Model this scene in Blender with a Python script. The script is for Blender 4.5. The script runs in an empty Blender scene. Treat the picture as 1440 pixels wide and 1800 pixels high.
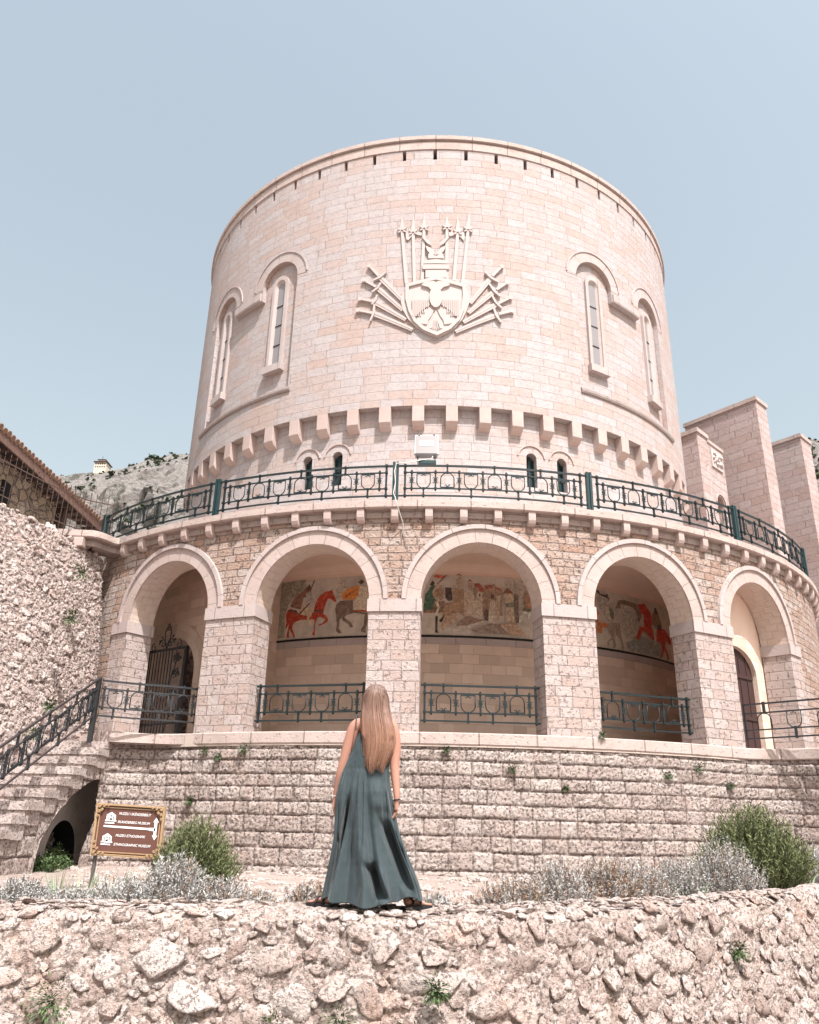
import bpy, bmesh, math, random
import numpy as np
from mathutils import Vector, Matrix, noise as mnoise
from mathutils.geometry import tessellate_polygon
R_ = math.radians
C = bpy.context.scene.collection
random.seed(7)
rng = np.random.default_rng(7)

# ------------------------------------------------------------------ camera, sky, sun, exposure
cam_d = bpy.data.cameras.new('camera'); cam = bpy.data.objects.new('camera', cam_d); C.objects.link(cam)
cam_d.sensor_fit = 'HORIZONTAL'; cam_d.sensor_width = 36; cam_d.lens = 36 * 1421.25 / 1440
cam_d.clip_start = 0.1; cam_d.clip_end = 2000
_p, _r, _y = 0.374331, 0.0218612, -0.0320255
fw = Vector((math.sin(_y) * math.cos(_p), math.cos(_y) * math.cos(_p), math.sin(_p)))
r0 = Vector((math.cos(_y), -math.sin(_y), 0)); u0 = r0.cross(fw)
rt = math.cos(_r) * r0 + math.sin(_r) * u0; up = -math.sin(_r) * r0 + math.cos(_r) * u0
cam.matrix_world = Matrix(((rt.x, up.x, -fw.x, 0), (rt.y, up.y, -fw.y, 0), (rt.z, up.z, -fw.z, 0), (0, 0, 0, 1)))
bpy.context.scene.camera = cam
SUN_AZ, SUN_EL = 25.0, 59.0          # azimuth from -Y (behind the camera) toward +X, elevation
w = bpy.data.worlds.new('World'); bpy.context.scene.world = w; w.use_nodes = True
nt = w.node_tree; bg = nt.nodes['Background']
sky = nt.nodes.new('ShaderNodeTexSky'); sky.sky_type = 'NISHITA'; sky.sun_disc = False
sky.sun_elevation = R_(SUN_EL); sky.sun_rotation = R_(180 - SUN_AZ)
sky.air_density = 2.0; sky.dust_density = 5.0; sky.ozone_density = 1.0; sky.altitude = 0
hs = nt.nodes.new('ShaderNodeHueSaturation'); hs.inputs['Saturation'].default_value = 0.57; hs.inputs['Hue'].default_value = 0.487; hs.inputs['Value'].default_value = 0.835
nt.links.new(sky.outputs[0], hs.inputs['Color']); nt.links.new(hs.outputs[0], bg.inputs[0])
bg.inputs[1].default_value = 0.15
sd = bpy.data.lights.new('sun', 'SUN'); sd.energy = 4.6; sd.angle = R_(0.53); sd.color = (1.0, 0.978, 0.965)
sun = bpy.data.objects.new('sun', sd); C.objects.link(sun)
az, el = R_(SUN_AZ), R_(SUN_EL)
tosun = Vector((math.sin(az) * math.cos(el), -math.cos(az) * math.cos(el), math.sin(el)))
sun.rotation_euler = tosun.to_track_quat('Z', 'Y').to_euler(); sun.location = tosun * 60
sc = bpy.context.scene
sc.view_settings.view_transform = 'Standard'; sc.view_settings.look = 'None'; sc.view_settings.gamma = 1
sc.view_settings.exposure = 0.79
sc.view_settings.use_curve_mapping = False
sc.cycles.use_denoising = True; sc.cycles.max_bounces = 8; sc.cycles.diffuse_bounces = 6
sc.cycles.sample_clamp_indirect = 8

# ------------------------------------------------------------------ object helpers
def tag(o, label=None, cat=None, group=None, kind=None):
    if label: o['label'] = label
    if cat: o['category'] = cat
    if group: o['group'] = group
    if kind: o['kind'] = kind
    return o
def empty(name, loc=(0, 0, 0), rz=0, label=None, cat=None, group=None):
    o = bpy.data.objects.new(name, None); C.objects.link(o); o.location = loc; o.rotation_euler = (0, 0, rz)
    o.empty_display_size = 0.2
    return tag(o, label, cat, group)
def local(parent, V):
    """world points -> parent's local frame (parent only located / z-rotated)"""
    V = np.asarray(V, float)
    if parent is None: return V
    chain = parent
    off = np.zeros(3); rz = 0
    while chain is not None:
        off = off + np.array(chain.location); rz += chain.rotation_euler[2]; chain = chain.parent
    V = V - off
    if abs(rz) > 1e-9:
        c, s = math.cos(-rz), math.sin(-rz)
        V = np.stack([V[:, 0] * c - V[:, 1] * s, V[:, 0] * s + V[:, 1] * c, V[:, 2]], 1)
    return V
class MB:
    """collects faces with uv and material index, builds ONE mesh object"""
    def __init__(s): s.v = []; s.f = []; s.uv = []; s.mi = []; s.sm = []
    def add(s, V, F, UV=None, mi=0, sm=False):
        n = len(s.v); s.v += [tuple(map(float, p)) for p in V]
        for k, f in enumerate(F):
            s.f.append([i + n for i in f])
            if UV is None: s.uv += [(0, 0)] * len(f)
            elif callable(UV): s.uv += [UV(V[i]) for i in f]
            else: s.uv += [tuple(UV[i]) for i in f]
            s.mi.append(mi); s.sm.append(sm)
        return s
    def box(s, c, d, rz=0, mi=0, taper=1.0):
        cx, cy, cz = c; dx, dy, dz = d[0] / 2, d[1] / 2, d[2] / 2
        cr, sr = math.cos(rz), math.sin(rz); V = []
        for z, t in ((-dz, 1), (dz, taper)):
            for x, y in ((-dx, -dy), (dx, -dy), (dx, dy), (-dx, dy)):
                V.append((cx + (x * cr - y * sr) * t, cy + (x * sr + y * cr) * t, cz + z))
        F = [(0, 3, 2, 1), (4, 5, 6, 7), (0, 1, 5, 4), (1, 2, 6, 5), (2, 3, 7, 6), (3, 0, 4, 7)]
        n = len(s.v); s.v += V
        per = [(d[0], d[1]), (d[0], d[1]), (d[0], d[2]), (d[1], d[2]), (d[0], d[2]), (d[1], d[2])]
        for f, (a, b) in zip(F, per):
            s.f.append([i + n for i in f]); s.uv += [(cx, cz), (cx + a, cz), (cx + a, cz + b), (cx, cz + b)]
            s.mi.append(mi); s.sm.append(False)
        return s
    def tube(s, P, r, seg=6, mi=0, cap=True, rf=None, closed=False):
        P = [Vector(p) for p in P]; n = len(P)
        if n < 2: return s
        rs = rf if rf else [r] * n
        ref = Vector((0, 0, 1)); base = len(s.v)
        prev = None
        for i, p in enumerate(P):
            if closed: t = P[(i + 1) % n] - P[i - 1]
            else: t = P[min(i + 1, n - 1)] - P[max(i - 1, 0)]
            if t.length < 1e-9: t = Vector((0, 0, 1))
            t.normalize()
            a = prev - t * prev.dot(t) if prev is not None else (ref - t * ref.dot(t))
            if a.length < 1e-4: a = Vector((1, 0, 0)) - t * t.x
            a.normalize(); prev = a; b = t.cross(a)
            for k in range(seg):
                an = 2 * math.pi * k / seg
                s.v.append(tuple(p + (a * math.cos(an) + b * math.sin(an)) * rs[i]))
        for i in range(n if closed else n - 1):
            for k in range(seg):
                j = (i + 1) % n
                s.f.append([base + i * seg + k, base + i * seg + (k + 1) % seg, base + j * seg + (k + 1) % seg, base + j * seg + k])
                s.uv += [(k / seg, i), ((k + 1) / seg, i), ((k + 1) / seg, i + 1), (k / seg, i + 1)]; s.mi.append(mi); s.sm.append(True)
        if cap and not closed:
            for i, rev in ((0, True), (n - 1, False)):
                f = [base + i * seg + k for k in range(seg)]
                s.f.append(f[::-1] if rev else f); s.uv += [(0, 0)] * seg; s.mi.append(mi); s.sm.append(False)
        return s
    def sphere(s, c, r, seg=8, rings=6, mi=0, sc=(1, 1, 1)):
        V = []; F = []
        for i in range(rings + 1):
            ph = math.pi * i / rings
            for k in range(seg):
                th = 2 * math.pi * k / seg
                V.append((c[0] + r * sc[0] * math.sin(ph) * math.cos(th), c[1] + r * sc[1] * math.sin(ph) * math.sin(th), c[2] + r * sc[2] * math.cos(ph)))
        for i in range(rings):
            for k in range(seg):
                F.append((i * seg + k, (i + 1) * seg + k, (i + 1) * seg + (k + 1) % seg, i * seg + (k + 1) % seg))
        return s.add(V, F, None, mi, True)
    def sweep(s, path, prof, mi=0, cap=True, u0=0.0, sm=False):
        """path: [(x,y,nx,ny)], prof: closed polygon [(o,z)], counter-clockwise seen with path going to the left"""
        n = len(path); m = len(prof); base = len(s.v); L = [u0]
        om = max(o for o, z in prof); q = [(a + c * om, b + d * om) for a, b, c, d in path]
        for i in range(1, n): L.append(L[-1] + math.dist(q[i], q[i - 1]))
        pl = [0.0]
        for k in range(m): pl.append(pl[-1] + math.hypot(prof[(k + 1) % m][0] - prof[k][0], prof[(k + 1) % m][1] - prof[k][1]))
        for (x, y, nx, ny) in path:
            for (o, z) in prof: s.v.append((x + nx * o, y + ny * o, z))
        for i in range(n - 1):
            for k in range(m):
                k2 = (k + 1) % m
                s.f.append([base + i * m + k, base + (i + 1) * m + k, base + (i + 1) * m + k2, base + i * m + k2])
                vert = abs(prof[k2][1] - prof[k][1]) > abs(prof[k2][0] - prof[k][0])
                a, b = (prof[k][1], prof[k2][1]) if vert else (prof[k][0], prof[k2][0])
                s.uv += [(L[i], a), (L[i + 1], a), (L[i + 1], b), (L[i], b)]; s.mi.append(mi); s.sm.append(sm)
        if cap:
            for i, rev in ((0, False), (n - 1, True)):
                f = [base + i * m + k for k in range(m)]
                uvs = [(L[i] + o, z) for o, z in prof]
                if rev: f = f[::-1]; uvs = uvs[::-1]
                s.f.append(f); s.uv += uvs; s.mi.append(mi); s.sm.append(False)
        return s
    def build(s, name, mats, parent=None, label=None, smooth=None, bevel=None, **kw):
        me = bpy.data.meshes.new(name)
        V = local(parent, s.v)
        me.from_pydata([tuple(p) for p in V], [], s.f)
        for m in (mats if isinstance(mats, (list, tuple)) else [mats]): me.materials.append(m)
        me.polygons.foreach_set('material_index', s.mi)
        me.polygons.foreach_set('use_smooth', s.sm if smooth is None else [smooth] * len(s.f))
        uvl = me.uv_layers.new(name='UVMap'); uvl.data.foreach_set('uv', np.array(s.uv, np.float32).ravel())
        me.validate(); me.update()
        o = bpy.data.objects.new(name, me); C.objects.link(o); o.parent = parent
        if bevel:
            b = o.modifiers.new('bevel', 'BEVEL'); b.width = bevel; b.segments = 2; b.limit_method = 'ANGLE'
        return tag(o, label, **kw)
def grid_mesh(name, P, mat, parent=None, uv=None, tint=None, smooth=True, flip=False, label=None, **kw):
    """P: (n,m,3) array of points; uv (n,m,2); tint (n,m) stored as a colour attribute"""
    n, m = P.shape[:2]
    V = local(parent, P.reshape(-1, 3)).astype(np.float32)
    i, j = np.meshgrid(np.arange(n - 1), np.arange(m - 1), indexing='ij')
    a = (i * m + j).ravel(); q = np.stack([a, a + m, a + m + 1, a + 1], 1)
    if flip: q = q[:, ::-1]
    me = bpy.data.meshes.new(name)
    me.vertices.add(len(V)); me.vertices.foreach_set('co', V.ravel())
    me.loops.add(q.size); me.loops.foreach_set('vertex_index', q.ravel().astype(np.int32))
    me.polygons.add(len(q)); me.polygons.foreach_set('loop_start', np.arange(0, q.size, 4, dtype=np.int32))
    try: me.polygons.foreach_set('loop_total', np.full(len(q), 4, np.int32))
    except Exception: pass
    me.polygons.foreach_set('use_smooth', [smooth] * len(q))
    if uv is not None:
        l = me.uv_layers.new(name='UVMap'); l.data.foreach_set('uv', uv.reshape(-1, 2)[q.ravel()].astype(np.float32).ravel())
    if tint is not None:
        ca = me.color_attributes.new('tint', 'FLOAT_COLOR', 'POINT')
        t = np.zeros((n * m, 4), np.float32); t[:, 3] = 1; tt = tint.reshape(n * m, -1); t[:, :tt.shape[1]] = tt
        ca.data.foreach_set('color', t.ravel())
    me.update(calc_edges=True); me.materials.append(mat)
    o = bpy.data.objects.new(name, me); C.objects.link(o); o.parent = parent
    return tag(o, label, **kw)
def copy_tree(o, parent=None):
    kids = [c for c in o.children]
    c = o.copy(); C.objects.link(c); c.parent = parent
    for k in kids: copy_tree(k, c)
    return c

# ------------------------------------------------------------------ numpy noise
def _h(ix, iy, s):
    n = (ix.astype(np.int64) * 374761393 + iy.astype(np.int64) * 668265263 + s * 1442695041) & 0xffffffff
    n = ((n ^ (n >> 13)) * 1274126177) & 0xffffffff
    n = (n ^ (n >> 16)) & 0xffffffff
    return n / 4294967296.0
def vnoise(x, y, s=0):
    ix, iy = np.floor(x), np.floor(y); fx, fy = x - ix, y - iy
    fx = fx * fx * (3 - 2 * fx); fy = fy * fy * (3 - 2 * fy)
    a, b, c, d = _h(ix, iy, s), _h(ix + 1, iy, s), _h(ix, iy + 1, s), _h(ix + 1, iy + 1, s)
    return (a * (1 - fx) + b * fx) * (1 - fy) + (c * (1 - fx) + d * fx) * fy
def fbm(x, y, s=0, o=4, ridge=False):
    t = 0; a = 0.5
    for k in range(o):
        v = vnoise(x * 2 ** k + 17.3 * k, y * 2 ** k - 9.1 * k, s + k) * 2 - 1
        t = t + a * ((1 - 2 * np.abs(v)) if ridge else v); a *= 0.5
    return t
def worley(x, y, s=0, jit=0.9, vec=False):
    """F1, F2 and the id hash of the nearest cell"""
    ix, iy = np.floor(x), np.floor(y)
    f1 = np.full(x.shape, 9.0); f2 = f1.copy(); idh = np.zeros(x.shape); vx = np.zeros(x.shape); vy = np.zeros(x.shape)
    for dx in (-1, 0, 1):
        for dy in (-1, 0, 1):
            cx, cy = ix + dx, iy + dy
            px = cx + 0.5 + jit * (_h(cx, cy, s) - 0.5); py = cy + 0.5 + jit * (_h(cx, cy, s + 7) - 0.5)
            d = np.hypot(x - px, y - py); hh = _h(cx, cy, s + 13)
            near = d < f1
            f2 = np.where(near, f1, np.minimum(f2, d)); idh = np.where(near, hh, idh); f1 = np.where(near, d, f1)
            vx = np.where(near, x - px, vx); vy = np.where(near, y - py, vy)
    return (f1, f2, idh, vx, vy) if vec else (f1, f2, idh)
def sstep(a, b, x):
    t = np.clip((x - a) / (b - a), 0, 1); return t * t * (3 - 2 * t)
# ------------------------------------------------------------------ materials
class NT:
    def __init__(s, name):
        s.m = bpy.data.materials.new(name); s.m.use_nodes = True; s.t = s.m.node_tree
        s.b = s.t.nodes['Principled BSDF']; s.out = s.t.nodes['Material Output']
        s.b.inputs['Roughness'].default_value = 0.85
        s.b.inputs['Specular IOR Level'].default_value = 0.25
    def n(s, t, **kw):
        nd = s.t.nodes.new('ShaderNode' + t)
        for k, v in kw.items():
            if k.startswith('i_'):
                key = k[2:].replace('_', ' ')
                s.put(nd.inputs[int(key)] if key.isdigit() else nd.inputs[key], v)
            else: setattr(nd, k, v)
        return nd
    def put(s, sock, v):
        if isinstance(v, bpy.types.NodeSocket): s.t.links.new(v, sock)
        else: sock.default_value = v
    def math(s, op, a, b=None, c=None, clamp=False):
        nd = s.t.nodes.new('ShaderNodeMath'); nd.operation = op; nd.use_clamp = clamp
        s.put(nd.inputs[0], a)
        if b is not None: s.put(nd.inputs[1], b)
        if c is not None: s.put(nd.inputs[2], c)
        return nd.outputs[0]
    def mix(s, f, a, b, mode='MIX'):
        nd = s.t.nodes.new('ShaderNodeMix'); nd.data_type = 'RGBA'; nd.blend_type = mode; nd.clamp_factor = True
        s.put(nd.inputs[0], f)
        for k, v in ((6, a), (7, b)):
            s.put(nd.inputs[k], (*v, 1) if isinstance(v, tuple) and len(v) == 3 else v)
        return nd.outputs[2]
    def ramp(s, f, stops, interp='LINEAR'):
        nd = s.t.nodes.new('ShaderNodeValToRGB'); s.put(nd.inputs[0], f); nd.color_ramp.interpolation = interp
        e = nd.color_ramp.elements
        while len(e) > 1: e.remove(e[-1])
        e[0].position = stops[0][0]; c = stops[0][1]; e[0].color = (*c, 1) if isinstance(c, tuple) else (c, c, c, 1)
        for p, c in stops[1:]:
            x = e.new(p); x.color = (*c, 1) if isinstance(c, tuple) else (c, c, c, 1)
        return nd.outputs[0]
    def noise(s, vec, scale, detail=3, rough=0.6, dim='3D', w=None):
        nd = s.t.nodes.new('ShaderNodeTexNoise'); nd.noise_dimensions = dim
        if dim != '1D': s.put(nd.inputs['Vector'], vec)
        nd.inputs['Scale'].default_value = scale; nd.inputs['Detail'].default_value = detail; nd.inputs['Roughness'].default_value = rough
        if w is not None: s.put(nd.inputs['W'], w)
        return nd.outputs[0]
    def vor(s, vec, scale, feat='F1', out=0, rand=1.0):
        nd = s.t.nodes.new('ShaderNodeTexVoronoi'); nd.feature = feat
        s.put(nd.inputs['Vector'], vec); nd.inputs['Scale'].default_value = scale; nd.inputs['Randomness'].default_value = rand
        return nd.outputs[out]
    def obj(s): return s.n('TexCoord').outputs['Object']
    def uv(s): return s.n('TexCoord').outputs['UV']
    def bump(s, h, dist, strength=1.0, normal=None):
        nd = s.t.nodes.new('ShaderNodeBump'); nd.inputs['Distance'].default_value = dist; nd.inputs['Strength'].default_value = strength
        s.put(nd.inputs['Height'], h)
        if normal is not None: s.put(nd.inputs['Normal'], normal)
        return nd.outputs[0]
    def fin(s, col, rough=None, nrm=None, **kw):
        s.put(s.b.inputs['Base Color'], (*col, 1) if isinstance(col, tuple) else col)
        if rough is not None: s.put(s.b.inputs['Roughness'], rough)
        if nrm is not None: s.put(s.b.inputs['Normal'], nrm)
        for k, v in kw.items(): s.put(s.b.inputs[k.replace('_', ' ')], v)
        return s.m
def masonry(name, bw, bh, tints, joint=0.012, jdark=0.55, pit=0.35, rel=0.02, grain=38, vary=0.35, u_off=0.0, stain=(0.30, 0.24, 0.19), stain_amt=0.25, tone=1.0, pth=0.0, peach=0.0):
    """coursed ashlar on a UV map in metres: blocks of uneven length, each with its own tint, pitted faces"""
    s = NT(name); uv = s.uv(); sp = s.n('SeparateXYZ', i_0=uv)
    u = s.math('ADD', sp.outputs[0], 200 + u_off); v = s.math('ADD', sp.outputs[1], 50)
    row = s.math('FLOOR', s.math('DIVIDE', v, bh))
    wn = s.n('TexWhiteNoise', noise_dimensions='1D', i_W=row)
    cmb = s.n('CombineXYZ', i_0=s.math('MULTIPLY', u, 0.9), i_1=s.math('MULTIPLY', row, 7.31))
    nz = s.noise(cmb.outputs[0], 1.0 / bw * 0.55, 1, 0.5)
    u2 = s.math('ADD', s.math('ADD', u, s.math('MULTIPLY', wn.outputs[0], bw * 3)), s.math('MULTIPLY', nz, bw * vary * 5))
    wob = s.math('MULTIPLY', s.math('SUBTRACT', s.noise(uv, 2.2, 2), 0.5), bh * 0.10)
    vec = s.n('CombineXYZ', i_0=u2, i_1=s.math('ADD', v, wob))
    bt = s.n('TexBrick', offset=0.5, offset_frequency=2, squash=1.0)
    s.put(bt.inputs['Vector'], vec.outputs[0]); bt.inputs['Color1'].default_value = (0, 0, 0, 1); bt.inputs['Color2'].default_value = (1, 1, 1, 1)
    bt.inputs['Mortar'].default_value = (0.5, 0.5, 0.5, 1); bt.inputs['Scale'].default_value = 1
    bt.inputs['Mortar Size'].default_value = joint; bt.inputs['Mortar Smooth'].default_value = 0.6
    bt.inputs['Brick Width'].default_value = bw; bt.inputs['Row Height'].default_value = bh
    mort = bt.outputs['Fac']
    o = s.obj()
    big = s.noise(o, 0.28, 4, 0.65); med = s.noise(o, 5, 3, 0.6); fine = s.noise(o, grain, 3, 0.7)
    t = s.math('ADD', s.math('MULTIPLY', bt.outputs['Color'], 0.62), s.math('MULTIPLY', big, 0.40))
    col = s.ramp(t, [(i / (len(tints) - 1), tuple(c * tone for c in tt)) for i, tt in enumerate(tints)])
    if peach:
        pa = s.math('MULTIPLY', s.ramp(s.noise(o, 0.42, 3, 0.6), [(0.44, 0.0), (0.62, 1.0)]), s.ramp(bt.outputs['Color'], [(0.35, 0.15), (0.75, 1.0)]))
        col = s.mix(s.math('MULTIPLY', pa, peach), col, (0.42, 0.295, 0.245))
        strk = s.ramp(s.noise(s.n('Mapping', i_0=o, i_3=(2.2, 2.2, 0.09)).outputs[0], 1.6, 4, 0.7), [(0.52, 0.0), (0.75, 1.0)])
        col = s.mix(s.math('MULTIPLY', strk, 0.28), col, (0.27, 0.235, 0.225))
    col = s.mix(s.math('MULTIPLY', s.math('SUBTRACT', med, 0.35), 0.6, clamp=True), col, tuple(c * 0.72 for c in tints[0]), 'MIX')
    st = s.ramp(s.noise(o, 0.9, 5, 0.65), [(0.52, 0.0), (0.74, 1.0)])
    col = s.mix(s.math('MULTIPLY', st, stain_amt), col, stain)
    pv = s.noise(o, grain * 0.45, 3, 0.75)
    pits = s.ramp(pv, [(0.34 + pth, 1.0), (0.42 + pth, 0.0)])
    col = s.mix(s.math('MULTIPLY', pits, pit), col, (0.14, 0.10, 0.085))
    jm = s.math('MULTIPLY', mort, s.ramp(s.noise(o, 3, 2), [(0.35, 0.35), (0.65, 1.0)]))
    col = s.mix(s.math('MULTIPLY', jm, jdark), col, (0.20, 0.15, 0.125))
    h = s.math('SUBTRACT', s.math('ADD', s.math('MULTIPLY', fine, 0.55), s.math('MULTIPLY', med, 0.5)), s.math('MULTIPLY', mort, 0.9))
    h = s.math('SUBTRACT', h, s.math('MULTIPLY', pits, 0.45 * min(1, pit * 2.5)))
    h = s.math('ADD', h, s.math('MULTIPLY', bt.outputs['Color'], 0.15))
    return s.fin(col, 0.9, s.bump(h, rel, 1.0))
PALE = [(0.395, 0.325, 0.305), (0.415, 0.365, 0.36), (0.435, 0.395, 0.395), (0.425, 0.34, 0.31), (0.42, 0.375, 0.37), (0.46, 0.425, 0.425)]
PIER = [(0.36, 0.28, 0.26), (0.415, 0.345, 0.325), (0.40, 0.31, 0.275), (0.45, 0.385, 0.365), (0.41, 0.335, 0.315), (0.385, 0.295, 0.26)]
WARM = [(0.33, 0.20, 0.145), (0.42, 0.32, 0.275), (0.36, 0.235, 0.18), (0.46, 0.39, 0.355), (0.40, 0.29, 0.24), (0.34, 0.24, 0.20)]
TAN = [(0.62, 0.475, 0.39), (0.53, 0.405, 0.325), (0.68, 0.54, 0.45), (0.64, 0.49, 0.40), (0.50, 0.39, 0.32), (0.72, 0.59, 0.50)]
M = {}
M['drum'] = masonry('tower_ashlar', 0.78, 0.30, PALE, pit=0.16, rel=0.022, grain=24, jdark=0.30, joint=0.007, pth=0.05, peach=0.5, stain_amt=0.10)
M['drum_low'] = masonry('tower_base_ashlar', 0.62, 0.28, PALE, pit=0.16, rel=0.022, grain=24, jdark=0.30, joint=0.007, pth=0.05, peach=0.2, stain_amt=0.08, tone=1.0)
M['rough'] = masonry('rough_travertine_courses', 0.44, 0.195, WARM, pit=0.85, rel=0.09, grain=22, jdark=0.8, joint=0.02, stain_amt=0.3, vary=0.4)
M['pier'] = masonry('pier_ashlar', 0.44, 0.235, PIER, pit=0.55, rel=0.04, grain=24, jdark=0.7, joint=0.011, stain_amt=0.12)
M['inner'] = masonry('gallery_ashlar', 0.52, 0.27, TAN, pit=0.05, rel=0.006, grain=14, jdark=0.45, joint=0.008, stain_amt=0.15)
M['intrados'] = masonry('arch_soffit_stone', 0.40, 0.33, [(0.50, 0.41, 0.36), (0.58, 0.46, 0.385), (0.55, 0.465, 0.42), (0.62, 0.50, 0.42)], pit=0.08, rel=0.008, grain=22, jdark=0.5, joint=0.008, stain_amt=0.1)
M['fin'] = masonry('buttress_ashlar', 0.9, 0.36, [(0.38, 0.295, 0.28), (0.42, 0.33, 0.31), (0.45, 0.37, 0.355), (0.40, 0.295, 0.265), (0.43, 0.345, 0.33), (0.47, 0.40, 0.385)], pit=0.35, rel=0.03, grain=16, jdark=0.55, joint=0.016, stain_amt=0.3)
def plainstone(name, c1, c2, pit=0.2, grain=30, rel=0.01, joint=None, stain=0.3, dark=(0.22, 0.17, 0.14)):
    s = NT(name); o = s.obj(); uv = s.uv()
    col = s.mix(s.ramp(s.noise(o, 1.3, 4), [(0.3, 0.0), (0.7, 1.0)]), c1, c2)
    fine = s.noise(o, grain, 3, 0.7)
    pits = s.ramp(s.noise(o, grain * 0.5, 3, 0.75), [(0.30, 1.0), (0.42, 0.0)])
    col = s.mix(s.math('MULTIPLY', pits, pit), col, dark)
    st = s.ramp(s.noise(o, 2.1, 5, 0.7), [(0.5, 0.0), (0.72, 1.0)])
    col = s.mix(s.math('MULTIPLY', st, stain), col, tuple(c * 0.55 for c in c1))
    h = s.math('SUBTRACT', s.math('MULTIPLY', fine, 0.6), s.math('MULTIPLY', pits, 0.4 * min(1, pit * 3)))
    if joint:
        sp = s.n('SeparateXYZ', i_0=uv)
        fr = s.math('ABSOLUTE', s.math('SUBTRACT', s.math('FRACT', s.math('DIVIDE', s.math('ADD', sp.outputs[0], 100.0), joint)), 0.5))
        j = s.ramp(fr, [(0.485, 0.0), (0.495, 1.0)])
        col = s.mix(s.math('MULTIPLY', j, 0.6), col, (0.2, 0.15, 0.12)); h = s.math('SUBTRACT', h, j)
        wn = s.n('TexWhiteNoise', noise_dimensions='1D', i_W=s.math('FLOOR', s.math('ADD', s.math('DIVIDE', s.math('ADD', sp.outputs[0], 100.0), joint), 0.5 - 0.5)))
        col = s.mix(s.math('MULTIPLY', wn.outputs[0], 0.25), col, tuple(c * 0.78 for c in c1))
    return s.fin(col, 0.88, s.bump(h, rel))
M['trim'] = plainstone('dressed_trim_stone', (0.44, 0.385, 0.375), (0.405, 0.33, 0.305), pit=0.25, rel=0.012, grain=22, joint=0.85, stain=0.15)
M['coping'] = plainstone('coping_stone', (0.47, 0.39, 0.36), (0.42, 0.33, 0.295), pit=0.6, grain=22, rel=0.02, joint=1.3, stain=0.35)
M['corbel'] = plainstone('corbel_stone', (0.46, 0.38, 0.355), (0.43, 0.325, 0.29), pit=0.25, grain=30, rel=0.01, stain=0.15)
M['emblem'] = plainstone('carved_relief_stone', (0.48, 0.42, 0.40), (0.45, 0.39, 0.37), pit=0.05, grain=30, rel=0.004, stain=0.05)
M['ledge'] = plainstone('weathered_ledge_stone', (0.36, 0.30, 0.28), (0.29, 0.24, 0.225), pit=0.6, grain=22, rel=0.02, stain=0.6)
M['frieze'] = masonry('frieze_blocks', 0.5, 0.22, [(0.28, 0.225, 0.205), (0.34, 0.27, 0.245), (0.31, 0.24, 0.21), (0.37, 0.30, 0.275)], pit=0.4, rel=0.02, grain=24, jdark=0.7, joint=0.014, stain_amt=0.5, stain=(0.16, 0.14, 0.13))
M['plaster'] = plainstone('gallery_plaster', (0.74, 0.56, 0.46), (0.69, 0.52, 0.42), pit=0.0, grain=12, rel=0.003, stain=0.15)
M['floor'] = plainstone('terrace_paving', (0.50, 0.42, 0.37), (0.45, 0.37, 0.32), pit=0.1, grain=20, rel=0.006, joint=0.6)
def geo_stone(name, c_lo, c_mid, c_hi, pit=0.5, grain=24, rel=0.02, moss=0.0, mossc=(0.10, 0.10, 0.05), red=0.35, fscale=1.0, gap=(0.10, 0.07, 0.06), gapa=0.75):
    """for the walls whose stones are modelled: per-stone tint from the mesh, plus small-scale pitting"""
    s = NT(name); o = s.obj()
    at = s.n('Attribute', attribute_name='tint'); sp = s.n('SeparateColor'); s.put(sp.inputs[0], at.outputs['Color'])
    t = s.math('ADD', s.math('MULTIPLY', sp.outputs[0], 0.7), s.math('MULTIPLY', s.noise(o, 1.1 * fscale, 4), 0.35))
    col = s.ramp(t, [(0.15, c_lo), (0.5, c_mid), (0.85, c_hi)])
    col = s.mix(s.math('MULTIPLY', s.ramp(s.noise(o, 2.3 * fscale, 4, 0.65), [(0.54, 0.0), (0.7, 1.0)]), red), col, (0.46, 0.25, 0.16))
    sp2 = s.ramp(s.noise(o, 9 * fscale, 4, 0.7), [(0.42, 0.0), (0.62, 1.0)])
    col = s.mix(s.math('MULTIPLY', sp2, 0.30), col, tuple(min(1, c * 1.25) for c in c_hi))
    pits = s.ramp(s.noise(o, grain, 4, 0.75), [(0.37, 1.0), (0.46, 0.0)])
    col = s.mix(s.math('MULTIPLY', pits, pit), col, (0.09, 0.06, 0.05))
    col = s.mix(s.math('MULTIPLY', sp.outputs[1], gapa), col, gap)
    if moss:
        mm = s.ramp(s.noise(o, 1.7, 5, 0.7), [(0.55, 0.0), (0.68, 1.0)])
        col = s.mix(s.math('MULTIPLY', mm, moss), col, mossc)
    h = s.math('SUBTRACT', s.noise(o, grain * 1.7, 4, 0.7), s.math('MULTIPLY', pits, 0.7))
    return s.fin(col, 0.92, s.bump(h, rel))
M['podium'] = geo_stone('podium_travertine', (0.37, 0.295, 0.265), (0.45, 0.365, 0.33), (0.51, 0.435, 0.40), pit=0.78, grain=19, rel=0.05, red=0.2, moss=0.10)
M['rubble'] = geo_stone('rubble_limestone', (0.36, 0.27, 0.235), (0.49, 0.395, 0.355), (0.55, 0.475, 0.44), pit=0.5, grain=32, rel=0.03, red=0.4, gap=(0.33, 0.24, 0.20), gapa=0.6, moss=0.15)
M['scree'] = geo_stone('retaining_wall_boulders', (0.33, 0.25, 0.225), (0.42, 0.335, 0.305), (0.49, 0.42, 0.39), pit=0.75, gap=(0.24, 0.16, 0.13), gapa=0.6, grain=13, rel=0.04, red=0.2)
M['stair'] = geo_stone('stair_stone', (0.34, 0.275, 0.255), (0.40, 0.335, 0.31), (0.45, 0.385, 0.36), pit=0.5, grain=18, rel=0.02, red=0.15)
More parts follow.
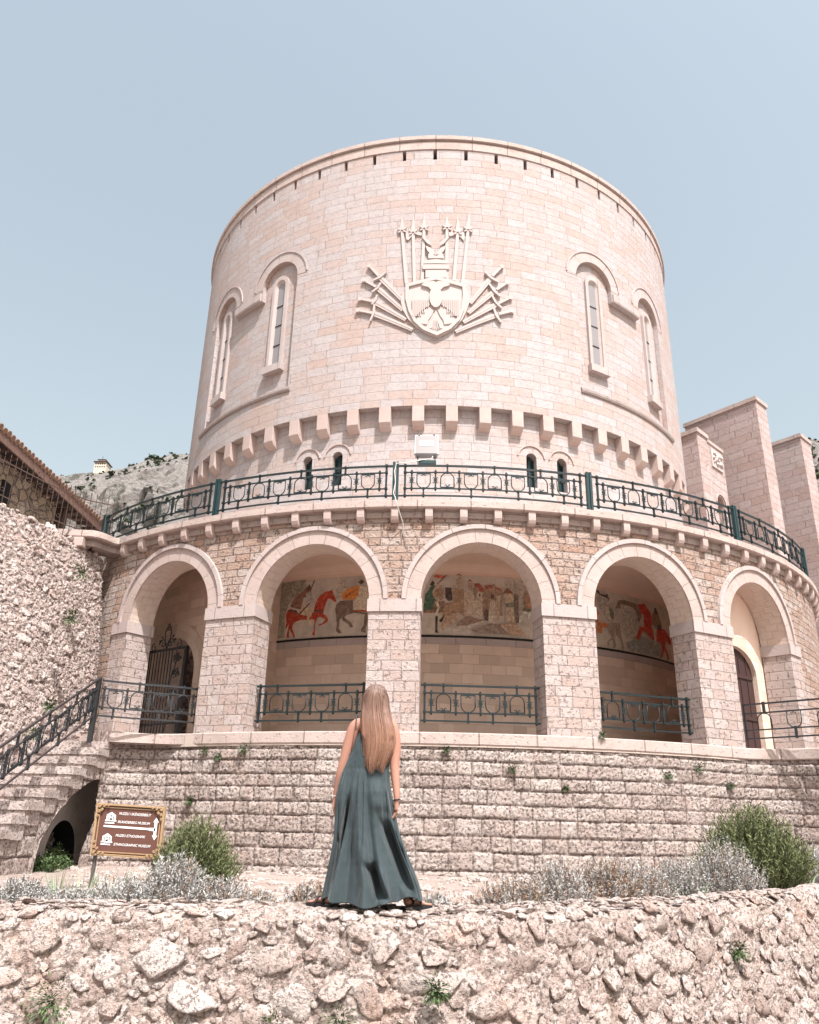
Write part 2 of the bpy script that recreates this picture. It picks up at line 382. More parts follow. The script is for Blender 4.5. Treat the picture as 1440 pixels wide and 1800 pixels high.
def flat(name, c, rough=0.6, metal=0.0, var=0.15, scale=8, rel=0.0, spec=0.3):
    s = NT(name); o = s.obj(); nz = s.noise(o, scale, 4)
    col = s.mix(s.math('MULTIPLY', nz, var * 2, clamp=True), c, tuple(x * 0.6 for x in c))
    s.b.inputs['Specular IOR Level'].default_value = spec
    return s.fin(col, rough, s.bump(nz, rel) if rel else None, Metallic=metal)
M['green'] = flat('dark_green_iron', (0.009, 0.0185, 0.0205), 0.5, 0.0, 0.3, 20, 0.001, 0.35)
M['post'] = flat('green_iron_post', (0.009, 0.036, 0.040), 0.4, 0.0, 0.3, 10, 0, 0.5)
M['greyiron'] = flat('weathered_grey_iron', (0.038, 0.040, 0.044), 0.5, 0.4, 0.3, 14, 0.001, 0.5)
M['brownrail'] = flat('handrail_brown_iron', (0.06, 0.048, 0.049), 0.45, 0.3, 0.2, 12, 0, 0.5)
M['blackiron'] = flat('black_iron', (0.012, 0.012, 0.013), 0.5, 0.2, 0.2)
M['rust'] = flat('rusty_iron', (0.095, 0.062, 0.052), 0.8, 0.1, 0.5, 20)
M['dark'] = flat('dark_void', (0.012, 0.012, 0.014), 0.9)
M['glass'] = flat('dark_window_glass', (0.025, 0.05, 0.055), 0.12, 0.0, 0.1, 3, 0, 0.6)
M['pane'] = flat('tower_window_glass', (0.26, 0.245, 0.245), 0.3, 0.0, 0.25, 2, 0, 0.6)
M['doorwood'] = flat('dark_door_wood', (0.055, 0.028, 0.026), 0.6, 0, 0.4, 6, 0.004)
M['lamp'] = flat('floodlight_housing', (0.27, 0.285, 0.30), 0.4, 0.4, 0.08, 3)
M['lampglass'] = flat('floodlight_glass', (0.17, 0.155, 0.155), 0.2, 0.0, 0.05, 3, 0, 0.7)
M['white'] = flat('white_paint', (0.8, 0.8, 0.8), 0.6, 0, 0.03)
M['cable'] = flat('pale_cable', (0.62, 0.6, 0.56), 0.6)
EM = {'shield_out':[(-0.97,16.607),(-0.001,16.841),(0.948,16.584),(1.013,16.377),(1.078,16.171),(1.077,15.909),(0.987,15.591),(0.855,15.274),(0.638,14.957),(0.338,14.719),(0.039,14.563),(-0.305,14.715),(-0.609,14.951),(-0.875,15.269),(-1.059,15.641),(-1.124,15.959),(-1.115,16.168),(-1.009,16.371)],'shield_in':[(-0.879,16.495),(-0.0,16.735),(0.859,16.482),(0.871,16.104),(0.813,15.632),(0.682,15.265),(0.423,14.948),(0.038,14.724),(-0.35,14.918),(-0.614,15.206),(-0.773,15.573),(-0.869,15.994)],'heads':[[(-0.469,16.545),(-0.351,16.632),(-0.066,16.665),(-0.003,16.602),(-0.001,16.311),(-0.172,16.338),(-0.239,16.434),(-0.416,16.49)],[(0.41,16.492),(0.235,16.435),(0.17,16.338),(-0.001,16.311),(-0.003,16.602),(0.058,16.666),(0.344,16.633),(0.463,16.547)]],'wings':[[(-0.686,16.326),(-0.546,16.373),(-0.236,16.17),(-0.156,16.075),(-0.179,15.762),(-0.446,15.56),(-0.659,15.31),(-0.754,15.314),(-0.776,15.989),(-0.717,16.091)],[(0.718,16.095),(0.779,15.993),(0.768,15.32),(0.673,15.315),(0.456,15.563),(0.186,15.763),(0.158,16.076),(0.236,16.171),(0.542,16.375),(0.683,16.329)]],'legs':[[(-0.239,15.685),(-0.055,15.555),(-0.131,15.349),(-0.224,15.196),(-0.265,15.018),(-0.438,15.047),(-0.591,15.128),(-0.605,15.231),(-0.444,15.457)],[(0.456,15.46),(0.621,15.236),(0.608,15.133),(0.457,15.051),(0.285,15.021),(0.241,15.198),(0.145,15.35),(0.066,15.555),(0.247,15.687)]],'tail':[(0.005,15.58),(-0.199,14.891),(0.012,14.749),(0.217,14.893)],'body':[(0.211,16.035),(0.191,15.858),(0.134,15.716),(0.051,15.637),(-0.042,15.637),(-0.126,15.715),(-0.185,15.857),(-0.208,16.033),(-0.189,16.211),(-0.133,16.353),(-0.049,16.432),(0.045,16.432),(0.13,16.354),(0.189,16.212)],'feathers':[[(-0.737,15.976),(-0.724,15.328)],[(-0.675,15.973),(-0.663,15.326)],[(-0.614,15.971),(-0.603,15.323)],[(-0.552,15.968),(-0.542,15.321)],[(-0.491,15.966),(-0.481,15.319)],[(-0.43,15.965),(-0.422,15.446)],[(-0.369,15.963),(-0.362,15.445)],[(-0.308,15.962),(-0.304,15.65)],[(-0.247,15.961),(-0.243,15.649)],[(0.739,15.981),(0.738,15.334)],[(0.678,15.977),(0.677,15.331)],[(0.617,15.975),(0.617,15.328)],[(0.556,15.972),(0.556,15.325)],[(0.494,15.969),(0.496,15.323)],[(0.433,15.967),(0.435,15.449)],[(0.372,15.965),(0.374,15.447)],[(0.311,15.964),(0.313,15.652)],[(0.25,15.962),(0.252,15.651)]],'tailf':[[(0.006,15.452),(-0.126,14.863)],[(0.006,15.452),(-0.057,14.838)],[(0.006,15.452),(0.012,14.814)],[(0.006,15.452),(0.08,14.839)],[(0.006,15.452),(0.148,14.864)]],'swords':[((-2.227,17.512),(-1.885,17.051),(-1.104,16.052),(-2.064,16.904),(-1.66,17.173)),((-2.393,16.968),(-1.962,16.631),(-1.05,15.631),(-2.092,16.436),(-1.807,16.76)),((-2.501,16.236),(-2.033,16.067),(-0.954,15.263),(-2.087,15.949),(-1.918,16.295)),((-2.551,15.796),(-2.038,15.612),(-0.729,14.869),(-2.108,15.311),(-1.996,15.936)),((2.181,17.483),(1.851,17.053),(1.112,15.912),(1.616,17.173),(2.053,16.841)),((2.353,16.863),(1.978,16.536),(1.052,15.534),(1.745,16.717),(2.1,16.279)),((2.454,16.294),(2.036,16.006),(0.889,15.164),(1.828,16.261),(2.136,15.833)),((2.487,15.775),(2.041,15.59),(0.638,14.795),(1.874,15.796),(2.111,15.275))],'spears':[((-1.167,19.274),(-1.157,18.846),(-0.963,16.676)),((-0.776,19.282),(-0.779,18.731),(-0.698,16.735)),((-0.411,19.412),(-0.413,18.882),(-0.451,16.811)),((0.343,19.26),(0.354,18.908),(0.352,16.809)),((0.709,19.237),(0.712,18.727),(0.586,16.775)),((1.1,19.421),(1.064,18.865),(0.873,16.674))],'horns':[[(-0.466,18.474),(-0.307,18.413),(-0.179,18.232),(-0.16,18.132),(-0.305,18.235)],[(0.261,18.234),(0.118,18.132),(0.136,18.232),(0.261,18.412),(0.418,18.472)],[(-0.358,18.136),(-0.177,18.038),(-0.031,17.762),(-0.21,17.818),(-0.302,17.947)],[(0.263,17.946),(0.174,17.818),(-0.004,17.762),(0.137,18.038),(0.316,18.135)]],'helmet':[[(-0.255,17.803),(-0.157,17.834),(-0.013,17.68),(0.147,17.834),(0.223,17.791),(0.247,17.617),(-0.262,17.617)],[(-0.42,17.403),(-0.363,17.532),(-0.012,17.581),(0.327,17.531),(0.399,17.403)],[(-0.45,17.371),(0.417,17.371),(0.417,17.187),(-0.448,17.187)],[(-0.345,17.141),(0.337,17.142),(0.339,16.841),(-0.341,16.84)]],'blades':[[(-1.04,18.751),(-0.767,18.815),(-0.493,18.733),(-0.491,18.604),(-0.764,18.674),(-0.942,18.434),(-1.011,18.484)],[(0.413,18.73),(0.708,18.811),(0.949,18.76),(0.92,18.405),(0.848,18.511),(0.685,18.652),(0.436,18.573)]]}
MU = [[((0.38,0.32,0.26),[(-2.761,6.723),(-2.608,6.738),(-2.467,6.48),(-2.728,6.126),(-2.884,6.16),(-2.857,6.58)]),((0.24,0.22,0.17),[(-5.253,6.205),(-4.718,6.808),(-3.871,6.829),(-3.838,6.409),(-4.284,6.301),(-4.413,6.112),(-4.529,5.773),(-4.469,5.127),(-5.1,5.109)]),((0.33,0.045,0.02),[(-2.828,6.083),(-2.878,6.061),(-3.014,6.168),(-3.106,6.175),(-3.162,6.031),(-3.214,5.813),(-3.221,5.716),(-3.14,5.686),(-3.054,5.56),(-3.088,5.489),(-3.227,5.425),(-3.343,5.384),(-3.36,5.433),(-3.23,5.461),(-3.144,5.553),(-3.322,5.662),(-3.425,5.608),(-3.466,5.44),(-3.461,5.174),(-3.443,5.113),(-3.537,5.131),(-3.542,5.192),(-3.506,5.25),(-3.495,5.467),(-3.504,5.589),(-3.748,5.595),(-3.97,5.612),(-4.135,5.564),(-4.214,5.497),(-4.232,5.376),(-4.132,5.197),(-4.109,5.099),(-4.181,5.116),(-4.218,5.216),(-4.331,5.36),(-4.332,5.213),(-4.308,5.102),(-4.41,5.122),(-4.405,5.219),(-4.385,5.315),(-4.367,5.437),(-4.347,5.533),(-4.45,5.395),(-4.48,5.397),(-4.451,5.568),(-4.489,5.819),(-4.427,5.938),(-4.343,5.98),(-4.162,5.888),(-3.869,5.739),(-3.648,5.722),(-3.546,5.813),(-3.508,6.032),(-3.439,6.2),(-3.34,6.316),(-3.16,6.402),(-3.042,6.406),(-2.992,6.452),(-2.961,6.363),(-2.887,6.209)]),((0.2,0.11,0.075),[(-3.824,6.584),(-3.717,6.65),(-3.651,6.492),(-3.695,6.346),(-3.911,6.265),(-3.937,6.067),(-3.995,5.923),(-4.111,5.958),(-4.348,6.031),(-4.305,6.202),(-4.199,6.317),(-3.981,6.447)]),((0.34,0.31,0.27),[(-3.836,6.383),(-3.675,6.444),(-3.577,6.236),(-3.515,6.131),(-3.537,6.059),(-3.678,6.12),(-3.787,6.104),(-3.85,6.209)]),((0.5,0.39,0.27),[(-3.867,6.061),(-3.665,5.945),(-3.594,5.718),(-3.67,5.65),(-3.633,5.525),(-3.56,5.447),(-3.598,5.413),(-3.737,5.46),(-3.717,5.556),(-3.756,5.706),(-3.983,5.774),(-4.07,5.806)]),((0.07,0.04,0.03),[(-4.341,5.955),(-4.107,5.903),(-4.101,5.833),(-4.378,5.884)]),((0.07,0.04,0.03),[(-3.524,5.872),(-3.229,5.839),(-3.225,5.785),(-3.519,5.811)]),((0.06,0.04,0.03),[(-3.589,6.777),(-3.555,6.761),(-3.653,6.53),(-3.682,6.545)]),((0.06,0.04,0.03),[(-3.698,6.096),(-3.661,6.081),(-4.01,5.764),(-4.054,5.785)]),((0.1,0.06,0.04),[(-3.824,6.584),(-3.718,6.662),(-3.665,6.506),(-3.786,6.454)]),((0.15,0.11,0.085),[(-2.649,6.084),(-2.322,6.079),(-2.306,5.762),(-1.886,5.698),(-1.864,5.457),(-1.914,5.198),(-1.887,5.126),(-2.033,5.154),(-2.036,5.225),(-1.957,5.365),(-1.953,5.556),(-1.933,5.651),(-2.254,5.712),(-2.5,5.651),(-2.571,5.582),(-2.339,5.427),(-2.272,5.305),(-2.357,5.284),(-2.411,5.382),(-2.618,5.512),(-2.599,5.631),(-2.695,5.54),(-2.705,5.276),(-2.597,5.14),(-2.697,5.132),(-2.79,5.208),(-2.775,5.399),(-2.802,5.642),(-2.852,5.839),(-2.822,5.984),(-2.725,6.076)]),((0.5,0.42,0.31),[(-2.143,6.513),(-1.919,6.478),(-1.873,6.255),(-1.841,5.768),(-2.284,5.81),(-2.295,6.053),(-2.155,6.243)]),((0.52,0.19,0.045),[(-2.66,6.294),(-2.588,6.364),(-2.441,6.454),(-2.243,6.518),(-2.142,6.488),(-2.155,6.243),(-2.273,6.101),(-2.473,6.111),(-2.626,6.12),(-2.669,6.221)]),((0.36,0.1,0.03),[(-2.581,6.24),(-2.214,6.442),(-2.187,6.392),(-2.527,6.163)]),((0.38,0.08,0.03),[(-2.295,5.786),(-1.89,5.782),(-1.887,5.722),(-2.293,5.75)]),((0.08,0.05,0.04),[(-2.185,6.614),(-2.076,6.688),(-1.986,6.604),(-2.094,6.535)])],[((0.34,0.3,0.25),[(2.054,6.674),(2.658,6.751),(2.921,6.315),(2.903,5.833),(2.354,5.789),(2.26,6.26)]),((0.05,0.11,0.075),[(-0.261,5.84),(-0.214,6.21),(-0.038,6.478),(0.117,6.48),(0.095,6.002),(0.046,5.791),(-0.258,5.683)]),((0.05,0.04,0.035),[(-0.089,6.504),(-0.013,6.626),(0.052,6.56),(0.014,6.452)]),((0.2,0.13,0.09),[(0.018,6.027),(0.325,6.033),(0.377,5.955),(0.276,5.691),(-0.258,5.67),(-0.259,5.736),(0.02,5.791)]),((0.05,0.04,0.04),[(0.349,6.431),(0.529,6.423),(0.568,6.118),(0.53,6.038),(0.44,6.036),(0.363,6.113)]),((0.34,0.26,0.19),[(0.36,6.267),(0.346,6.177),(0.307,6.101),(0.247,6.049),(0.177,6.03),(0.106,6.046),(0.046,6.096),(0.005,6.171),(-0.01,6.26),(0.004,6.35),(0.043,6.426),(0.103,6.478),(0.174,6.497),(0.245,6.481),(0.305,6.431),(0.346,6.356)]),((0.25,0.17,0.12),[(0.291,6.265),(0.276,6.192),(0.234,6.138),(0.176,6.117),(0.118,6.135),(0.076,6.188),(0.06,6.261),(0.074,6.334),(0.116,6.388),(0.174,6.409),(0.232,6.391),(0.275,6.338)]),((0.6,0.5,0.38),[(0.044,6.014),(0.167,6.003),(0.199,5.833),(0.124,5.623),(0.068,5.63),(0.137,5.832)]),((0.05,0.04,0.035),[(0.078,5.583),(0.149,5.584),(0.14,5.171),(0.183,5.116),(0.077,5.114)]),((0.05,0.04,0.035),[(0.181,5.455),(0.322,5.619),(0.353,5.563),(0.239,5.405)]),((0.42,0.1,0.055),[(0.011,6.734),(0.114,6.808),(0.27,6.765),(0.412,6.796),(0.27,6.684),(0.089,6.708)]),((0.2,0.1,0.07),[(0.386,6.808),(0.42,6.788),(0.13,6.502),(0.106,6.52)]),((0.3,0.205,0.135),[(0.555,6.41),(0.891,6.395),(0.9,5.605),(0.735,5.703),(0.276,5.587),(0.326,5.954),(0.581,6.013)]),((0.37,0.28,0.2),[(0.685,6.812),(0.815,6.816),(0.819,6.432),(0.671,6.427)]),((0.2,0.1,0.07),[(0.664,6.789),(0.75,6.841),(0.83,6.795)]),((0.34,0.25,0.18),[(1.001,6.627),(1.127,6.633),(1.129,6.325),(1.008,6.4)]),((0.2,0.1,0.07),[(0.986,6.618),(1.062,6.692),(1.142,6.625)]),((0.42,0.33,0.25),[(0.891,6.315),(1.098,6.244),(1.305,6.147),(1.35,5.572),(1.144,5.576),(0.9,5.605)]),((0.26,0.18,0.13),[(1.151,6.433),(1.995,6.428),(1.991,5.66),(1.273,5.62)]),((0.26,0.09,0.06),[(1.178,6.562),(1.336,6.576),(1.543,6.351),(1.385,6.332),(1.229,6.436)]),((0.26,0.09,0.06),[(1.493,6.53),(1.704,6.543),(1.995,6.441),(1.968,6.405),(1.518,6.446)]),((0.43,0.36,0.28),[(1.28,6.332),(1.411,6.325),(1.421,5.518),(1.139,5.575)]),((0.3,0.2,0.15),[(1.7,6.583),(1.79,6.581),(1.782,6.174),(1.698,6.169)]),((0.43,0.36,0.28),[(1.644,6.086),(1.789,6.095),(1.807,5.422),(1.568,5.44)]),((0.08,0.055,0.05),[(1.469,5.787),(1.522,5.821),(1.576,5.787),(1.571,5.492),(1.465,5.525)]),((0.08,0.055,0.05),[(1.662,6.273),(1.752,6.278),(1.75,6.132),(1.66,6.127)]),((0.08,0.055,0.05),[(1.319,6.267),(1.353,6.269),(1.352,6.189),(1.318,6.188)]),((0.39,0.3,0.22),[(2.006,6.322),(2.321,6.345),(2.342,6.106),(2.32,5.998),(2.345,5.469),(2.074,5.482),(2.093,6.035)]),((0.2,0.1,0.07),[(1.992,6.307),(2.144,6.492),(2.211,6.457),(2.329,6.332)]),((0.14,0.11,0.09),[(2.364,6.321),(2.479,6.317),(2.467,5.483),(2.378,5.477)]),((0.36,0.28,0.21),[(1.804,6.228),(1.951,6.251),(1.883,5.522),(1.804,5.544)]),((0.16,0.17,0.12),[(2.093,6.035),(2.322,6.078),(2.332,5.946),(2.117,5.917)]),((0.45,0.4,0.33),[(0.531,5.18),(0.734,5.314),(1.452,5.499),(1.535,5.477),(1.09,5.276),(0.658,5.145)]),((0.23,0.16,0.125),[(0.658,5.338),(0.939,5.58),(1.144,5.563),(1.452,5.499),(0.937,5.321)]),((0.22,0.17,0.14),[(1.089,5.199),(1.606,5.403),(1.972,5.398),(2.176,5.126),(1.293,5.13)]),((0.35,0.25,0.18),[(1.893,5.419),(2.345,5.474),(2.685,5.135),(2.176,5.126)]),((0.36,0.26,0.19),[(0.327,5.588),(0.735,5.703),(0.683,5.442),(0.279,5.174),(0.228,5.276)]),((0.3,0.18,0.12),[(2.644,6.344),(2.757,6.394),(2.85,6.282),(2.893,5.938),(2.685,5.921)]),((0.58,0.53,0.44),[(2.486,5.668),(2.627,5.837),(2.793,5.863),(2.927,5.729),(2.893,5.582),(2.757,5.636),(2.707,5.764),(2.596,5.702),(2.508,5.512),(2.462,5.522)]),((0.13,0.13,0.09),[(2.575,5.912),(2.879,5.937),(2.792,5.824),(2.6,5.834)])],[((0.36,0.33,0.28),[(6.114,6.342),(6.792,6.337),(6.95,5.895),(6.682,5.484),(6.207,5.438),(6.051,5.757)]),((0.24,0.255,0.235),[(6.194,5.323),(6.912,5.611),(7.857,5.575),(8.044,5.136),(6.297,5.09)]),((0.45,0.16,0.07),[(4.918,6.759),(5.072,6.759),(5.051,6.161),(5.214,6.092),(5.121,5.989),(5.134,5.81),(5.506,5.793),(5.436,5.671),(5.261,5.647),(5.217,5.463),(5.078,5.468),(5.031,5.573),(5.102,5.761),(4.864,5.887)]),((0.27,0.225,0.18),[(5.436,5.671),(5.538,5.82),(5.75,5.85),(6.001,5.887),(5.989,5.771),(6.023,5.503),(6.082,5.173),(6.038,5.056),(5.977,5.07),(5.989,5.183),(5.921,5.421),(5.777,5.514),(5.733,5.373),(5.767,5.11),(5.614,5.069),(5.653,5.318),(5.487,5.275),(5.506,5.166),(5.414,5.11),(5.411,5.243),(5.616,5.403),(5.482,5.542)]),((0.34,0.31,0.27),[(5.081,6.53),(5.291,6.653),(5.61,6.587),(5.801,6.362),(5.75,5.85),(5.542,5.866),(5.326,6.063),(5.197,6.226)]),((0.47,0.4,0.3),[(5.406,6.302),(5.553,6.301),(5.646,6.017),(5.689,5.841),(5.465,5.991)]),((0.13,0.155,0.11),[(5.59,6.376),(5.767,6.172),(5.718,5.891),(5.59,6.055)]),((0.05,0.04,0.035),[(5.129,6.768),(5.214,6.757),(5.264,6.672),(5.483,6.664),(5.534,6.738),(5.621,6.542),(5.491,6.592),(5.233,6.64),(5.139,6.718)]),((0.19,0.14,0.11),[(5.979,6.576),(6.211,6.638),(6.756,6.615),(6.96,6.508),(7.035,6.238),(6.821,6.014),(6.761,6.379),(6.597,6.469),(6.327,6.494),(6.049,6.331),(5.859,6.325)]),((0.4,0.35,0.29),[(6.064,6.473),(6.361,6.499),(6.382,6.386),(6.079,6.313)]),((0.4,0.05,0.028),[(6.845,6.607),(7.053,6.644),(7.214,6.698),(7.497,6.463),(7.558,6.33),(7.504,5.988),(7.608,5.864),(7.943,6.065),(8.31,6.034),(8.658,5.759),(8.63,5.634),(8.47,5.607),(8.367,5.828),(8.209,5.515),(8.389,5.213),(8.415,5.1),(8.319,5.108),(8.18,5.369),(7.952,5.122),(7.858,5.084),(8.051,5.418),(7.902,5.583),(7.444,5.602),(7.303,5.719),(7.013,5.812),(6.826,5.506),(6.649,5.502),(6.879,5.907),(7.103,5.92),(7.119,6.299),(6.944,6.387),(6.926,6.526)]),((0.25,0.17,0.1),[(7.609,6.387),(7.778,6.636),(7.938,6.545),(8.141,6.148),(7.762,6.033),(7.52,6.085)]),((0.07,0.04,0.03),[(7.745,6.649),(7.85,6.674),(7.951,6.487),(7.748,6.461)]),((0.5,0.42,0.3),[(7.631,6.01),(7.768,5.938),(7.681,5.546),(7.762,5.478),(7.54,5.442),(7.599,5.557),(7.544,5.853)]),((0.08,0.05,0.04),[(7.869,6.147),(8.088,6.115),(7.963,5.925),(7.821,5.995)]),((0.3,0.22,0.15),[(6.685,5.508),(6.477,5.488),(6.691,5.554)])]]
# ------------------------------------------------------------------ the round tower
AX, AY, RT, RL = 0.0, 32.226, 10.294, 10.02
def PT(th, R, h):
    a = R_(th); return (R * math.sin(a), AY - R * math.cos(a), h)
def PS(s, R, h, th0=0.0):
    return PT(th0 + math.degrees(s / R), R, h)
def arcpath(t0, t1, R=0.0, step=1.5):
    """plan path on the circle; offsets measured from the tower axis when R=0"""
    n = max(2, int(abs(t1 - t0) / step) + 1); out = []
    for k in range(n + 1):
        a = R_(t0 + (t1 - t0) * k / n); out.append((R * math.sin(a), AY - R * math.cos(a), math.sin(a), -math.cos(a)))
    return out
def colwall(mb, R, cols, h0, h1, depth, mi=0, mi_in=None, mi_rev=None):
    """curved wall with a recessed or open band per column; cols: [(theta, lo, hi)], lo==hi means solid"""
    mi_in = mi if mi_in is None else mi_in; mi_rev = mi_in if mi_rev is None else mi_rev
    def quad(a, b, c, d, m, uvs): mb.add([a, b, c, d], [(0, 1, 2, 3)], uvs, m, False)
    for (ta, la, ha), (tb, lb, hb) in zip(cols, cols[1:]):
        ua, ub = R_(ta) * R, R_(tb) * R
        if tb - ta > 1e-6:
            for (a0, a1, b0, b1) in ((h0, la, h0, lb), (ha, h1, hb, h1)):
                if a1 - a0 < 1e-6 and b1 - b0 < 1e-6: continue
                quad(PT(ta, R, a0), PT(tb, R, b0), PT(tb, R, b1), PT(ta, R, a1), mi, [(ua, a0), (ub, b0), (ub, b1), (ua, a1)])
            if mi_in >= 0 and (ha - la > 1e-6 or hb - lb > 1e-6):
                r = R - depth
                quad(PT(ta, r, la), PT(tb, r, lb), PT(tb, r, hb), PT(ta, r, ha), mi_in, [(ua, la), (ub, lb), (ub, hb), (ua, ha)])
        if ha - la > 1e-6 or hb - lb > 1e-6 or abs(ha - hb) > 1e-6:
            r = R - depth
            quad(PT(ta, R, ha), PT(tb, R, hb), PT(tb, r, hb), PT(ta, r, ha), mi_rev, [(0, ha), (0.01 + abs(ub - ua) + abs(hb - ha), ha), (0.01 + abs(ub - ua) + abs(hb - ha), ha + depth), (0, ha + depth)])
        if mi_in >= 0 and (ha - la > 1e-6 or hb - lb > 1e-6):
            r = R - depth
            quad(PT(ta, r, la), PT(tb, r, lb), PT(tb, R, lb), PT(ta, R, la), mi_rev, [(ua, la), (ub, lb), (ub, lb + depth), (ua, la + depth)])
def relief(mb, poly, r_in, r_out, mi=0, maxe=0.3, side=True, th0=0.0):
    """polygon in (arc length, height) laid on the drum and given thickness"""
    tri = tessellate_polygon([[Vector((s, h, 0)) for s, h in poly]])
    V = [tuple(p) for p in poly]; T = [tuple(t) for t in tri]
    if maxe:
        for _ in range(6):
            new = []; split = False; mid = {}
            def m_(i, j):
                k = (min(i, j), max(i, j))
                if k not in mid: mid[k] = len(V); V.append(((V[i][0] + V[j][0]) / 2, (V[i][1] + V[j][1]) / 2))
                return mid[k]
            flag = {}
            for a, b, c in T:
                for i, j in ((a, b), (b, c), (c, a)):
                    if abs(V[i][0] - V[j][0]) > maxe: flag[(min(i, j), max(i, j))] = 1
            if not flag: break
            for a, b, c in T:
                e = [(a, b), (b, c), (c, a)]; f = [(min(i, j), max(i, j)) in flag for i, j in e]
                n = sum(f)
                if n == 0: new.append((a, b, c))
                elif n == 3:
                    x, y, z = m_(a, b), m_(b, c), m_(c, a); new += [(a, x, z), (x, b, y), (z, y, c), (x, y, z)]
                else:
                    while not f[0] or (n == 2 and not (f[0] and f[1])):
                        a, b, c = b, c, a; f = f[1:] + f[:1]
                    if n == 1: x = m_(a, b); new += [(a, x, c), (x, b, c)]
                    else: x, y = m_(a, b), m_(b, c); new += [(a, x, c), (x, y, c), (x, b, y)]
            T = new
    area = sum(poly[i][0] * poly[(i + 1) % len(poly)][1] - poly[(i + 1) % len(poly)][0] * poly[i][1] for i in range(len(poly)))
    fix = []
    for a, b, c in T:
        x = (V[b][0] - V[a][0]) * (V[c][1] - V[a][1]) - (V[c][0] - V[a][0]) * (V[b][1] - V[a][1])
        if abs(x) < 1e-9: continue
        fix.append((a, b, c) if x > 0 else (a, c, b))
    def up_(s, r, h): return PT(th0 + math.degrees(s / r_in), r, h)
    mb.add([up_(s, r_out, h) for s, h in V], fix, [(s, h) for s, h in V], mi)
    if side:
        n = len(poly)
        ring = poly if area > 0 else poly[::-1]
        W = [up_(s, r_out, h) for s, h in ring] + [up_(s, r_in, h) for s, h in ring]
        mb.add(W, [(i, i + n, (i + 1) % n + n, (i + 1) % n) for i in range(n)], [(s, h) for s, h in ring] * 2, mi)
def ring_poly(sc_, hc, ro, ri, a0=0, a1=180, n=24):
    o = [(sc_ + ro * math.cos(R_(a0 + (a1 - a0) * k / n)), hc + ro * math.sin(R_(a0 + (a1 - a0) * k / n))) for k in range(n + 1)]
    i = [(sc_ + ri * math.cos(R_(a0 + (a1 - a0) * k / n)), hc + ri * math.sin(R_(a0 + (a1 - a0) * k / n))) for k in range(n + 1)]
    return o, i
def ring_relief(mb, th0, R, hc, ro, ri, d0, d1, mi=0, a0=0, a1=180, n=24, leg=0.0, uvr=True):
    """arched band (annulus, optionally with straight legs) standing from R+d0 to R+d1"""
    o, i = ring_poly(0, hc, ro, ri, a0, a1, n)
    if leg: o = [(o[0][0], hc - leg)] + o + [(o[-1][0], hc - leg)]; i = [(i[0][0], hc - leg)] + i + [(i[-1][0], hc - leg)]
    V = []; n = len(o); L = [0.0]
    for k in range(1, n): L.append(L[-1] + math.hypot(o[k][0] - o[k - 1][0], o[k][1] - o[k - 1][1]))
    for lst, d in ((o, d1), (i, d1), (o, d0), (i, d0)):
        V += [PT(th0 + math.degrees(s / R), R + d, h) for s, h in lst]
    F = []; UV = []
    def put(q, uv): mb.add([V[x] for x in q], [(0, 1, 2, 3)], uv, mi)
    for k in range(n - 1):
        put((k + n, k, k + 1, k + 1 + n), [(L[k], 0), (L[k], ro - ri), (L[k + 1], ro - ri), (L[k + 1], 0)])
        put((k, k + 2 * n, k + 1 + 2 * n, k + 1), [(L[k], 0), (L[k], .1), (L[k + 1], .1), (L[k + 1], 0)])
        put((k + n, k + 1 + n, k + 1 + 3 * n, k + 3 * n), [(L[k], 0), (L[k + 1], 0), (L[k + 1], .1), (L[k], .1)])
    for k, fl in ((0, 1), (n - 1, 0)):
        q = (k, k + n, k + 3 * n, k + 2 * n); put(q if not fl else q[::-1], [(0, 0), (.1, 0), (.1, .1), (0, .1)])

tower = empty('round_tower', (AX, AY, 7.3), label='huge round pale stone tower with carved eagle crest, tall slit windows and corbels', cat='tower')
mb = MB()
NH = 0.82; NC = (32.6, 50.7)
def niche_cols(sign):
    cols = []; d = math.degrees(NH / RT)
    seq = []
    t0, t1, t2, t3 = NC[0] - d, NC[0] + d, NC[1] - d, NC[1] + d
    def hi(t, c): s = (t - c) / d * NH; return 17.95 + math.sqrt(max(0, NH * NH - s * s))
    seq.append((t0, 13.46, 13.46)); seq.append((t0, 13.46, 17.95))
    for k in range(1, 16): t = NC[0] - d * math.cos(math.pi * k / 16); seq.append((t, 13.46, hi(t, NC[0])))
    seq.append((t1, 13.46, 17.95)); seq.append((t1, 13.46, 17.5))
    for k in range(1, 6): seq.append((t1 + (t2 - t1) * k / 6, 13.46, 17.5))
    seq.append((t2, 13.46, 17.5)); seq.append((t2, 13.46, 17.95))
    for k in range(1, 16): t = NC[1] - d * math.cos(math.pi * k / 16); seq.append((t, 13.46, hi(t, NC[1])))
    seq.append((t3, 13.46, 17.95)); seq.append((t3, 13.46, 13.46))
    if sign < 0: seq = [(-t, a, b) for t, a, b in seq][::-1]
    return seq
HS, HT = 22.405, 22.986
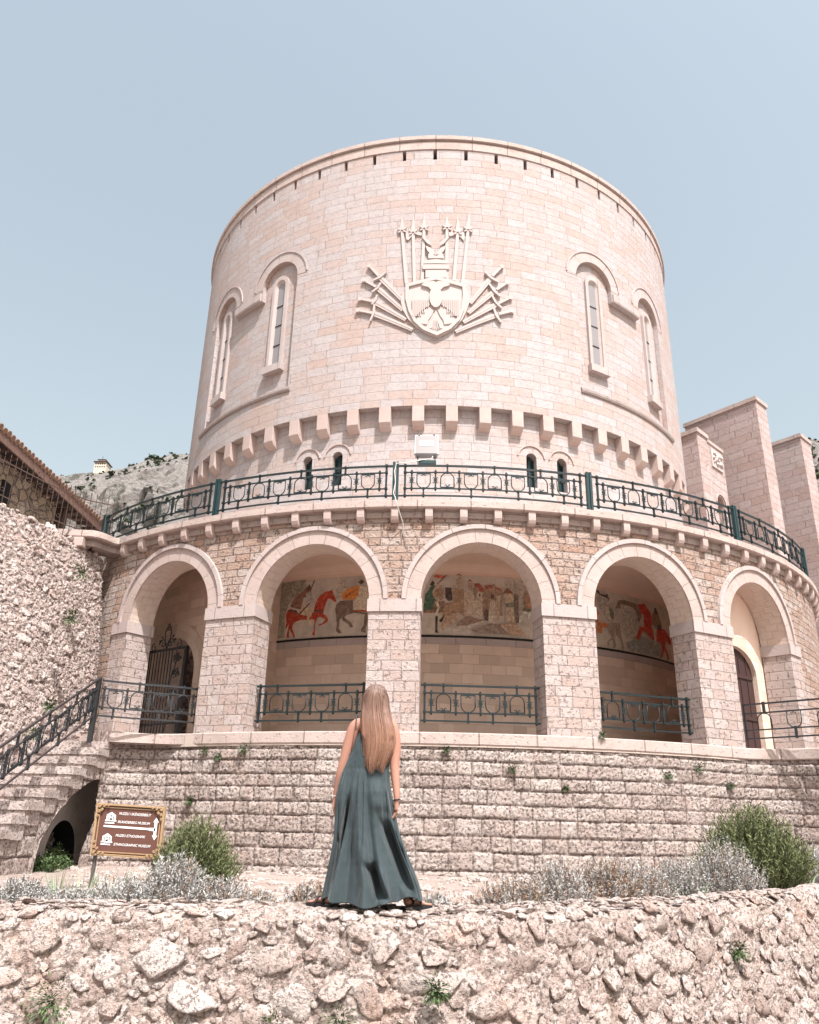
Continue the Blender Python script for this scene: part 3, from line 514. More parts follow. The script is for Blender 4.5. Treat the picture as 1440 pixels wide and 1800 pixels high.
# main drum up to the slots' foot, with the two recessed window fields
cols = [(t, 16, 16) for t in np.arange(-180, -56, 2.0)] + niche_cols(-1) + [(t, 16, 16) for t in np.arange(-26, 27, 2.0)] + niche_cols(1) + [(t, 16, 16) for t in np.arange(57, 181.5, 2.0)]
cols[-1] = (180, 16, 16)
colwall(mb, RT, cols, 12.156, 21.95, 0.17)
mb.build('drum_wall', M['drum'], tower)
mb = MB(); cols = []
slots = [k * 6.056 - 0.4 for k in range(-29, 30)]
cols.append((-180, 22, 22))
for t in slots:
    for q in (t - 2.2, ): cols.append((q, 21.95, 21.95))
    cols += [(t - 0.36, 21.95, 21.95), (t - 0.36, 21.95, 22.41), (t + 0.36, 21.95, 22.41), (t + 0.36, 21.95, 21.95), (t + 2.2, 21.95, 21.95)]
cols.append((180, 22, 22))
colwall(mb, RT, cols, 21.95, 22.405, 0.45, 0, 1, 0)
mb.build('slotted_parapet_course', [M['drum'], M['dark']], tower)
mb = MB().sweep(arcpath(-180, 180, 0, 2), [(9.7, 22.405), (RT + 0.035, 22.405), (RT + 0.035, 22.74), (RT - 0.03, 22.74), (RT - 0.03, 22.79), (RT + 0.10, 22.81), (RT + 0.10, 22.97), (9.7, 22.99)], cap=False)
mb.build('parapet_cap', M['coping'], tower)
# lower stage with small windows
mb = MB(); cols = [(-180, 9, 9)] + [(t, 9, 9) for t in np.arange(-178, -27, 2.0)]
SW = [-23.4, -17.4, 17.4, 23.4]; d = math.degrees(0.17 / RL)
for i, t in enumerate(SW):
    cols += [(t - d, 9.75, 9.75), (t - d, 9.75, 10.73)]
    for k in range(1, 10): a = math.pi * k / 10; cols.append((t - d * math.cos(a), 9.75, 10.73 + 0.17 * math.sin(a)))
    cols += [(t + d, 9.75, 10.73), (t + d, 9.75, 9.75)]
    if i == 1: cols += [(q, 9.75, 9.75) for q in np.arange(-14, 15, 2.0)]
cols += [(t, 9, 9) for t in np.arange(27, 179, 2.0)] + [(180, 9, 9)]
colwall(mb, RL, cols, 7.3, 12.156, 0.28, 0, 1, 0)
mb.sweep(arcpath(-180, 180, 0, 2), [(RL - 0.3, 12.1563), (RT, 12.1563), (RT, 12.1564), (RL - 0.3, 12.1564)], cap=False)
mb.build('lower_stage_wall', [M['drum_low'], M['glass']], tower)
for t in SW:
    wf = MB()
    r = RL - 0.22
    for a, b, z0, z1 in ((-0.165, -0.14, 9.76, 10.74), (0.14, 0.165, 9.76, 10.74), (-0.012, 0.012, 9.76, 10.86), (-0.165, 0.165, 9.76, 9.80), (-0.165, 0.165, 10.30, 10.325)):
        relief(wf, [(a, z0), (b, z0), (b, z1), (a, z1)], r - 0.02, r + 0.02, th0=t)
    f = wf.build('small_window_frame', M['post'], tower)
    hm = MB(); ring_relief(hm, t, RL, 10.70, 0.47, 0.43, -0.02, 0.035, n=16, a0=8, a1=172); hm.build('small_window_hood', M['corbel'], tower)
for k in range(-13, 13):
    t = 2.95 + 5.77 * k
    cb = MB(); a = math.degrees(0.185 / RT)
    cb.sweep(arcpath(t - a, t + a, 0, 1.1), [(RL - 0.05, 11.42), (RL + 0.02, 11.43), (RL + 0.17, 11.50), (RT + 0.004, 11.62), (RT + 0.004, 12.154), (RL - 0.05, 12.154)])
    cb.build('corbel', M['corbel'], tower, bevel=0.012)
for sg in (-1, 1):
    L = MB(); t0, t1 = sorted((sg * 27.4, sg * 57.6))
    L.sweep(arcpath(t0, t1, 0, 1.0), [(RT - 0.19, 13.30), (RT + 0.05, 13.30), (RT + 0.075, 13.36), (RT + 0.075, 13.44), (RT - 0.0, 13.50), (RT - 0.19, 13.52)])
    L.build('window_ledge', M['ledge'], tower)
    L = MB(); t0, t1 = sorted((sg * 37.4, sg * 45.9))
    L.sweep(arcpath(t0, t1, 0, 1.0), [(RT - 0.02, 17.49), (RT + 0.04, 17.49), (RT + 0.06, 17.55), (RT + 0.06, 17.80), (RT - 0.02, 17.84)])
    L.build('string_moulding', M['trim'], tower)
    for c in NC:
        t = sg * c
        hd = MB(); ring_relief(hd, t, RT, 17.95, 1.25, 1.20, -0.02, 0.04, n=28, a0=3, a1=177)
        ring_relief(hd, t, RT, 17.95, 1.20, 0.825, -0.02, 0.010, n=28)
        hd.build('niche_hood', M['trim'], tower)
        wn = MB(); r = RT - 0.17
        # splayed frame round the slit
        fo = [(-0.36, 14.55), (-0.36, 17.9)] + [(-0.36 * math.cos(a), 17.9 + 0.36 * math.sin(a)) for a in np.linspace(0.3, math.pi - 0.3, 9)] + [(0.36, 17.9), (0.36, 14.55)]
        fi = [(-0.24, 14.62), (-0.24, 17.85)] + [(-0.24 * math.cos(a), 17.85 + 0.24 * math.sin(a)) for a in np.linspace(0.3, math.pi - 0.3, 9)] + [(0.24, 17.85), (0.24, 14.62)]
        fs = [(-0.15, 14.66), (-0.15, 17.82)] + [(-0.15 * math.cos(a), 17.82 + 0.15 * math.sin(a)) for a in np.linspace(0.3, math.pi - 0.3, 9)] + [(0.15, 17.82), (0.15, 14.66)]
        def q3(s, h, d): return PT(t + math.degrees(s / RT), r + d, h)
        n = len(fo); V = [q3(s, h, 0.0) for s, h in fo] + [q3(s, h, 0.10) for s, h in fo] + [q3(s, h, 0.10) for s, h in fi] + [q3(s, h, 0.012) for s, h in fs]
        F = []
        for i in range(n):
            j = (i + 1) % n
            F += [(i, j, j + n, i + n), (i + n, j + n, j + 2 * n, i + 2 * n), (i + 2 * n, j + 2 * n, j + 3 * n, i + 3 * n)]
        wn.add(V, F, [(0.5 * V[k][0], V[k][2]) for k in range(len(V))], 0)
        w = wn.build('slit_window', M['trim'], tower)
        pn = MB(); relief(pn, fs, r + 0.004, r + 0.010, th0=t, side=False)
        for zz in (15.4, 16.2, 17.0): relief(pn, [(-0.15, zz), (0.15, zz), (0.15, zz + 0.03), (-0.15, zz + 0.03)], r + 0.01, r + 0.03, 1, th0=t)
        pn.build('pane', [M['pane'], M['greyiron']], w)
        sl = MB(); relief(sl, [(-0.42, 14.30), (0.42, 14.30), (0.42, 14.56), (-0.42, 14.56)], r, r + 0.20, th0=t); sl.build('sill', M['trim'], w)
# carved coat of arms
_rel = relief
def crelief(mb, poly, r_in, r_out, **k): _rel(mb, poly, RT + (r_in - RT) * (0.7 if r_in > RT else 1), RT + (r_out - RT) * 0.7, **k)
crest = empty('coat_of_arms', (0, 0, 0)); crest.parent = tower; crest.location = (0, -RT, 8.4)
def rpart(name, polys, d0, d1, parent=crest):
    m = MB()
    for p in polys: crelief(m, p, RT + d0, RT + d1)
    return m.build(name, M['emblem'], parent)
def strip(a, b, w): 
    dx, dy = b[0] - a[0], b[1] - a[1]; L = math.hypot(dx, dy) or 1; nx, ny = -dy / L * w / 2, dx / L * w / 2
    return [(a[0] - nx, a[1] - ny), (b[0] - nx, b[1] - ny), (b[0] + nx, b[1] + ny), (a[0] + nx, a[1] + ny)]
sh = MB(); o_ = EM['shield_out']; crelief(sh, o_, RT - 0.01, RT + 0.12)
o2 = EM['shield_in']
for i in range(len(o2)):
    a, b = o2[i], o2[(i + 1) % len(o2)]
    cx, cy = 0.0, 15.75
    def off(p, k): return (cx + (p[0] - cx) * k, cy + (p[1] - cy) * k)
    crelief(sh, [off(a, 1.13), off(b, 1.13), off(b, 1.0), off(a, 1.0)] if True else None, RT + 0.11, RT + 0.20)
sh.build('shield', M['emblem'], crest)
eg = MB()
for p in EM['wings']: crelief(eg, p, RT + 0.11, RT + 0.175)
for p in EM['legs'] + [EM['tail']]: crelief(eg, p, RT + 0.11, RT + 0.17)
crelief(eg, EM['body'], RT + 0.11, RT + 0.25)
for p in EM['heads']: crelief(eg, p, RT + 0.11, RT + 0.22)
for a, b in EM['feathers']: crelief(eg, strip(a, b, 0.03), RT + 0.17, RT + 0.215)
for a, b in EM['tailf']: crelief(eg, strip(a, b, 0.03), RT + 0.165, RT + 0.215)
eg.build('double_headed_eagle', M['emblem'], crest)
def sw(a, b, w0, w1, tip=True):
    dx, dy = b[0] - a[0], b[1] - a[1]; L = math.hypot(dx, dy); nx, ny = -dy / L, dx / L
    return [(a[0] - nx * w0, a[1] - ny * w0), (b[0] - nx * w1, b[1] - ny * w1), (b[0] + nx * w1, b[1] + ny * w1), (a[0] + nx * w0, a[1] + ny * w0)]
for pm, gc, tp, g0, g1 in EM['swords']:
    m = MB(); crelief(m, sw(gc, tp, 0.085, 0.06), RT - 0.01, RT + 0.09); crelief(m, sw(gc, tp, 0.018, 0.014), RT + 0.085, RT + 0.105)
    crelief(m, sw(pm, gc, 0.035, 0.045), RT - 0.01, RT + 0.13)
    gm = ((g0[0] + g1[0]) / 2, (g0[1] + g1[1]) / 2); ln = (gm[0] - tp[0], gm[1] - tp[1]); l = math.hypot(*ln); bow = (gm[0] - ln[0] / l * 0.05, gm[1] - ln[1] / l * 0.05)
    crelief(m, sw(g0, bow, 0.03, 0.035), RT - 0.01, RT + 0.15); crelief(m, sw(bow, g1, 0.035, 0.03), RT - 0.01, RT + 0.15)
    crelief(m, [(pm[0] + 0.075 * math.cos(a), pm[1] + 0.075 * math.sin(a)) for a in np.linspace(0, 2 * math.pi, 9)[:-1]], RT - 0.01, RT + 0.14)
    m.build('sword', M['emblem'], crest)
for hd_, top, bt_ in EM['spears']:
    m = MB(); crelief(m, sw(top, bt_, 0.05, 0.055), RT - 0.01, RT + 0.08)
    x, y = top; crelief(m, [(x - 0.035, y + 0.02), (x + 0.035, y + 0.02), (x + 0.07, y + 0.13), (hd_[0], hd_[1] + 0.17), (x - 0.07, y + 0.13)], RT - 0.01, RT + 0.12)
    for sx_ in (-1, 1):
        crelief(m, [(x + sx_ * 0.03, y - 0.02), (x + sx_ * 0.13, y + 0.05), (x + sx_ * 0.15, y + 0.13), (x + sx_ * 0.09, y + 0.10), (x + sx_ * 0.035, y + 0.06)], RT - 0.01, RT + 0.13)
        crelief(m, [(x + sx_ * 0.03, y - 0.05), (x + sx_ * 0.14, y - 0.10), (x + sx_ * 0.12, y - 0.03), (x + sx_ * 0.03, y + 0.0)], RT - 0.01, RT + 0.12)
    m.build('spear', M['emblem'], crest)
rpart('banner', EM['blades'], -0.01, 0.07)
rpart('helmet', EM['helmet'] + EM['horns'], -0.01, 0.15)
# ------------------------------------------------------------------ the arcade that wraps the tower's foot
RA, HSP, RO = 13.88, 5.02, 1.435
AC = [-29.7, -12.1, 4.75, 22.0, 39.4]
dA = math.degrees(RO / RA)
M['voussoir'] = plainstone('voussoir_stone', (0.455, 0.375, 0.35), (0.41, 0.32, 0.285), pit=0.5, grain=30, rel=0.012, joint=0.47, stain=0.15)
arc = empty('arcade_building', (0, AY - RA, 1.9), label='curved stone arcade of five round arches under a corbelled balcony, on a rough block base', cat='arcade')
def cr(pts, n=6):
    """Catmull-Rom through plan points"""
    out = []; P = [pts[0]] + list(pts) + [pts[-1]]
    for i in range(1, len(P) - 2):
        p0, p1, p2, p3 = [np.array(q, float) for q in P[i - 1:i + 3]]
        for k in range(n):
            t = k / n
            out.append(tuple(0.5 * ((2 * p1) + (-p0 + p2) * t + (2 * p0 - 5 * p1 + 4 * p2 - p3) * t * t + (-p0 + 3 * p1 - 3 * p2 + p3) * t ** 3)))
    out.append(tuple(pts[-1])); return out
def framed(pts):
    out = []
    for i, p in enumerate(pts):
        a = pts[max(0, i - 1)]; b = pts[min(len(pts) - 1, i + 1)]
        tx, ty = b[0] - a[0], b[1] - a[1]; L = math.hypot(tx, ty); out.append((p[0], p[1], ty / L, -tx / L))
    return out
def circ(t0, t1, R, step=1.5):
    n = int(abs(t1 - t0) / step) + 1
    return [(R * math.sin(R_(t0 + (t1 - t0) * k / n)), AY - R * math.cos(R_(t0 + (t1 - t0) * k / n))) for k in range(n + 1)]
cop_pts = cr([(-11.0, 20.5), (-10.4, 20.55), (-9.75, 20.62), (-9.25, 20.72), (-8.98, 21.2), (-8.75, 21.35)], 5)[:-1] + circ(-37.3, 84, 14.0)
cop = framed(cop_pts)
mb = MB(); mb.sweep(cop, [(-0.6, 7.255), (0.07, 7.255), (0.11, 7.28), (0.11, 7.44), (0.07, 7.46), (-0.6, 7.46)])
mb.build('coping', M['coping'], arc)
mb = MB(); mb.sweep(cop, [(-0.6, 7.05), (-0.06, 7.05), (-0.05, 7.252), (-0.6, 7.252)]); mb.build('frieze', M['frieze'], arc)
for k in range(-11, 25):
    t = -0.45 + 3.42 * k
    if t < -39: continue
    cb = MB(); a = math.degrees(0.092 / 14)
    cb.sweep(arcpath(t - a, t + a, 0, 1), [(RA - 0.05, 6.92), (RA + 0.09, 6.925), (RA + 0.15, 6.96), (RA + 0.185, 7.04), (RA + 0.19, 7.12), (RA + 0.19, 7.253), (RA - 0.05, 7.253)])
    cb.build('corbel', M['corbel'], arc, bevel=0.012)
cb = MB(); cb.box((-9.72, 20.62, 7.10), (0.42, 0.3, 0.26)); cb.build('corner_bracket', M['corbel'], arc, bevel=0.02)
# spandrel wall with the five openings
cols = [(t, HSP, HSP) for t in np.arange(-43.5, -36, 1.4)]
for i, c in enumerate(AC):
    cols += [(c - dA, HSP, HSP)]
    for k in range(0, 25): a = math.pi * k / 24; cols.append((c - dA * math.cos(a), HSP, HSP + RO * math.sin(a)))
    nx = AC[i + 1] - dA if i < 4 else 84
    t = c + dA + 1.2
    while t < nx - 0.6: cols.append((t, HSP, HSP)); t += 1.3
mb = MB(); colwall(mb, RA, cols, HSP, 7.26, 0.76, 0, -1, 1)
colwall(mb, RA - 0.76, cols, HSP, 7.24, 0.0, 2, -1, 2)
mb.build('spandrel_wall', [M['rough'], M['intrados'], M['plaster']], arc)
def block(name, t0, t1, r0, r1, z0, z1, mat, step=1.3, bevel=None, par=arc, mi=None):
    b = MB(); b.sweep(arcpath(t0, t1, 0, step), [(r0, z0), (r1, z0), (r1, z1), (r0, z1)]); return b.build(name, mat, par, bevel=bevel)
edges = [(-38.4, AC[0] - dA)] + [(AC[i] + dA, AC[i + 1] - dA) for i in range(4)] + [(AC[4] + dA, 48.3)]
for a, b in edges:
    block('pier', a, b, RA - 0.76, RA + 0.025, 1.95, 4.72, M['pier'])
    block('impost', a - 0.14 * (a > -38), b + 0.14 * (b < 48), RA - 0.79, RA + 0.065, 4.722, 5.022, M['trim'])
for c in AC:
    v = MB(); ring_relief(v, c, RA, HSP + 0.004, RO + 0.335, RO - 0.004, -0.02, 0.028, n=32); v.build('arch_ring', M['voussoir'], arc)
    v = MB(); ring_relief(v, c, RA, HSP + 0.004, RO + 0.445, RO + 0.337, -0.02, 0.08, n=32); v.build('hood_mould', M['trim'], arc)
block('end_wall', -44.5, -38.4, RA - 0.7, RA - 0.003, 1.0, 5.02, M['rough'])
block('end_wall', 48.3, 84, RA - 0.7, RA - 0.003, -1.2, 5.02, M['rough'])
# gallery inside: floor, back wall, ceiling
block('gallery_floor', -45, 84, RL - 0.1, RA + 0.1, 1.70, 1.949, M['floor'], 3)
block('gallery_ceiling', -34, 84, RL - 0.1, RA - 0.765, 7.10, 7.24, M['plaster'], 3)
block('back_wall', -27, 50, RL - 0.1, RL + 0.02, 1.95, 5.03, M['inner'], 2)
cove = [(RL - 0.1, 5.03), (RL + 0.012, 5.03), (RL + 0.012, 6.83)] + [(RL + 0.012 + 0.3 * (1 - math.cos(a)), 6.83 + 0.27 * math.sin(a)) for a in np.linspace(0.3, math.pi / 2, 5)] + [(RL - 0.1, 7.10)]
mb = MB(); mb.sweep(arcpath(-27, 50, 0, 2), cove); mb.build('gallery_vault_plaster', M['plaster'], arc)
block('back_wall_moulding', -27, 50, RL, RL + 0.05, 4.80, 4.985, M['trim'], 2)
block('mural_base_line', -27, 50, RL, RL + 0.06, 4.99, 5.045, M['blackiron'], 2)
# bay behind arch five: a nearer wall with the door
RD = 13.10
DC, DW = 38.2, 0.98 / 2 + 0.55; d = math.degrees(0.98 / RD)
cols = [(31, 4.15, 4.15), (34, 4.15, 4.15)]
mb = MB(); DH = 4.12; dr = 0.98; 
cols = [(30, 1.95, 1.95), (DC - 5.0, 1.95, 1.95), (DC - 4.55, 1.95, 1.95)]
rr = 4.55; w_ = rr * math.pi / 180 * RD
for k in range(0, 19): a = math.pi * k / 18; cols.append((DC - rr * math.cos(a), 1.95, DH + w_ * 0.68 * math.sin(a)))
cols += [(DC + rr, 1.95, 1.95), (DC + 6, 1.95, 1.95), (52, 1.95, 1.95)]
colwall(mb, RD, cols, 1.95, 7.12, 0.08, 0, 1, 2)
mb.build('door_bay_wall', [M['plaster'], M['doorwood'], M['inner']], arc)
o_, i_ = ring_poly(0, DH, w_ + 0.52, w_, 0, 180, 20)
v = MB()
OV = [(-w_ - 0.42, 1.95)] + [(-(w_ + 0.42) * math.cos(a), DH + (w_ * 0.68 + 0.42) * math.sin(a)) for a in np.linspace(0, math.pi, 19)] + [(w_ + 0.42, 1.95)]
IV = [(-w_, 1.95)] + [(-w_ * math.cos(a), DH + w_ * 0.68 * math.sin(a)) for a in np.linspace(0, math.pi, 19)] + [(w_, 1.95)]
for k in range(len(OV) - 1): relief(v, [OV[k], IV[k], IV[k + 1], OV[k + 1]], RD - 0.01, RD + 0.05, th0=DC)
v.build('door_surround', M['inner'], arc)
dl = MB()
for s in (-0.72, -0.36, 0.0, 0.36, 0.72): relief(dl, [(s - 0.012, 1.96), (s + 0.012, 1.96), (s + 0.012, 4.6), (s - 0.012, 4.6)], RD - 0.08, RD - 0.06, th0=DC)
for z in (2.9, 4.0): relief(dl, [(-1.0, z), (1.0, z), (1.0, z + 0.1), (-1.0, z + 0.1)], RD - 0.08, RD - 0.05, th0=DC)
dl.build('door_leaf_boards', M['doorwood'], arc)
# bay behind arch one: inner wall with round archway, open beyond
RG = 11.7; cols = [(-64, 1.95, 1.95), (-58, 1.95, 1.95), (-52, 1.95, 1.95), (-46.5, 1.95, 1.95)]; gc = -40.0; rr = 5.3; w_ = rr * math.pi / 180 * RG
cols += [(gc - rr, 1.95, 1.95)]
for k in range(0, 19): a = math.pi * k / 18; cols.append((gc - rr * math.cos(a), 1.95, 4.0 + w_ * math.sin(a)))
cols += [(gc + rr, 1.95, 1.95), (-30, 1.95, 1.95), (-26.5, 1.95, 1.95)]
mb = MB(); colwall(mb, RG, cols, 1.95, 7.12, 0.9, 0, -1, 1); mb.build('passage_wall', [M['inner'], M['intrados']], arc)
v = MB(); ring_relief(v, gc, RG, 4.0, w_ + 0.42, w_ - 0.002, -0.01, 0.04, n=24, leg=2.05); v.build('passage_arch_ring', M['inner'], arc)
mb = MB(); a, b = PT(-26.8, RL, 0), PT(-26.8, RG, 0)
mb.add([(a[0], a[1], 1.95), (b[0], b[1], 1.95), (b[0], b[1], 7.12), (a[0], a[1], 7.12)], [(0, 1, 2, 3)], [(0, 0), (1.6, 0), (1.6, 5), (0, 5)], 0); mb.build('cross_wall', M['inner'], arc)
# murals: flat painting on the curved back wall, one panel per arch
def paint(name, c, rough=0.8):
    s = NT(name); o = s.obj(); nz = s.noise(o, 7, 5, 0.7); st = s.noise(s.n('Mapping', i_0=o, i_3=(1, 1, 3.5)).outputs[0], 5, 4, 0.6)
    col = s.mix(s.ramp(s.noise(o, 16, 5, 0.7), [(0.42, 0.0), (0.58, 0.8)]), c, tuple(x * 0.5 for x in c)); col = s.mix(s.ramp(s.noise(o, 11, 4, 0.7), [(0.5, 0.0), (0.62, 0.55)]), col, tuple(min(0.8, x * 1.5 + 0.04) for x in c))
    col = s.mix(s.math('MULTIPLY', s.ramp(st, [(0.5, 0.0), (0.75, 1.0)]), 0.35), col, (0.40, 0.34, 0.28))
    return s.fin(col, rough)
mats = {}
def pm(c):
    c = tuple(min(0.8, x * 1.5) for x in c)
    if c not in mats: mats[c] = paint('mural_paint', c)
    return mats[c]
bgm = NT('mural_ground'); o_n = bgm.obj()
cc = bgm.ramp(bgm.noise(o_n, 1.6, 6, 0.65), [(0.3, (0.40, 0.365, 0.32)), (0.45, (0.56, 0.50, 0.43)), (0.55, (0.64, 0.575, 0.49)), (0.7, (0.47, 0.44, 0.395))])
cc = bgm.mix(bgm.math('MULTIPLY', bgm.ramp(bgm.noise(o_n, 9, 6, 0.75), [(0.4, 0.0), (0.65, 1.0)]), 0.35), cc, (0.33, 0.28, 0.235))
M['mural_bg'] = bgm.fin(cc, 0.85)
RM = RL + 0.022
for mi_, (t0, t1, desc) in enumerate(((-26.8, -5.6, 'painted mural of two riders, one on a red horse'), (-5.6, 18.3, 'painted mural of a walled hill town with a shield bearer'), (18.3, 49, 'painted mural of a rearing red horse and grey riders'))):
    b = MB(); ms = [M['mural_bg']]
    b.sweep(arcpath(t0, t1, 0, 1.5), [(RL, 5.046), (RM, 5.046), (RM, 6.80), (RL, 6.80)], 0)
    for k, (c, poly) in enumerate(MU[mi_]):
        m_ = pm(c)
        if m_ not in ms: ms.append(m_)
        poly = [(s * RM / 10.12, max(5.06, h)) for s, h in poly]
        r = RM + 0.0015 * (k + 1); relief(b, poly, RM - 0.005, r, ms.index(m_), maxe=0.2, side=False)
    b.build('mural', ms, arc, label=desc)
# sill band and podium
pod_pts = cr([(-7.56, 19.25), (-7.5, 19.33), (-7.3, 19.42), (-6.75, 19.6), (-6.2, 19.62), (-5.55, 19.42)], 5)[:-1] + circ(-22.6, 27.5, 14.0) + cr([(7.1, 20.16), (7.6, 20.42), (8.15, 20.5), (8.75, 20.3), (9.3, 19.85), (9.9, 19.0), (10.5, 17.8), (11.0, 16.4), (11.4, 15.0)], 5)
pod = framed(pod_pts)
mb = MB(); mb.sweep(pod, [(-0.9, 1.735), (-0.02, 1.735), (0.0, 1.76), (0.0, 1.98), (-0.03, 2.0), (-0.9, 2.0)], u0=0.3); mb.build('sill_band', M['coping'], arc)
def resample(fr, ds):
    P = np.array([(x, y) for x, y, _, _ in fr]); L = np.concatenate([[0], np.cumsum(np.hypot(*np.diff(P, axis=0).T))])
    s = np.arange(0, L[-1], ds); X = np.interp(s, L, P[:, 0]); Y = np.interp(s, L, P[:, 1])
    N = np.array([(a, b) for _, _, a, b in fr]); nx = np.interp(s, L, N[:, 0]); ny = np.interp(s, L, N[:, 1]); l = np.hypot(nx, ny)
    return s, X, Y, nx / l, ny / l
def blocks_h(S, Z, rows, wmin, wmax, seed, bulge=0.05, joint=0.02):
    """rock-faced coursed blocks: returns height field and per-block tint"""
    rs = np.random.RandomState(seed); H = np.zeros(S.shape); T = np.zeros(S.shape); J = np.zeros(S.shape)
    Zw = Z + 0.025 * fbm(S * 0.8, Z * 0.6, seed + 50, 2) + 0.012 * fbm(S * 4, Z * 3, seed + 51, 2)
    for r in range(len(rows) - 1):
        z0, z1 = rows[r], rows[r + 1]; m = (Zw >= z0) & (Zw < z1)
        e = [-1.0]
        while e[-1] < S.max() + 1: e.append(e[-1] + rs.uniform(wmin, wmax))
        e = np.array(e); Sw = S + 0.015 * fbm(S * 3 + 9 * r, Z * 5, seed + 3, 2); k = np.clip(np.searchsorted(e, Sw[m]) - 1, 0, len(e) - 2)
        du = np.minimum(Sw[m] - e[k], e[k + 1] - Sw[m]); dv = np.minimum(Zw[m] - z0, z1 - Zw[m])
        tint = rs.rand(len(e)); prot = rs.rand(len(e)); dd = np.minimum(du, dv)
        H[m] = sstep(joint * 0.25, joint * 2.0, dd) * (0.5 + 0.6 * prot[k]) * bulge + sstep(0, 0.10, dd) * bulge * 0.10
        T[m] = tint[k]; J[m] = (1 - sstep(0.006, 0.022, dd)) * sstep(0.3, 0.6, vnoise(S[m] * 2.0, Z[m] * 2.5, seed + 9) + 0.25)
    return H, np.stack([T, J], -1)
s_, X, Y, nx, ny = resample(pod, 0.027)
zz = np.arange(-1.35, 1.735, 0.026); zz = np.append(zz, 1.735)
S, Z = np.meshgrid(s_, zz, indexing='ij')
rows = [-2.0, -1.12, -0.78, -0.42, -0.11, 0.24, 0.52, 0.83, 1.10, 1.40, 1.64, 1.9]
H, T = blocks_h(S, Z, rows, 0.32, 0.85, 5, 0.055, 0.02)
rough_ = 0.026 * fbm(S * 6, Z * 6, 21, 4) + 0.022 * fbm(S * 16, Z * 16, 22, 2, True)
f1, f2, _ = worley(S * 12, Z * 15, 31); pit_ = (1 - sstep(0.10, 0.34, f1)) * (vnoise(S * 2.3, Z * 2.3, 41) > 0.35)
H = H * 0.75 + rough_ * 0.8 - 0.030 * pit_ - 0.06
H = H - 0.045 * sstep(1.60, 1.735, Z) + (1.735 - Z) * 0.02
P = np.stack([X[:, None] + nx[:, None] * H, Y[:, None] + ny[:, None] * H, Z], 2)
grid_mesh('podium_wall', P, M['podium'], arc, uv=np.stack([S, Z], 2), tint=T)
# terrace deck behind the railing
mb = MB(); mb.sweep(arcpath(-60, 84, 0, 2.5), [(RL - 0.2, 7.245), (13.6, 7.245), (13.6, 7.40), (RL - 0.2, 7.40)]); mb.build('terrace_deck', M['floor'], arc)
# ------------------------------------------------------------------ iron railings
def arcmap(R, th0=0.0):
    def f(u, w, z):
        a = R_(th0) + u / R; r = R + w
        return (r * math.sin(a), AY - r * math.cos(a), z)
    return f
def linmap(p0, p1, slope=0.0):
    dx, dy = p1[0] - p0[0], p1[1] - p0[1]; L = math.hypot(dx, dy); tx, ty = dx / L, dy / L
    def f(u, w, z): return (p0[0] + tx * u + ty * w, p0[1] + ty * u - tx * w, z + slope * u)
    return f, L
def curvemap(pts):
    P = np.array(pts); Ls = np.concatenate([[0], np.cumsum(np.hypot(*np.diff(P[:, :2], axis=0).T))])
    def f(u, w, z):
        u = min(max(u, 0), Ls[-1] - 1e-4); i = min(int(np.searchsorted(Ls, u, 'right')) - 1, len(P) - 2)
        t = (u - Ls[i]) / (Ls[i + 1] - Ls[i]); p = P[i] * (1 - t) + P[i + 1] * t; d = P[i + 1] - P[i]; L = math.hypot(d[0], d[1])
        return (p[0] + d[1] / L * w, p[1] - d[0] / L * w, z + (p[2] if len(p) > 2 else 0))
    return f, Ls[-1]
def rbar(mb, f, u, z0, z1, wu=0.028, ww=0.028, clips=(), mi=0):
    wu *= 1.35; ww *= 1.3
    def bx(u0, u1, w0, w1, a, b):
        V = [f(uu, ww_, z) for z in (a, b) for uu, ww_ in ((u0, w1), (u1, w1), (u1, w0), (u0, w0))]
        mb.add(V, [(3, 2, 1, 0), (4, 5, 6, 7), (0, 1, 5, 4), (1, 2, 6, 5), (2, 3, 7, 6), (3, 0, 4, 7)], None, mi)
    bx(u - wu / 2, u + wu / 2, -ww / 2, ww / 2, z0, z1)
    for c in clips: bx(u - wu * 0.8, u + wu * 0.8, -ww * 0.75, ww * 0.95, c - 0.022, c + 0.022)
def rrail(mb, f, u0, u1, z, h=0.026, d=0.024, mi=0, step=0.35):
    h *= 1.3; d *= 1.2
    n = max(1, int((u1 - u0) / step)); 
    for i in range(n + 1):
        u = u0 + (u1 - u0) * i / n
        base = len(mb.v)
        mb.v += [f(u, d / 2, z - h / 2), f(u, d / 2, z + h / 2), f(u, -d / 2, z + h / 2), f(u, -d / 2, z - h / 2)]
        if i:
            b = base - 4
            for k in range(4):
                mb.f.append([b + k, base + k, base + (k + 1) % 4, b + (k + 1) % 4]); mb.uv += [(0, 0)] * 4; mb.mi.append(mi); mb.sm.append(False)
def rtube(mb, f, pts, r, mi=0): mb.tube([f(u, w_, z) for u, w_, z in pts], r * 1.3, 5, mi)
def scroll(cx, cz, r, a0, a1, dz=0.0, n=7, sh=0.55):
    return [(cx + r * (1 - sh * k / n) * math.cos(R_(a0 + (a1 - a0) * k / n)), 0.012, cz + r * (1 - sh * k / n) * math.sin(R_(a0 + (a1 - a0) * k / n))) for k in range(n + 1)]
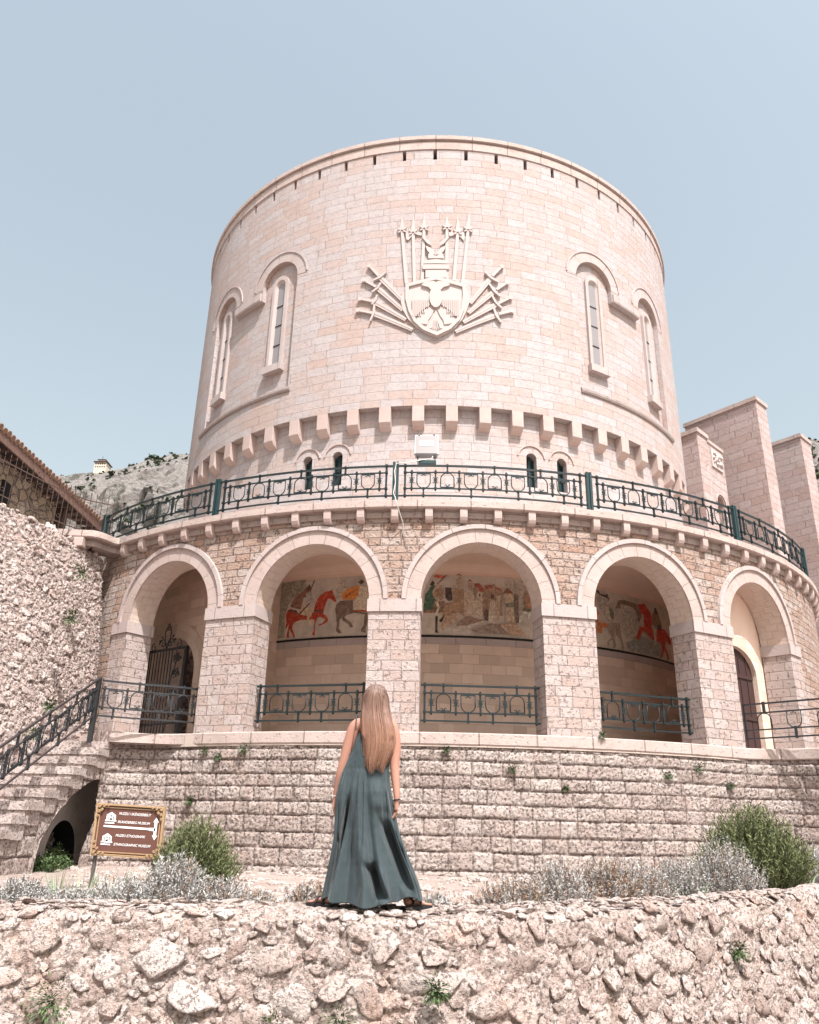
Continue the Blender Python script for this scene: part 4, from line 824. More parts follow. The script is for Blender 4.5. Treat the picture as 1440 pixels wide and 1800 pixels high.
def railing(root, f, L, seq, z0, mat, bay=0.585, g0=0.20, g1=0.165, hts=(0.0, 0.19, 0.62, 0.80), ends=(True, True), rail_u=None, railmat=None, fullends=True):
    """seq: 'U' loops hang from the upper inner rail, 'I' loops stand on the lower one"""
    b0, b1, b2, b3 = [z0 + h for h in hts]
    n = len(seq); tot = n * bay; s0 = (L - tot) / 2
    ru = rail_u or (0, L)
    rm = railmat or mat
    m = MB(); rrail(m, f, ru[0], ru[1], b3, 0.034, 0.036); m.build('handrail', rm, root)
    m = MB(); rrail(m, f, ru[0], ru[1], b0, 0.028, 0.026); m.build('bottom_rail', rm, root)
    eu = (s0 - g1, s0 + tot + g1)
    for z in (b1, b2): m = MB(); rrail(m, f, eu[0], eu[1], z, 0.024, 0.022); m.build('inner_rail', mat, root)
    if fullends:
        for u in eu: m = MB(); rbar(m, f, u, b0 - 0.05, b3 + 0.05, 0.034, 0.034, (b0, b1, b2, b3)); m.build('upright', mat, root)
    for k in range(n + 1):
        u = s0 + k * bay; m = MB(); rbar(m, f, u, b1 - 0.06, b2 + 0.06, 0.030, 0.030, (b1, b2))
        zc = (b1 + b2) / 2
        for sg in (-1, 1):
            for sz in (-1, 1): rtube(m, f, scroll(u + sg * 0.052, zc + sz * 0.048, 0.036, -90 * sz, -90 * sz + (-250 if sg * sz > 0 else 250)), 0.0075)
        rbar(m, f, u, zc - 0.02, zc + 0.02, 0.05, 0.036)
        m.build('baluster', mat, root)
    for k, c in enumerate(seq):
        u = s0 + (k + 0.5) * bay; m = MB(); r = 0.165; inv = 1 if c == 'U' else -1
        za, zb = (b1 + 0.01, b2 - 0.035) if inv > 0 else (b2 - 0.01, b1 + 0.035)
        pts = [(u - r, 0, zb)] + [(u - r * math.cos(a), 0, za + inv * r * (1 - math.sin(a))) for a in np.linspace(0, math.pi, 11)] + [(u + r, 0, zb)]
        rtube(m, f, pts, 0.0105)
        rrail(m, f, u - r - 0.005, u + r + 0.005, zb, 0.020, 0.022)
        for sg in (-1, 1): rtube(m, f, scroll(u + sg * 0.045, zb - inv * 0.035, 0.036, 90 * inv, 90 * inv + (-280 if sg * inv < 0 else 280)), 0.008)
        rbar(m, f, u, zb - 0.03, zb + 0.03, 0.045, 0.034)
        if inv > 0: rbar(m, f, u, b0 - 0.045, b1 + 0.03, 0.030, 0.030, (b0, b1))
        else: rbar(m, f, u, b2 - 0.03, b3 + 0.045, 0.030, 0.030, (b2, b3))
        m.build('stirrup_panel', mat, root)
PH = -3.87; SP = 20.02
def double_post(root, f, u, zb, zt, mat=None):
    m = MB()
    for du in (-0.042, 0.042): rbar(m, f, u + du, zb, zt, 0.045, 0.075)
    m.build('post', mat or M['post'], root)
names = ['green iron balcony railing at the far left end of the terrace', 'green iron balcony railing over the left painted arch',
         'green iron balcony railing in front of the floodlight', 'green iron balcony railing right of centre, over the fourth arch', 'green iron balcony railing curving away at the far right']
first = None
Z0 = 7.6
for k, lb in zip((-2, -1, 0, 1, 2), names):
    tc = PH + SP * (k + 0.5)
    if first is None:
        p = PT(0, 14.0, 7.44)
        root = empty('balcony_railing', p, 0)
        tag(root, lb, 'railing', 'iron railing panels along the terrace edge')
        L = R_(SP) * 14.0
        fm = arcmap(14.0, 0); g = lambda u, w_, z: fm(u - L / 2, w_, z)
        railing(root, g, L, 'UIUIUIU', Z0, M['green'], rail_u=(0.0, L))
        double_post(root, g, 0.0, 7.44, 8.5)
        first = root
        root.location = PT(tc, 14.0, 7.44); root.rotation_euler = (0, 0, R_(tc))
    else:
        root = copy_tree(first); root['label'] = lb
        root.location = PT(tc, 14.0, 7.44); root.rotation_euler = (0, 0, R_(tc))
fe = arcmap(14.0, PH + SP * 3)
double_post(root, fe, 0, 7.44, 8.5)
# railings in the three open arches (straight)
for c, lb in ((AC[1], 'green iron railing closing the arch with the red horse mural'), (AC[2], 'green iron railing closing the middle arch, under the painted town'), (AC[3], 'green iron railing closing the arch with the rearing horse mural')):
    a = PT(c - dA + 0.1, 13.52, 2.0); b = PT(c + dA - 0.1, 13.52, 2.0)
    f, L = linmap(a, b)
    root = empty('arch_railing', ((a[0] + b[0]) / 2, (a[1] + b[1]) / 2, 2.0), R_(c), lb, 'railing', 'railings across the open arches')
    railing(root, f, L, 'IUUI', 2.30, M['green'], bay=0.565, g1=0.15)
    m = MB()
    for z in (2.30, 3.10):
        for u in (0.02, L - 0.02): m.tube([f(u, 0.0, z), f(u, -0.12, z)], 0.014, 5)
    m.build('wall_bracket', M['green'], root)
# landing railing from arch one to the corner post, then down the stairs
lp = cr([(-7.68, 18.85, 0), (-7.25, 19.15, 0), (-6.7, 19.42, 0), (-6.2, 19.6, 0), (-5.75, 19.92, 0)], 5)
lp = [p for p in lp]
f, L = curvemap(lp)
root = empty('landing_railing', (-6.9, 19.3, 2.0), 0, 'grey iron railing curving from the stair post to the first arch', 'railing')
railing(root, f, L, 'UIUI', 2.30, M['greyiron'], bay=0.52, g1=0.13, railmat=M['greyiron'])
ST_X = -7.72
slope = 0.487
f, L = linmap((ST_X, 18.72), (ST_X, 12.72), -slope)
root = empty('stair_railing', (ST_X, 18.7, 1.75), 0, 'sloping iron railing with brown handrail running down the left stairs', 'railing')
railing(root, f, L, 'UIUIUIUIUI', 2.30 - 0.0, M['greyiron'], bay=0.565, g1=0.15, railmat=M['brownrail'], rail_u=(0, L), fullends=False, hts=(-0.02, 0.19, 0.60, 0.82))
m = MB(); rbar(m, f, 0.0, 1.7, 3.14, 0.075, 0.075); m.build('corner_post', M['greyiron'], root)
for u in (0.28, 0.42): m = MB(); rbar(m, f, u, 2.42, 2.98, 0.028, 0.028); m.build('upright', M['greyiron'], root)
# right-hand railing in front of arch five
f, L = linmap((7.75, 20.75), (10.15, 18.6))
root = empty('right_railing', (8.9, 19.7, 2.0), 0, 'grey iron railing in front of the fifth arch at the right edge', 'railing')
zr = 2.24
for z, h in ((zr + 0.82, 0.03), (zr + 0.60, 0.026), (zr + 0.20, 0.024), (zr, 0.026)):
    m = MB(); rrail(m, f, 0, L, z, h, 0.03); m.build('rail', M['greyiron'], root)
for i, u in enumerate((0.03, 0.52, 1.55, 2.4)):
    m = MB()
    if i == 0: rbar(m, f, u, zr, zr + 0.82, 0.03, 0.03)
    elif i == 2: rbar(m, f, u - 0.35, zr - 0.04, zr + 0.24, 0.04, 0.04)
    else: rbar(m, f, u, zr + 0.57, zr + 0.86, 0.045, 0.045)
    m.build('upright', M['greyiron'], root)
for k, (u, inv) in enumerate(((0.5, -1), (1.2, 1), (1.9, -1), (2.6, 1))):
    m = MB(); r = 0.165; za, zb = (zr + 0.21, zr + 0.58) if inv > 0 else (zr + 0.59, zr + 0.22)
    rtube(m, f, [(u - r, 0, zb)] + [(u - r * math.cos(a), 0, za + inv * r * (1 - math.sin(a))) for a in np.linspace(0, math.pi, 11)] + [(u + r, 0, zb)], 0.011)
    if inv > 0:
        for sg in (-1, 1): rtube(m, f, scroll(u + sg * 0.045, zb - 0.02, 0.036, 90, 90 + (-280 if sg < 0 else 280)), 0.008)
    m.build('stirrup_panel', M['greyiron'], root)
# wrought-iron gate in the first arch
ga, gb = PT(-36.4, 13.0, 2.0), PT(-29.6, 13.0, 2.0)
f, L = linmap(ga, gb)
root = empty('iron_gate', (ga[0], ga[1], 1.95), 0, 'black scrolled iron gate standing inside the leftmost arch', 'gate')
m = MB()
for u, w_ in ((0.02, 0.03), (L - 0.03, 0.07)): rbar(m, f, u, 1.98, 4.36, w_, w_)
rrail(m, f, 0, L, 4.36, 0.045, 0.04); rrail(m, f, 0, L, 2.05, 0.04, 0.03); rrail(m, f, 0, L, 2.42, 0.04, 0.03)
m.build('gate_frame', M['blackiron'], root)
m = MB()
for k in range(1, 9):
    u = L * 0.62 * k / 8; rbar(m, f, u, 2.05, 4.35, 0.016, 0.016)
for zc in (2.7, 3.2, 3.7, 4.1):
    for uc, sg in ((L * 0.82, 1), (L * 0.72, -1)):
        rtube(m, f, scroll(uc, zc, 0.13, 90 * sg, 90 * sg + 420, n=14, sh=0.8), 0.010)
        for k in range(3): rtube(m, f, [(uc, 0, zc), (uc + 0.1 * math.cos(k * 2.1 + zc), 0.01, zc + 0.1 * math.sin(k * 2.1 + zc))], 0.013)
rtube(m, f, [(L * 0.7 + 0.08 * math.sin(z * 5), 0, z) for z in np.linspace(2.1, 4.3, 24)], 0.012)
m.build('gate_infill', M['blackiron'], root)
m = MB(); uc = L * 0.45
for sg in (-1, 1):
    rtube(m, f, scroll(uc + sg * 0.15, 4.52, 0.15, 0 if sg > 0 else 180, sg * 400 + (0 if sg > 0 else 180), n=16, sh=0.8), 0.013)
    rtube(m, f, [(uc, 0, 4.4), (uc + sg * 0.10, 0, 4.6), (uc + sg * 0.12, 0, 4.85), (uc + sg * 0.05, 0, 5.0), (uc, 0, 5.08)], 0.012)
    rtube(m, f, scroll(uc + sg * 0.05, 4.93, 0.06, 90, 90 + sg * 330, n=10), 0.010)
    rtube(m, f, scroll(uc + sg * 0.50, 4.46, 0.12, 90, 90 - sg * 400, n=14, sh=0.8), 0.011)
    for q in ((0.22, 4.72), (0.3, 4.62)): rtube(m, f, [(uc, 0, 4.5), (uc + sg * q[0], 0, q[1])], 0.009); m.sphere(f(uc + sg * q[0], 0, q[1]), 0.03, 6, 4)
m.build('gate_crest', M['blackiron'], root)
# ------------------------------------------------------------------ stairs on the left
M['recess'] = plainstone('mottled_recess_stone', (0.42, 0.36, 0.32), (0.33, 0.29, 0.265), pit=0.3, grain=14, rel=0.03, stain=0.5)  # grey-brown recess stone, noise-mottled with darker blotches and pits
st = empty('stone_staircase', (-8.6, 16, -1.0), 0, 'rough stone staircase with an arched recess below, climbing to the leftmost arch', 'staircase')
NOSE = [(18.6 - 0.57 * k, 1.57 - 0.245 * k) for k in range(0, 11)]
def rough_box(mb, x0, x1, y0, y1, z0, z1, seed, d=0.07, amp=0.012):
    """box with slightly broken faces"""
    bm = bmesh.new(); bmesh.ops.create_cube(bm, size=1)
    for v in bm.verts: v.co = Vector((x0 + (v.co.x + 0.5) * (x1 - x0), y0 + (v.co.y + 0.5) * (y1 - y0), z0 + (v.co.z + 0.5) * (z1 - z0)))
    for ax, L in ((0, x1 - x0), (1, y1 - y0), (2, z1 - z0)):
        n = int(L / d)
        if n > 1:
            es = [e for e in bm.edges if abs((e.verts[0].co - e.verts[1].co)[ax]) > L * 0.9]
            bmesh.ops.subdivide_edges(bm, edges=es, cuts=min(n, 24), use_grid_fill=True)
    for v in bm.verts:
        p = v.co + Vector((seed * 3.1, seed, 0)); n = mnoise.noise_vector(p * 4) * amp + mnoise.noise_vector(p * 13) * amp * 0.6
        v.co += n
    bm.verts.index_update()
    mb.add([tuple(v.co) for v in bm.verts], [[v.index for v in f.verts] for f in bm.faces], None, 0, False); bm.free()
def tintmesh(o, seed=1):
    me = o.data; ca = me.color_attributes.new('tint', 'FLOAT_COLOR', 'POINT'); t = random.Random(seed).random()
    ca.data.foreach_set('color', [t, 0, 0, 1] * len(me.vertices))
for k, (y, z) in enumerate(NOSE):
    b = MB(); rough_box(b, -9.95, -7.44, y, y + 0.66, z - 0.15, z, k, 0.07, 0.007); o = b.build('step', M['stair'], st); tintmesh(o, k)
    b = MB(); rough_box(b, -9.95, -7.475 - 0.02 * (k % 2), y + 0.03, y + 0.62, z - 0.42, z - 0.152, k + 40, 0.09, 0.01); o = b.build('riser_block', M['stair'], st); tintmesh(o, k + 9)
b = MB(); rough_box(b, -9.95, -7.44, 19.1, 22.2, 1.60, 1.75, 77, 0.12); b.add([(-7.5, 19.1, 1.749), (-5.5, 19.62, 1.749), (-6.5, 21.8, 1.749), (-7.5, 21.8, 1.749)], [(0, 1, 2, 3)]); o = b.build('landing', M['stair'], st); tintmesh(o, 3)
YY = np.arange(10.0, 19.42, 0.03); ZZ = np.arange(-1.3, 1.9, 0.03)
AL = np.array([(19.36, 0.93), (18.81, 0.89), (18.22, 0.72), (17.7, 0.48), (17.24, 0.2), (16.92, -0.07), (16.66, -0.33), (16.58, -0.62), (16.47, -1.4)])[::-1]
BR = np.array([(18.60, -1.4), (18.67, -1.03), (18.73, -0.49), (19.0, -0.2), (19.17, 0.04), (19.30, 0.4), (19.36, 0.93)])
toph = lambda y: np.interp(y, [10, 18.6, 19.0, 19.5], [1.57 - 0.43 * (18.6 - 10) - 0.3, 1.16, 1.60, 1.60])
n = 110; V = []; cols_ = []
for y in YY:
    hi = float(np.interp(y, AL[:, 0], AL[:, 1], left=-2)); lo = float(np.interp(y, BR[:, 0], BR[:, 1], left=-2, right=9))
    cols_.append((y, lo, hi))
Yg, U = np.meshgrid(YY, np.linspace(0, 1, n), indexing='ij')
def side_grid(z_lo, z_hi, name, sel, seed):
    Y_ = YY[sel]; zl, zh = z_lo[sel], z_hi[sel]
    Zg = zl[:, None] + (zh - zl)[:, None] * np.linspace(0, 1, n)[None]
    Yg = np.repeat(Y_[:, None], n, 1)
    H, T = blocks_h(Yg, Zg, [-2.0, -1.0, -0.62, -0.25, 0.12, 0.5, 0.86, 1.2, 1.5, 1.9], 0.35, 0.7, seed, 0.03, 0.02)
    # voussoir band beside the arch: a shallow step following its curve
    H = H + 0.025 * fbm(Yg * 6, Zg * 6, 9, 4) - 0.045
    grid_mesh(name, np.stack([-7.5 + H, Yg, Zg], 2), M['podium'], st, uv=np.stack([Yg, Zg], 2), tint=T, flip=True)
hi_a = np.array([c[2] for c in cols_]); lo_a = np.array([c[1] for c in cols_])
top_a = np.array([float(np.interp(y, [10, 18.6, 19.0, 19.5], [1.57 - 0.43 * 8.6, 1.2, 1.60, 1.60])) for y in YY])
side_grid(np.maximum(hi_a, -1.3), np.maximum(top_a, np.maximum(hi_a, -1.3) + 0.02), 'side_wall', np.arange(len(YY)), 3)
sel = np.where(YY > 18.62)[0]
side_grid(np.full(len(YY), -1.3), np.minimum(lo_a, hi_a), 'side_wall', sel, 4)
mb = MB()   # soffit of the recess; its back is the curved base of the arcade, pierced by a low tunnel
for (y0, z0), (y1, z1) in zip(AL, AL[1:]):
    mb.add([(-7.52, y0, z0), (-7.52, y1, z1), (-9.9, y1, z1), (-9.9, y0, z0)], [(0, 1, 2, 3)], [(0, y0), (0, y1), (2.4, y1), (2.4, y0)])
mb.build('recess_soffit', M['ledge'], st)
XB = -8.3; tc, tw, tt = 19.45, 0.78, -0.66
ys = list(np.arange(16.0, tc - tw, 0.3)) + [tc - tw * math.cos(a) for a in np.linspace(0, math.pi, 17)] + [tc + tw + 0.01, 21.2, 22.0]
mb = MB()
for y0, y1 in zip(ys, ys[1:]):
    h_ = [(tt + 0.70 * math.sqrt(max(0, 1 - ((y - tc) / tw) ** 2)) if abs(y - tc) <= tw + 1e-6 else -1.4) for y in (y0, y1)]
    if y1 <= tc - tw + 1e-6 or y0 >= tc + tw - 1e-6: h_ = [-1.4, -1.4]
    z0_, z1_ = [min(1.55, 1.57 - 0.43 * (18.6 - y) - 0.35) for y in (y0, y1)]; mb.add([(XB, y0, h_[0]), (XB, y1, h_[1]), (XB, y1, z1_), (XB, y0, z0_)], [(0, 1, 2, 3)], [(y0, h_[0]), (y1, h_[1]), (y1, z1_), (y0, z0_)])
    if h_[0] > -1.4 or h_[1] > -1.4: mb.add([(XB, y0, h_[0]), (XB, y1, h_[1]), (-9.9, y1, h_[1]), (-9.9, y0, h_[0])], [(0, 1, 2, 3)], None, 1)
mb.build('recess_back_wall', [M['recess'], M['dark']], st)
mb = MB(); mb.add([(-9.93, 10, -2.6), (-9.93, 22.4, -2.6), (-9.93, 22.4, 1.4), (-9.93, 10, -2.4)], [(0, 1, 2, 3)]); mb.build('recess_end_wall', M['recess'], st)
b_ = 0.05; Ap, Bp_ = np.meshgrid(np.arange(0, 6.6, b_), np.arange(0, 5.4, b_), indexing='ij')

# ------------------------------------------------------------------ boulder retaining wall, upper left
rw = empty('boulder_retaining_wall', (-9.8, 18.5, 1.5), 0, 'tall leaning wall of pale rough boulders rising behind the stairs at the left edge', 'wall')
def rubble_h(A, B, size, seed, dome=0.10, prot=0.06, fine=0.02, aniso=1.25, down=1.0, loose=0.45):
    """rubble masonry: some flat-faced stones standing proud of crumbly smaller stuff; +B runs down the face when down=1"""
    wx = A + 0.20 * size * fbm(A / size * 1.3, B / size * 1.3, seed, 3); wy = B + 0.20 * size * fbm(A / size * 1.3 + 40, B / size * 1.3, seed + 1, 3)
    f1, f2, idh, vx, vy = worley(wx / (size * aniso), wy / size, seed + 2, 0.95, True)
    g1, g2, idg, gx, gy = worley(wx / (size * 0.40), wy / (size * 0.34), seed + 4, 0.95, True)
    k1, k2, idk = worley(A / (size * 0.15), B / (size * 0.13), seed + 5)
    e = sstep(0.02, 0.16, f2 - f1); big = (idh > loose).astype(float)
    tilt = (idh * 7.3) % 1.0; tilt2 = (idh * 13.7) % 1.0 - 0.5
    face = e * dome * (0.45 + 0.75 * tilt) + e * (vy * down * (0.35 + 0.5 * tilt) + vx * tilt2 * 0.7) * dome
    eg = sstep(0.02, 0.25, g2 - g1); tg = (idg * 5.1) % 1.0
    small_ = eg * dome * (0.15 + 0.5 * tg) + eg * (gy * down * 0.5 + gx * (tg - 0.5)) * dome * 0.6
    H = np.where(big > 0, face, small_ + 0.10 * dome * e)
    H = H + (idh - 0.5) * prot * big + (idg - 0.5) * prot * 0.6 * (1 - big)
    crumb = sstep(0.0, 0.3, k2 - k1) * (0.3 + idk)
    H = H + fine * ((0.6 - 0.35 * big) * crumb + 1.3 * fbm(A / size * 2.1, B / size * 2.4, seed + 6, 6, True) + 0.9 * fbm(A / size * 7, B / size * 9, seed + 7, 3, True))
    T = np.where(big > 0, (idh - loose) / (1 - loose), idg)
    G = np.where(big > 0, 1 - sstep(0.01, 0.09, f2 - f1), 1 - sstep(0.02, 0.2, g2 - g1))
    return H, np.stack([np.clip(T, 0, 1), G], -1)
_ico = {}
def ico(sub):
    if sub not in _ico:
        bm = bmesh.new(); bmesh.ops.create_icosphere(bm, subdivisions=sub, radius=1); bm.verts.index_update()
        _ico[sub] = (np.array([tuple(v.co) for v in bm.verts]), np.array([[v.index for v in f.verts] for f in bm.faces])); bm.free()
    return _ico[sub]
def rock_field(name, frame, area, sizes, seed, mat, parent, keep=None, flat=0.5, sink=0.45, pack=0.82, face=None):
    """angular stones bedded side by side in a wall face. frame(a,b) -> point, u, v, n"""
    rs = np.random.RandomState(seed); pts = []
    A0, A1, B0, B1 = area
    for (rmin, rmax, tries) in sizes:
        for _ in range(tries):
            a, b = rs.uniform(A0, A1), rs.uniform(B0, B1); r = rs.uniform(rmin, rmax)
            if keep is not None and not keep(a, b, r): continue
            if pts:
                q = np.array(pts); 
                if np.any(np.hypot((q[:, 0] - a) * 0.82, (q[:, 1] - b) * 1.15) < (q[:, 2] + r) * pack): continue
            pts.append((a, b, r))
    VV, FF, TT = [], [], []; n0 = 0
    for a, b, r in pts:
        V, F = ico(3 if r > 0.055 else 2); V = V.copy()
        for k in range(16):
            d = rs.normal(size=3); d[2] *= 0.8; d /= np.linalg.norm(d); lim = rs.uniform(0.45, 0.86); t_ = V @ d; m = t_ > lim; V[m] -= np.outer(t_[m] - lim, d) * 0.96
        if face is not None: m = V[:, 2] > face; V[m, 2] = face + (V[m, 2] - face) * 0.12
        ph = rs.uniform(0, 99); P3 = V * 2.2 + ph
        V = V * (1 + 0.10 * fbm(P3[:, 0] + P3[:, 2], P3[:, 1] - P3[:, 2], seed, 4, True)[:, None] + 0.035 * fbm(P3[:, 0] * 6 + P3[:, 2] * 3, P3[:, 1] * 6, seed + 1, 3, True)[:, None])
        an = rs.normal() * 0.35; ca, sa = math.cos(an), math.sin(an); w_, h_ = r * rs.uniform(1.05, 1.4), r * rs.uniform(0.70, 0.95); dp = r * flat * rs.uniform(0.8, 1.4)
        x, y, z = V[:, 0] * w_, V[:, 1] * h_, V[:, 2] * dp; tl_ = rs.normal(0, 0.16); z = z + y * tl_ + x * rs.normal(0, 0.13)
        x, y = x * ca - y * sa, x * sa + y * ca
        p, u, v, n = frame(a, b); W = p + np.outer(x, u) + np.outer(y, v) + np.outer(z - dp * sink + dp * 0.55, n)
        VV.append(W); FF.append(F + n0); n0 += len(V); TT.append(np.full(len(V), rs.rand()))
    V = np.concatenate(VV); F = np.concatenate(FF); T = np.concatenate(TT)
    me = bpy.data.meshes.new(name); me.vertices.add(len(V)); me.vertices.foreach_set('co', local(parent, V).astype(np.float32).ravel())
    me.loops.add(F.size); me.loops.foreach_set('vertex_index', F.ravel().astype(np.int32)); me.polygons.add(len(F)); me.polygons.foreach_set('loop_start', np.arange(0, F.size, 3, dtype=np.int32))
    try: me.polygons.foreach_set('loop_total', np.full(len(F), 3, np.int32))
    except Exception: pass
    ca = me.color_attributes.new('tint', 'FLOAT_COLOR', 'POINT'); C4 = np.zeros((len(V), 4), np.float32); C4[:, 0] = T; C4[:, 3] = 1; ca.data.foreach_set('color', C4.ravel())
    me.update(calc_edges=True); me.validate(); me.materials.append(mat); o = bpy.data.objects.new(name, me); C.objects.link(o); o.parent = parent; return o
Bl = np.array([(-8.72, 21.45, 1.5), (-8.85, 20.2, 1.5), (-9.0, 18.6, 1.5), (-9.3, 16.5, 1.5), (-9.8, 14.0, 1.5), (-10.4, 11.0, 1.5)])
Tl = np.array([(-9.35, 21.5, 7.0), (-9.75, 20.5, 7.12), (-10.45, 19.1, 7.3), (-11.6, 17.0, 7.5), (-12.7, 14.5, 7.9), (-14.0, 11.5, 8.3)])
nu, nv = 330, 235
par = np.linspace(0, 5, nu) ** 1.0
Bp = np.stack([np.interp(par, range(6), Bl[:, i]) for i in range(3)], 1); Tp = np.stack([np.interp(par, range(6), Tl[:, i]) for i in range(3)], 1)
v_ = np.linspace(0, 1, nv)
P0 = Bp[:, None] * (1 - v_)[None, :, None] + Tp[:, None] * v_[None, :, None]
Lu = np.concatenate([[0], np.cumsum(np.linalg.norm(np.diff((Bp + Tp) / 2, axis=0), axis=1))])
A_, B_ = np.meshgrid(Lu, v_ * 5.8, indexing='ij')
H, T = rubble_h(A_, B_, 0.17, 60, 0.05, 0.03, 0.03, 1.2, -1.0, 0.8)
H[:, -6:] -= np.linspace(0, 0.10, 6)[None] ; nrm = np.array([0.93, -0.25, 0.25]); nrm /= np.linalg.norm(nrm)
P = P0 + nrm * H[..., None] + np.array([0, 0, 1]) * (sstep(0.93, 1.0, v_)[None, :, None] * (0.12 * fbm(A_ * 2.2, B_ * 0, 77, 3))[..., None])
grid_mesh('boulder_face', P, M['scree'], rw, uv=np.stack([A_, B_], 2), tint=T, flip=True)
def sframe(a, b):
    i = np.interp(a, Lu, np.arange(len(Lu))); k = min(int(i), len(Lu) - 2); f_ = i - k; t_ = b / 5.8
    lo = Bp[k] * (1 - f_) + Bp[k + 1] * f_; hi_ = Tp[k] * (1 - f_) + Tp[k + 1] * f_
    u = (Bp[k + 1] + Tp[k + 1]) - (Bp[k] + Tp[k]); u = u / np.linalg.norm(u); v = hi_ - lo; v = v / np.linalg.norm(v); return lo + (hi_ - lo) * t_, u, v, nrm
rock_field('bedded_stones', sframe, (0.15, 8.2, 0.05, 5.82), [(0.14, 0.21, 260), (0.085, 0.14, 1500), (0.05, 0.085, 3200)], 71, M['scree'], rw, flat=0.55, sink=0.36, pack=0.74, face=0.5)
Ft = P0[:, :1] + (P[:, :1] - P0[:, :1]) * 0.5; vf = np.linspace(0, 1, 70); A3, B3 = np.meshgrid(Lu, vf * 2.8, indexing='ij'); H3, T3 = rubble_h(A3, B3, 0.24, 63, 0.09, 0.06, 0.03, 1.2, 1.0, 0.4)
grid_mesh('boulder_foot', Ft + np.stack([H3 * 0.95 - 0.03, -0.25 * H3, -B3 + 0.02], 2), M['scree'], rw, uv=np.stack([A3, B3], 2), tint=T3)
tb = P[:, -1]; Q = np.stack([tb + np.array([-w_ * 0.9, w_ * 0.25, -0.25 * w_]) for w_ in np.linspace(0, 1.6, 24)], 1)
A2, B2 = np.meshgrid(Lu, np.linspace(0, 1.6, 24), indexing='ij'); H2, T2 = rubble_h(A2, B2, 0.3, 61, 0.12, 0.1, 0.02)
Q[:, 1:, 2] += H2[:, 1:] - 0.05
grid_mesh('boulder_top', Q, M['scree'], rw, uv=np.stack([A2, B2], 2), tint=T2, flip=True)
Hp, Tp_ = rubble_h(Ap, Bp_, 0.4, 66, 0.15, 0.1, 0.04, 1.2, -1.0, 0.35)
pw = empty('passage_rubble_wall', (-10, 27.3, 1.5), 0, 'rubble wall seen through the iron gate beyond the leftmost arch', 'wall')
grid_mesh('rubble_face', np.stack([Ap - 13.5, 27.4 - Hp + 0 * Ap, Bp_ + 1.5], 2), M['scree'], pw, uv=np.stack([Ap, Bp_], 2), tint=Tp_, flip=False)
def boulder(mb, c, r, seed, sub=2, mi=0):
    bm = bmesh.new(); bmesh.ops.create_icosphere(bm, subdivisions=sub, radius=1)
    for v in bm.verts:
        p = v.co.copy(); d = 1 + 0.28 * mnoise.noise(p * 1.3 + Vector((seed * 7.7, 0, 0))) + 0.10 * mnoise.noise(p * 4 + Vector((0, seed * 3, 0)))
        q = p * d; m_ = max(abs(q.x), abs(q.y), abs(q.z)); q = q * (0.72 + 0.28 / max(m_, 0.3)) if m_ > 0.8 else q
        v.co = Vector((c[0] + q.x * r[0], c[1] + q.y * r[1], c[2] + q.z * r[2]))
    bm.verts.index_update(); mb.add([tuple(v.co) for v in bm.verts], [[v.index for v in f.verts] for f in bm.faces], None, mi, False); bm.free()

# ------------------------------------------------------------------ low rubble wall in the foreground
fwall = empty('rubble_garden_wall', (0.3, 6.6, -1.5), 0, 'low thick rubble wall across the foreground that the woman stands on', 'wall')
fp = cr([(-6.2, 5.2), (-4.6, 5.45), (-3.4, 5.65), (-2.5, 5.9), (-1.79, 6.08), (-0.9, 6.12), (-0.1, 6.02), (0.57, 6.28), (1.57, 7.18), (3.33, 8.98), (4.3, 9.9), (5.6, 11.2), (7.0, 12.6)], 8)
s_, X, Y, nx, ny = resample(framed(fp), 0.0145)
pr = [(-0.95, -1.15), (-0.80, -0.60), (-0.74, -0.545), (-0.4, -0.53), (-0.03, -0.535), (0.03, -0.58), (0.12, -1.1), (0.22, -1.7), (0.38, -2.6)]
pL = np.concatenate([[0], np.cumsum([math.dist(a, b) for a, b in zip(pr, pr[1:])])]); vs = np.arange(0, pL[-1], 0.0145)
po = np.interp(vs, pL, [p[0] for p in pr]); pz_ = np.interp(vs, pL, [p[1] for p in pr])
kk = np.hanning(15); kk /= kk.sum(); po = np.convolve(np.pad(po, 7, 'edge'), kk, 'valid'); pz_ = np.convolve(np.pad(pz_, 7, 'edge'), kk, 'valid')
dvo, dvz = np.gradient(po), np.gradient(pz_); l = np.hypot(dvo, dvz); no, nz_ = -dvz / l, dvo / l
A_, B_ = np.meshgrid(s_, vs, indexing='ij')
H, T = rubble_h(A_, B_, 0.13, 80, 0.022, 0.012, 0.013, 1.4, 1.0, 0.85)
topm = ((B_ > pL[1] + 0.05) & (B_ < pL[5])).astype(float)
H = H * (1 - 0.72 * topm) + 0.012 * fbm(A_ * 9, B_ * 9, 90, 3)
mort = sstep(0.45, 0.62, vnoise(A_ * 1.3 + 5, B_ * 1.6, 95))          # areas smeared with crumbling mortar
H = H * (1 - 0.45 * mort) - 0.028 + mort * 0.022 * fbm(A_ * 18, B_ * 18, 96, 4, True)
W = 1 - 0.45 * sstep(1.2, 3.0, X)[:, None] * (po < 0)[None, :]
off = po[None, :] * W + no[None, :] * H
P = np.stack([X[:, None] + nx[:, None] * off, Y[:, None] + ny[:, None] * off, pz_[None, :] + nz_[None, :] * H + 0.035 * fbm(A_ * 0.9, B_ * 0, 97, 2)], 2)
rm_ = sstep(3.9, 4.25, X)[:, None] * sstep(pL[3] - 0.1, pL[3] + 0.1, B_) * (1 - sstep(pL[5] + 0.15, pL[5] + 0.4, B_)); P[..., 2] += 0.07 * rm_
grid_mesh('rubble_face', P, M['rubble'], fwall, uv=np.stack([A_, B_], 2), tint=T, flip=True)
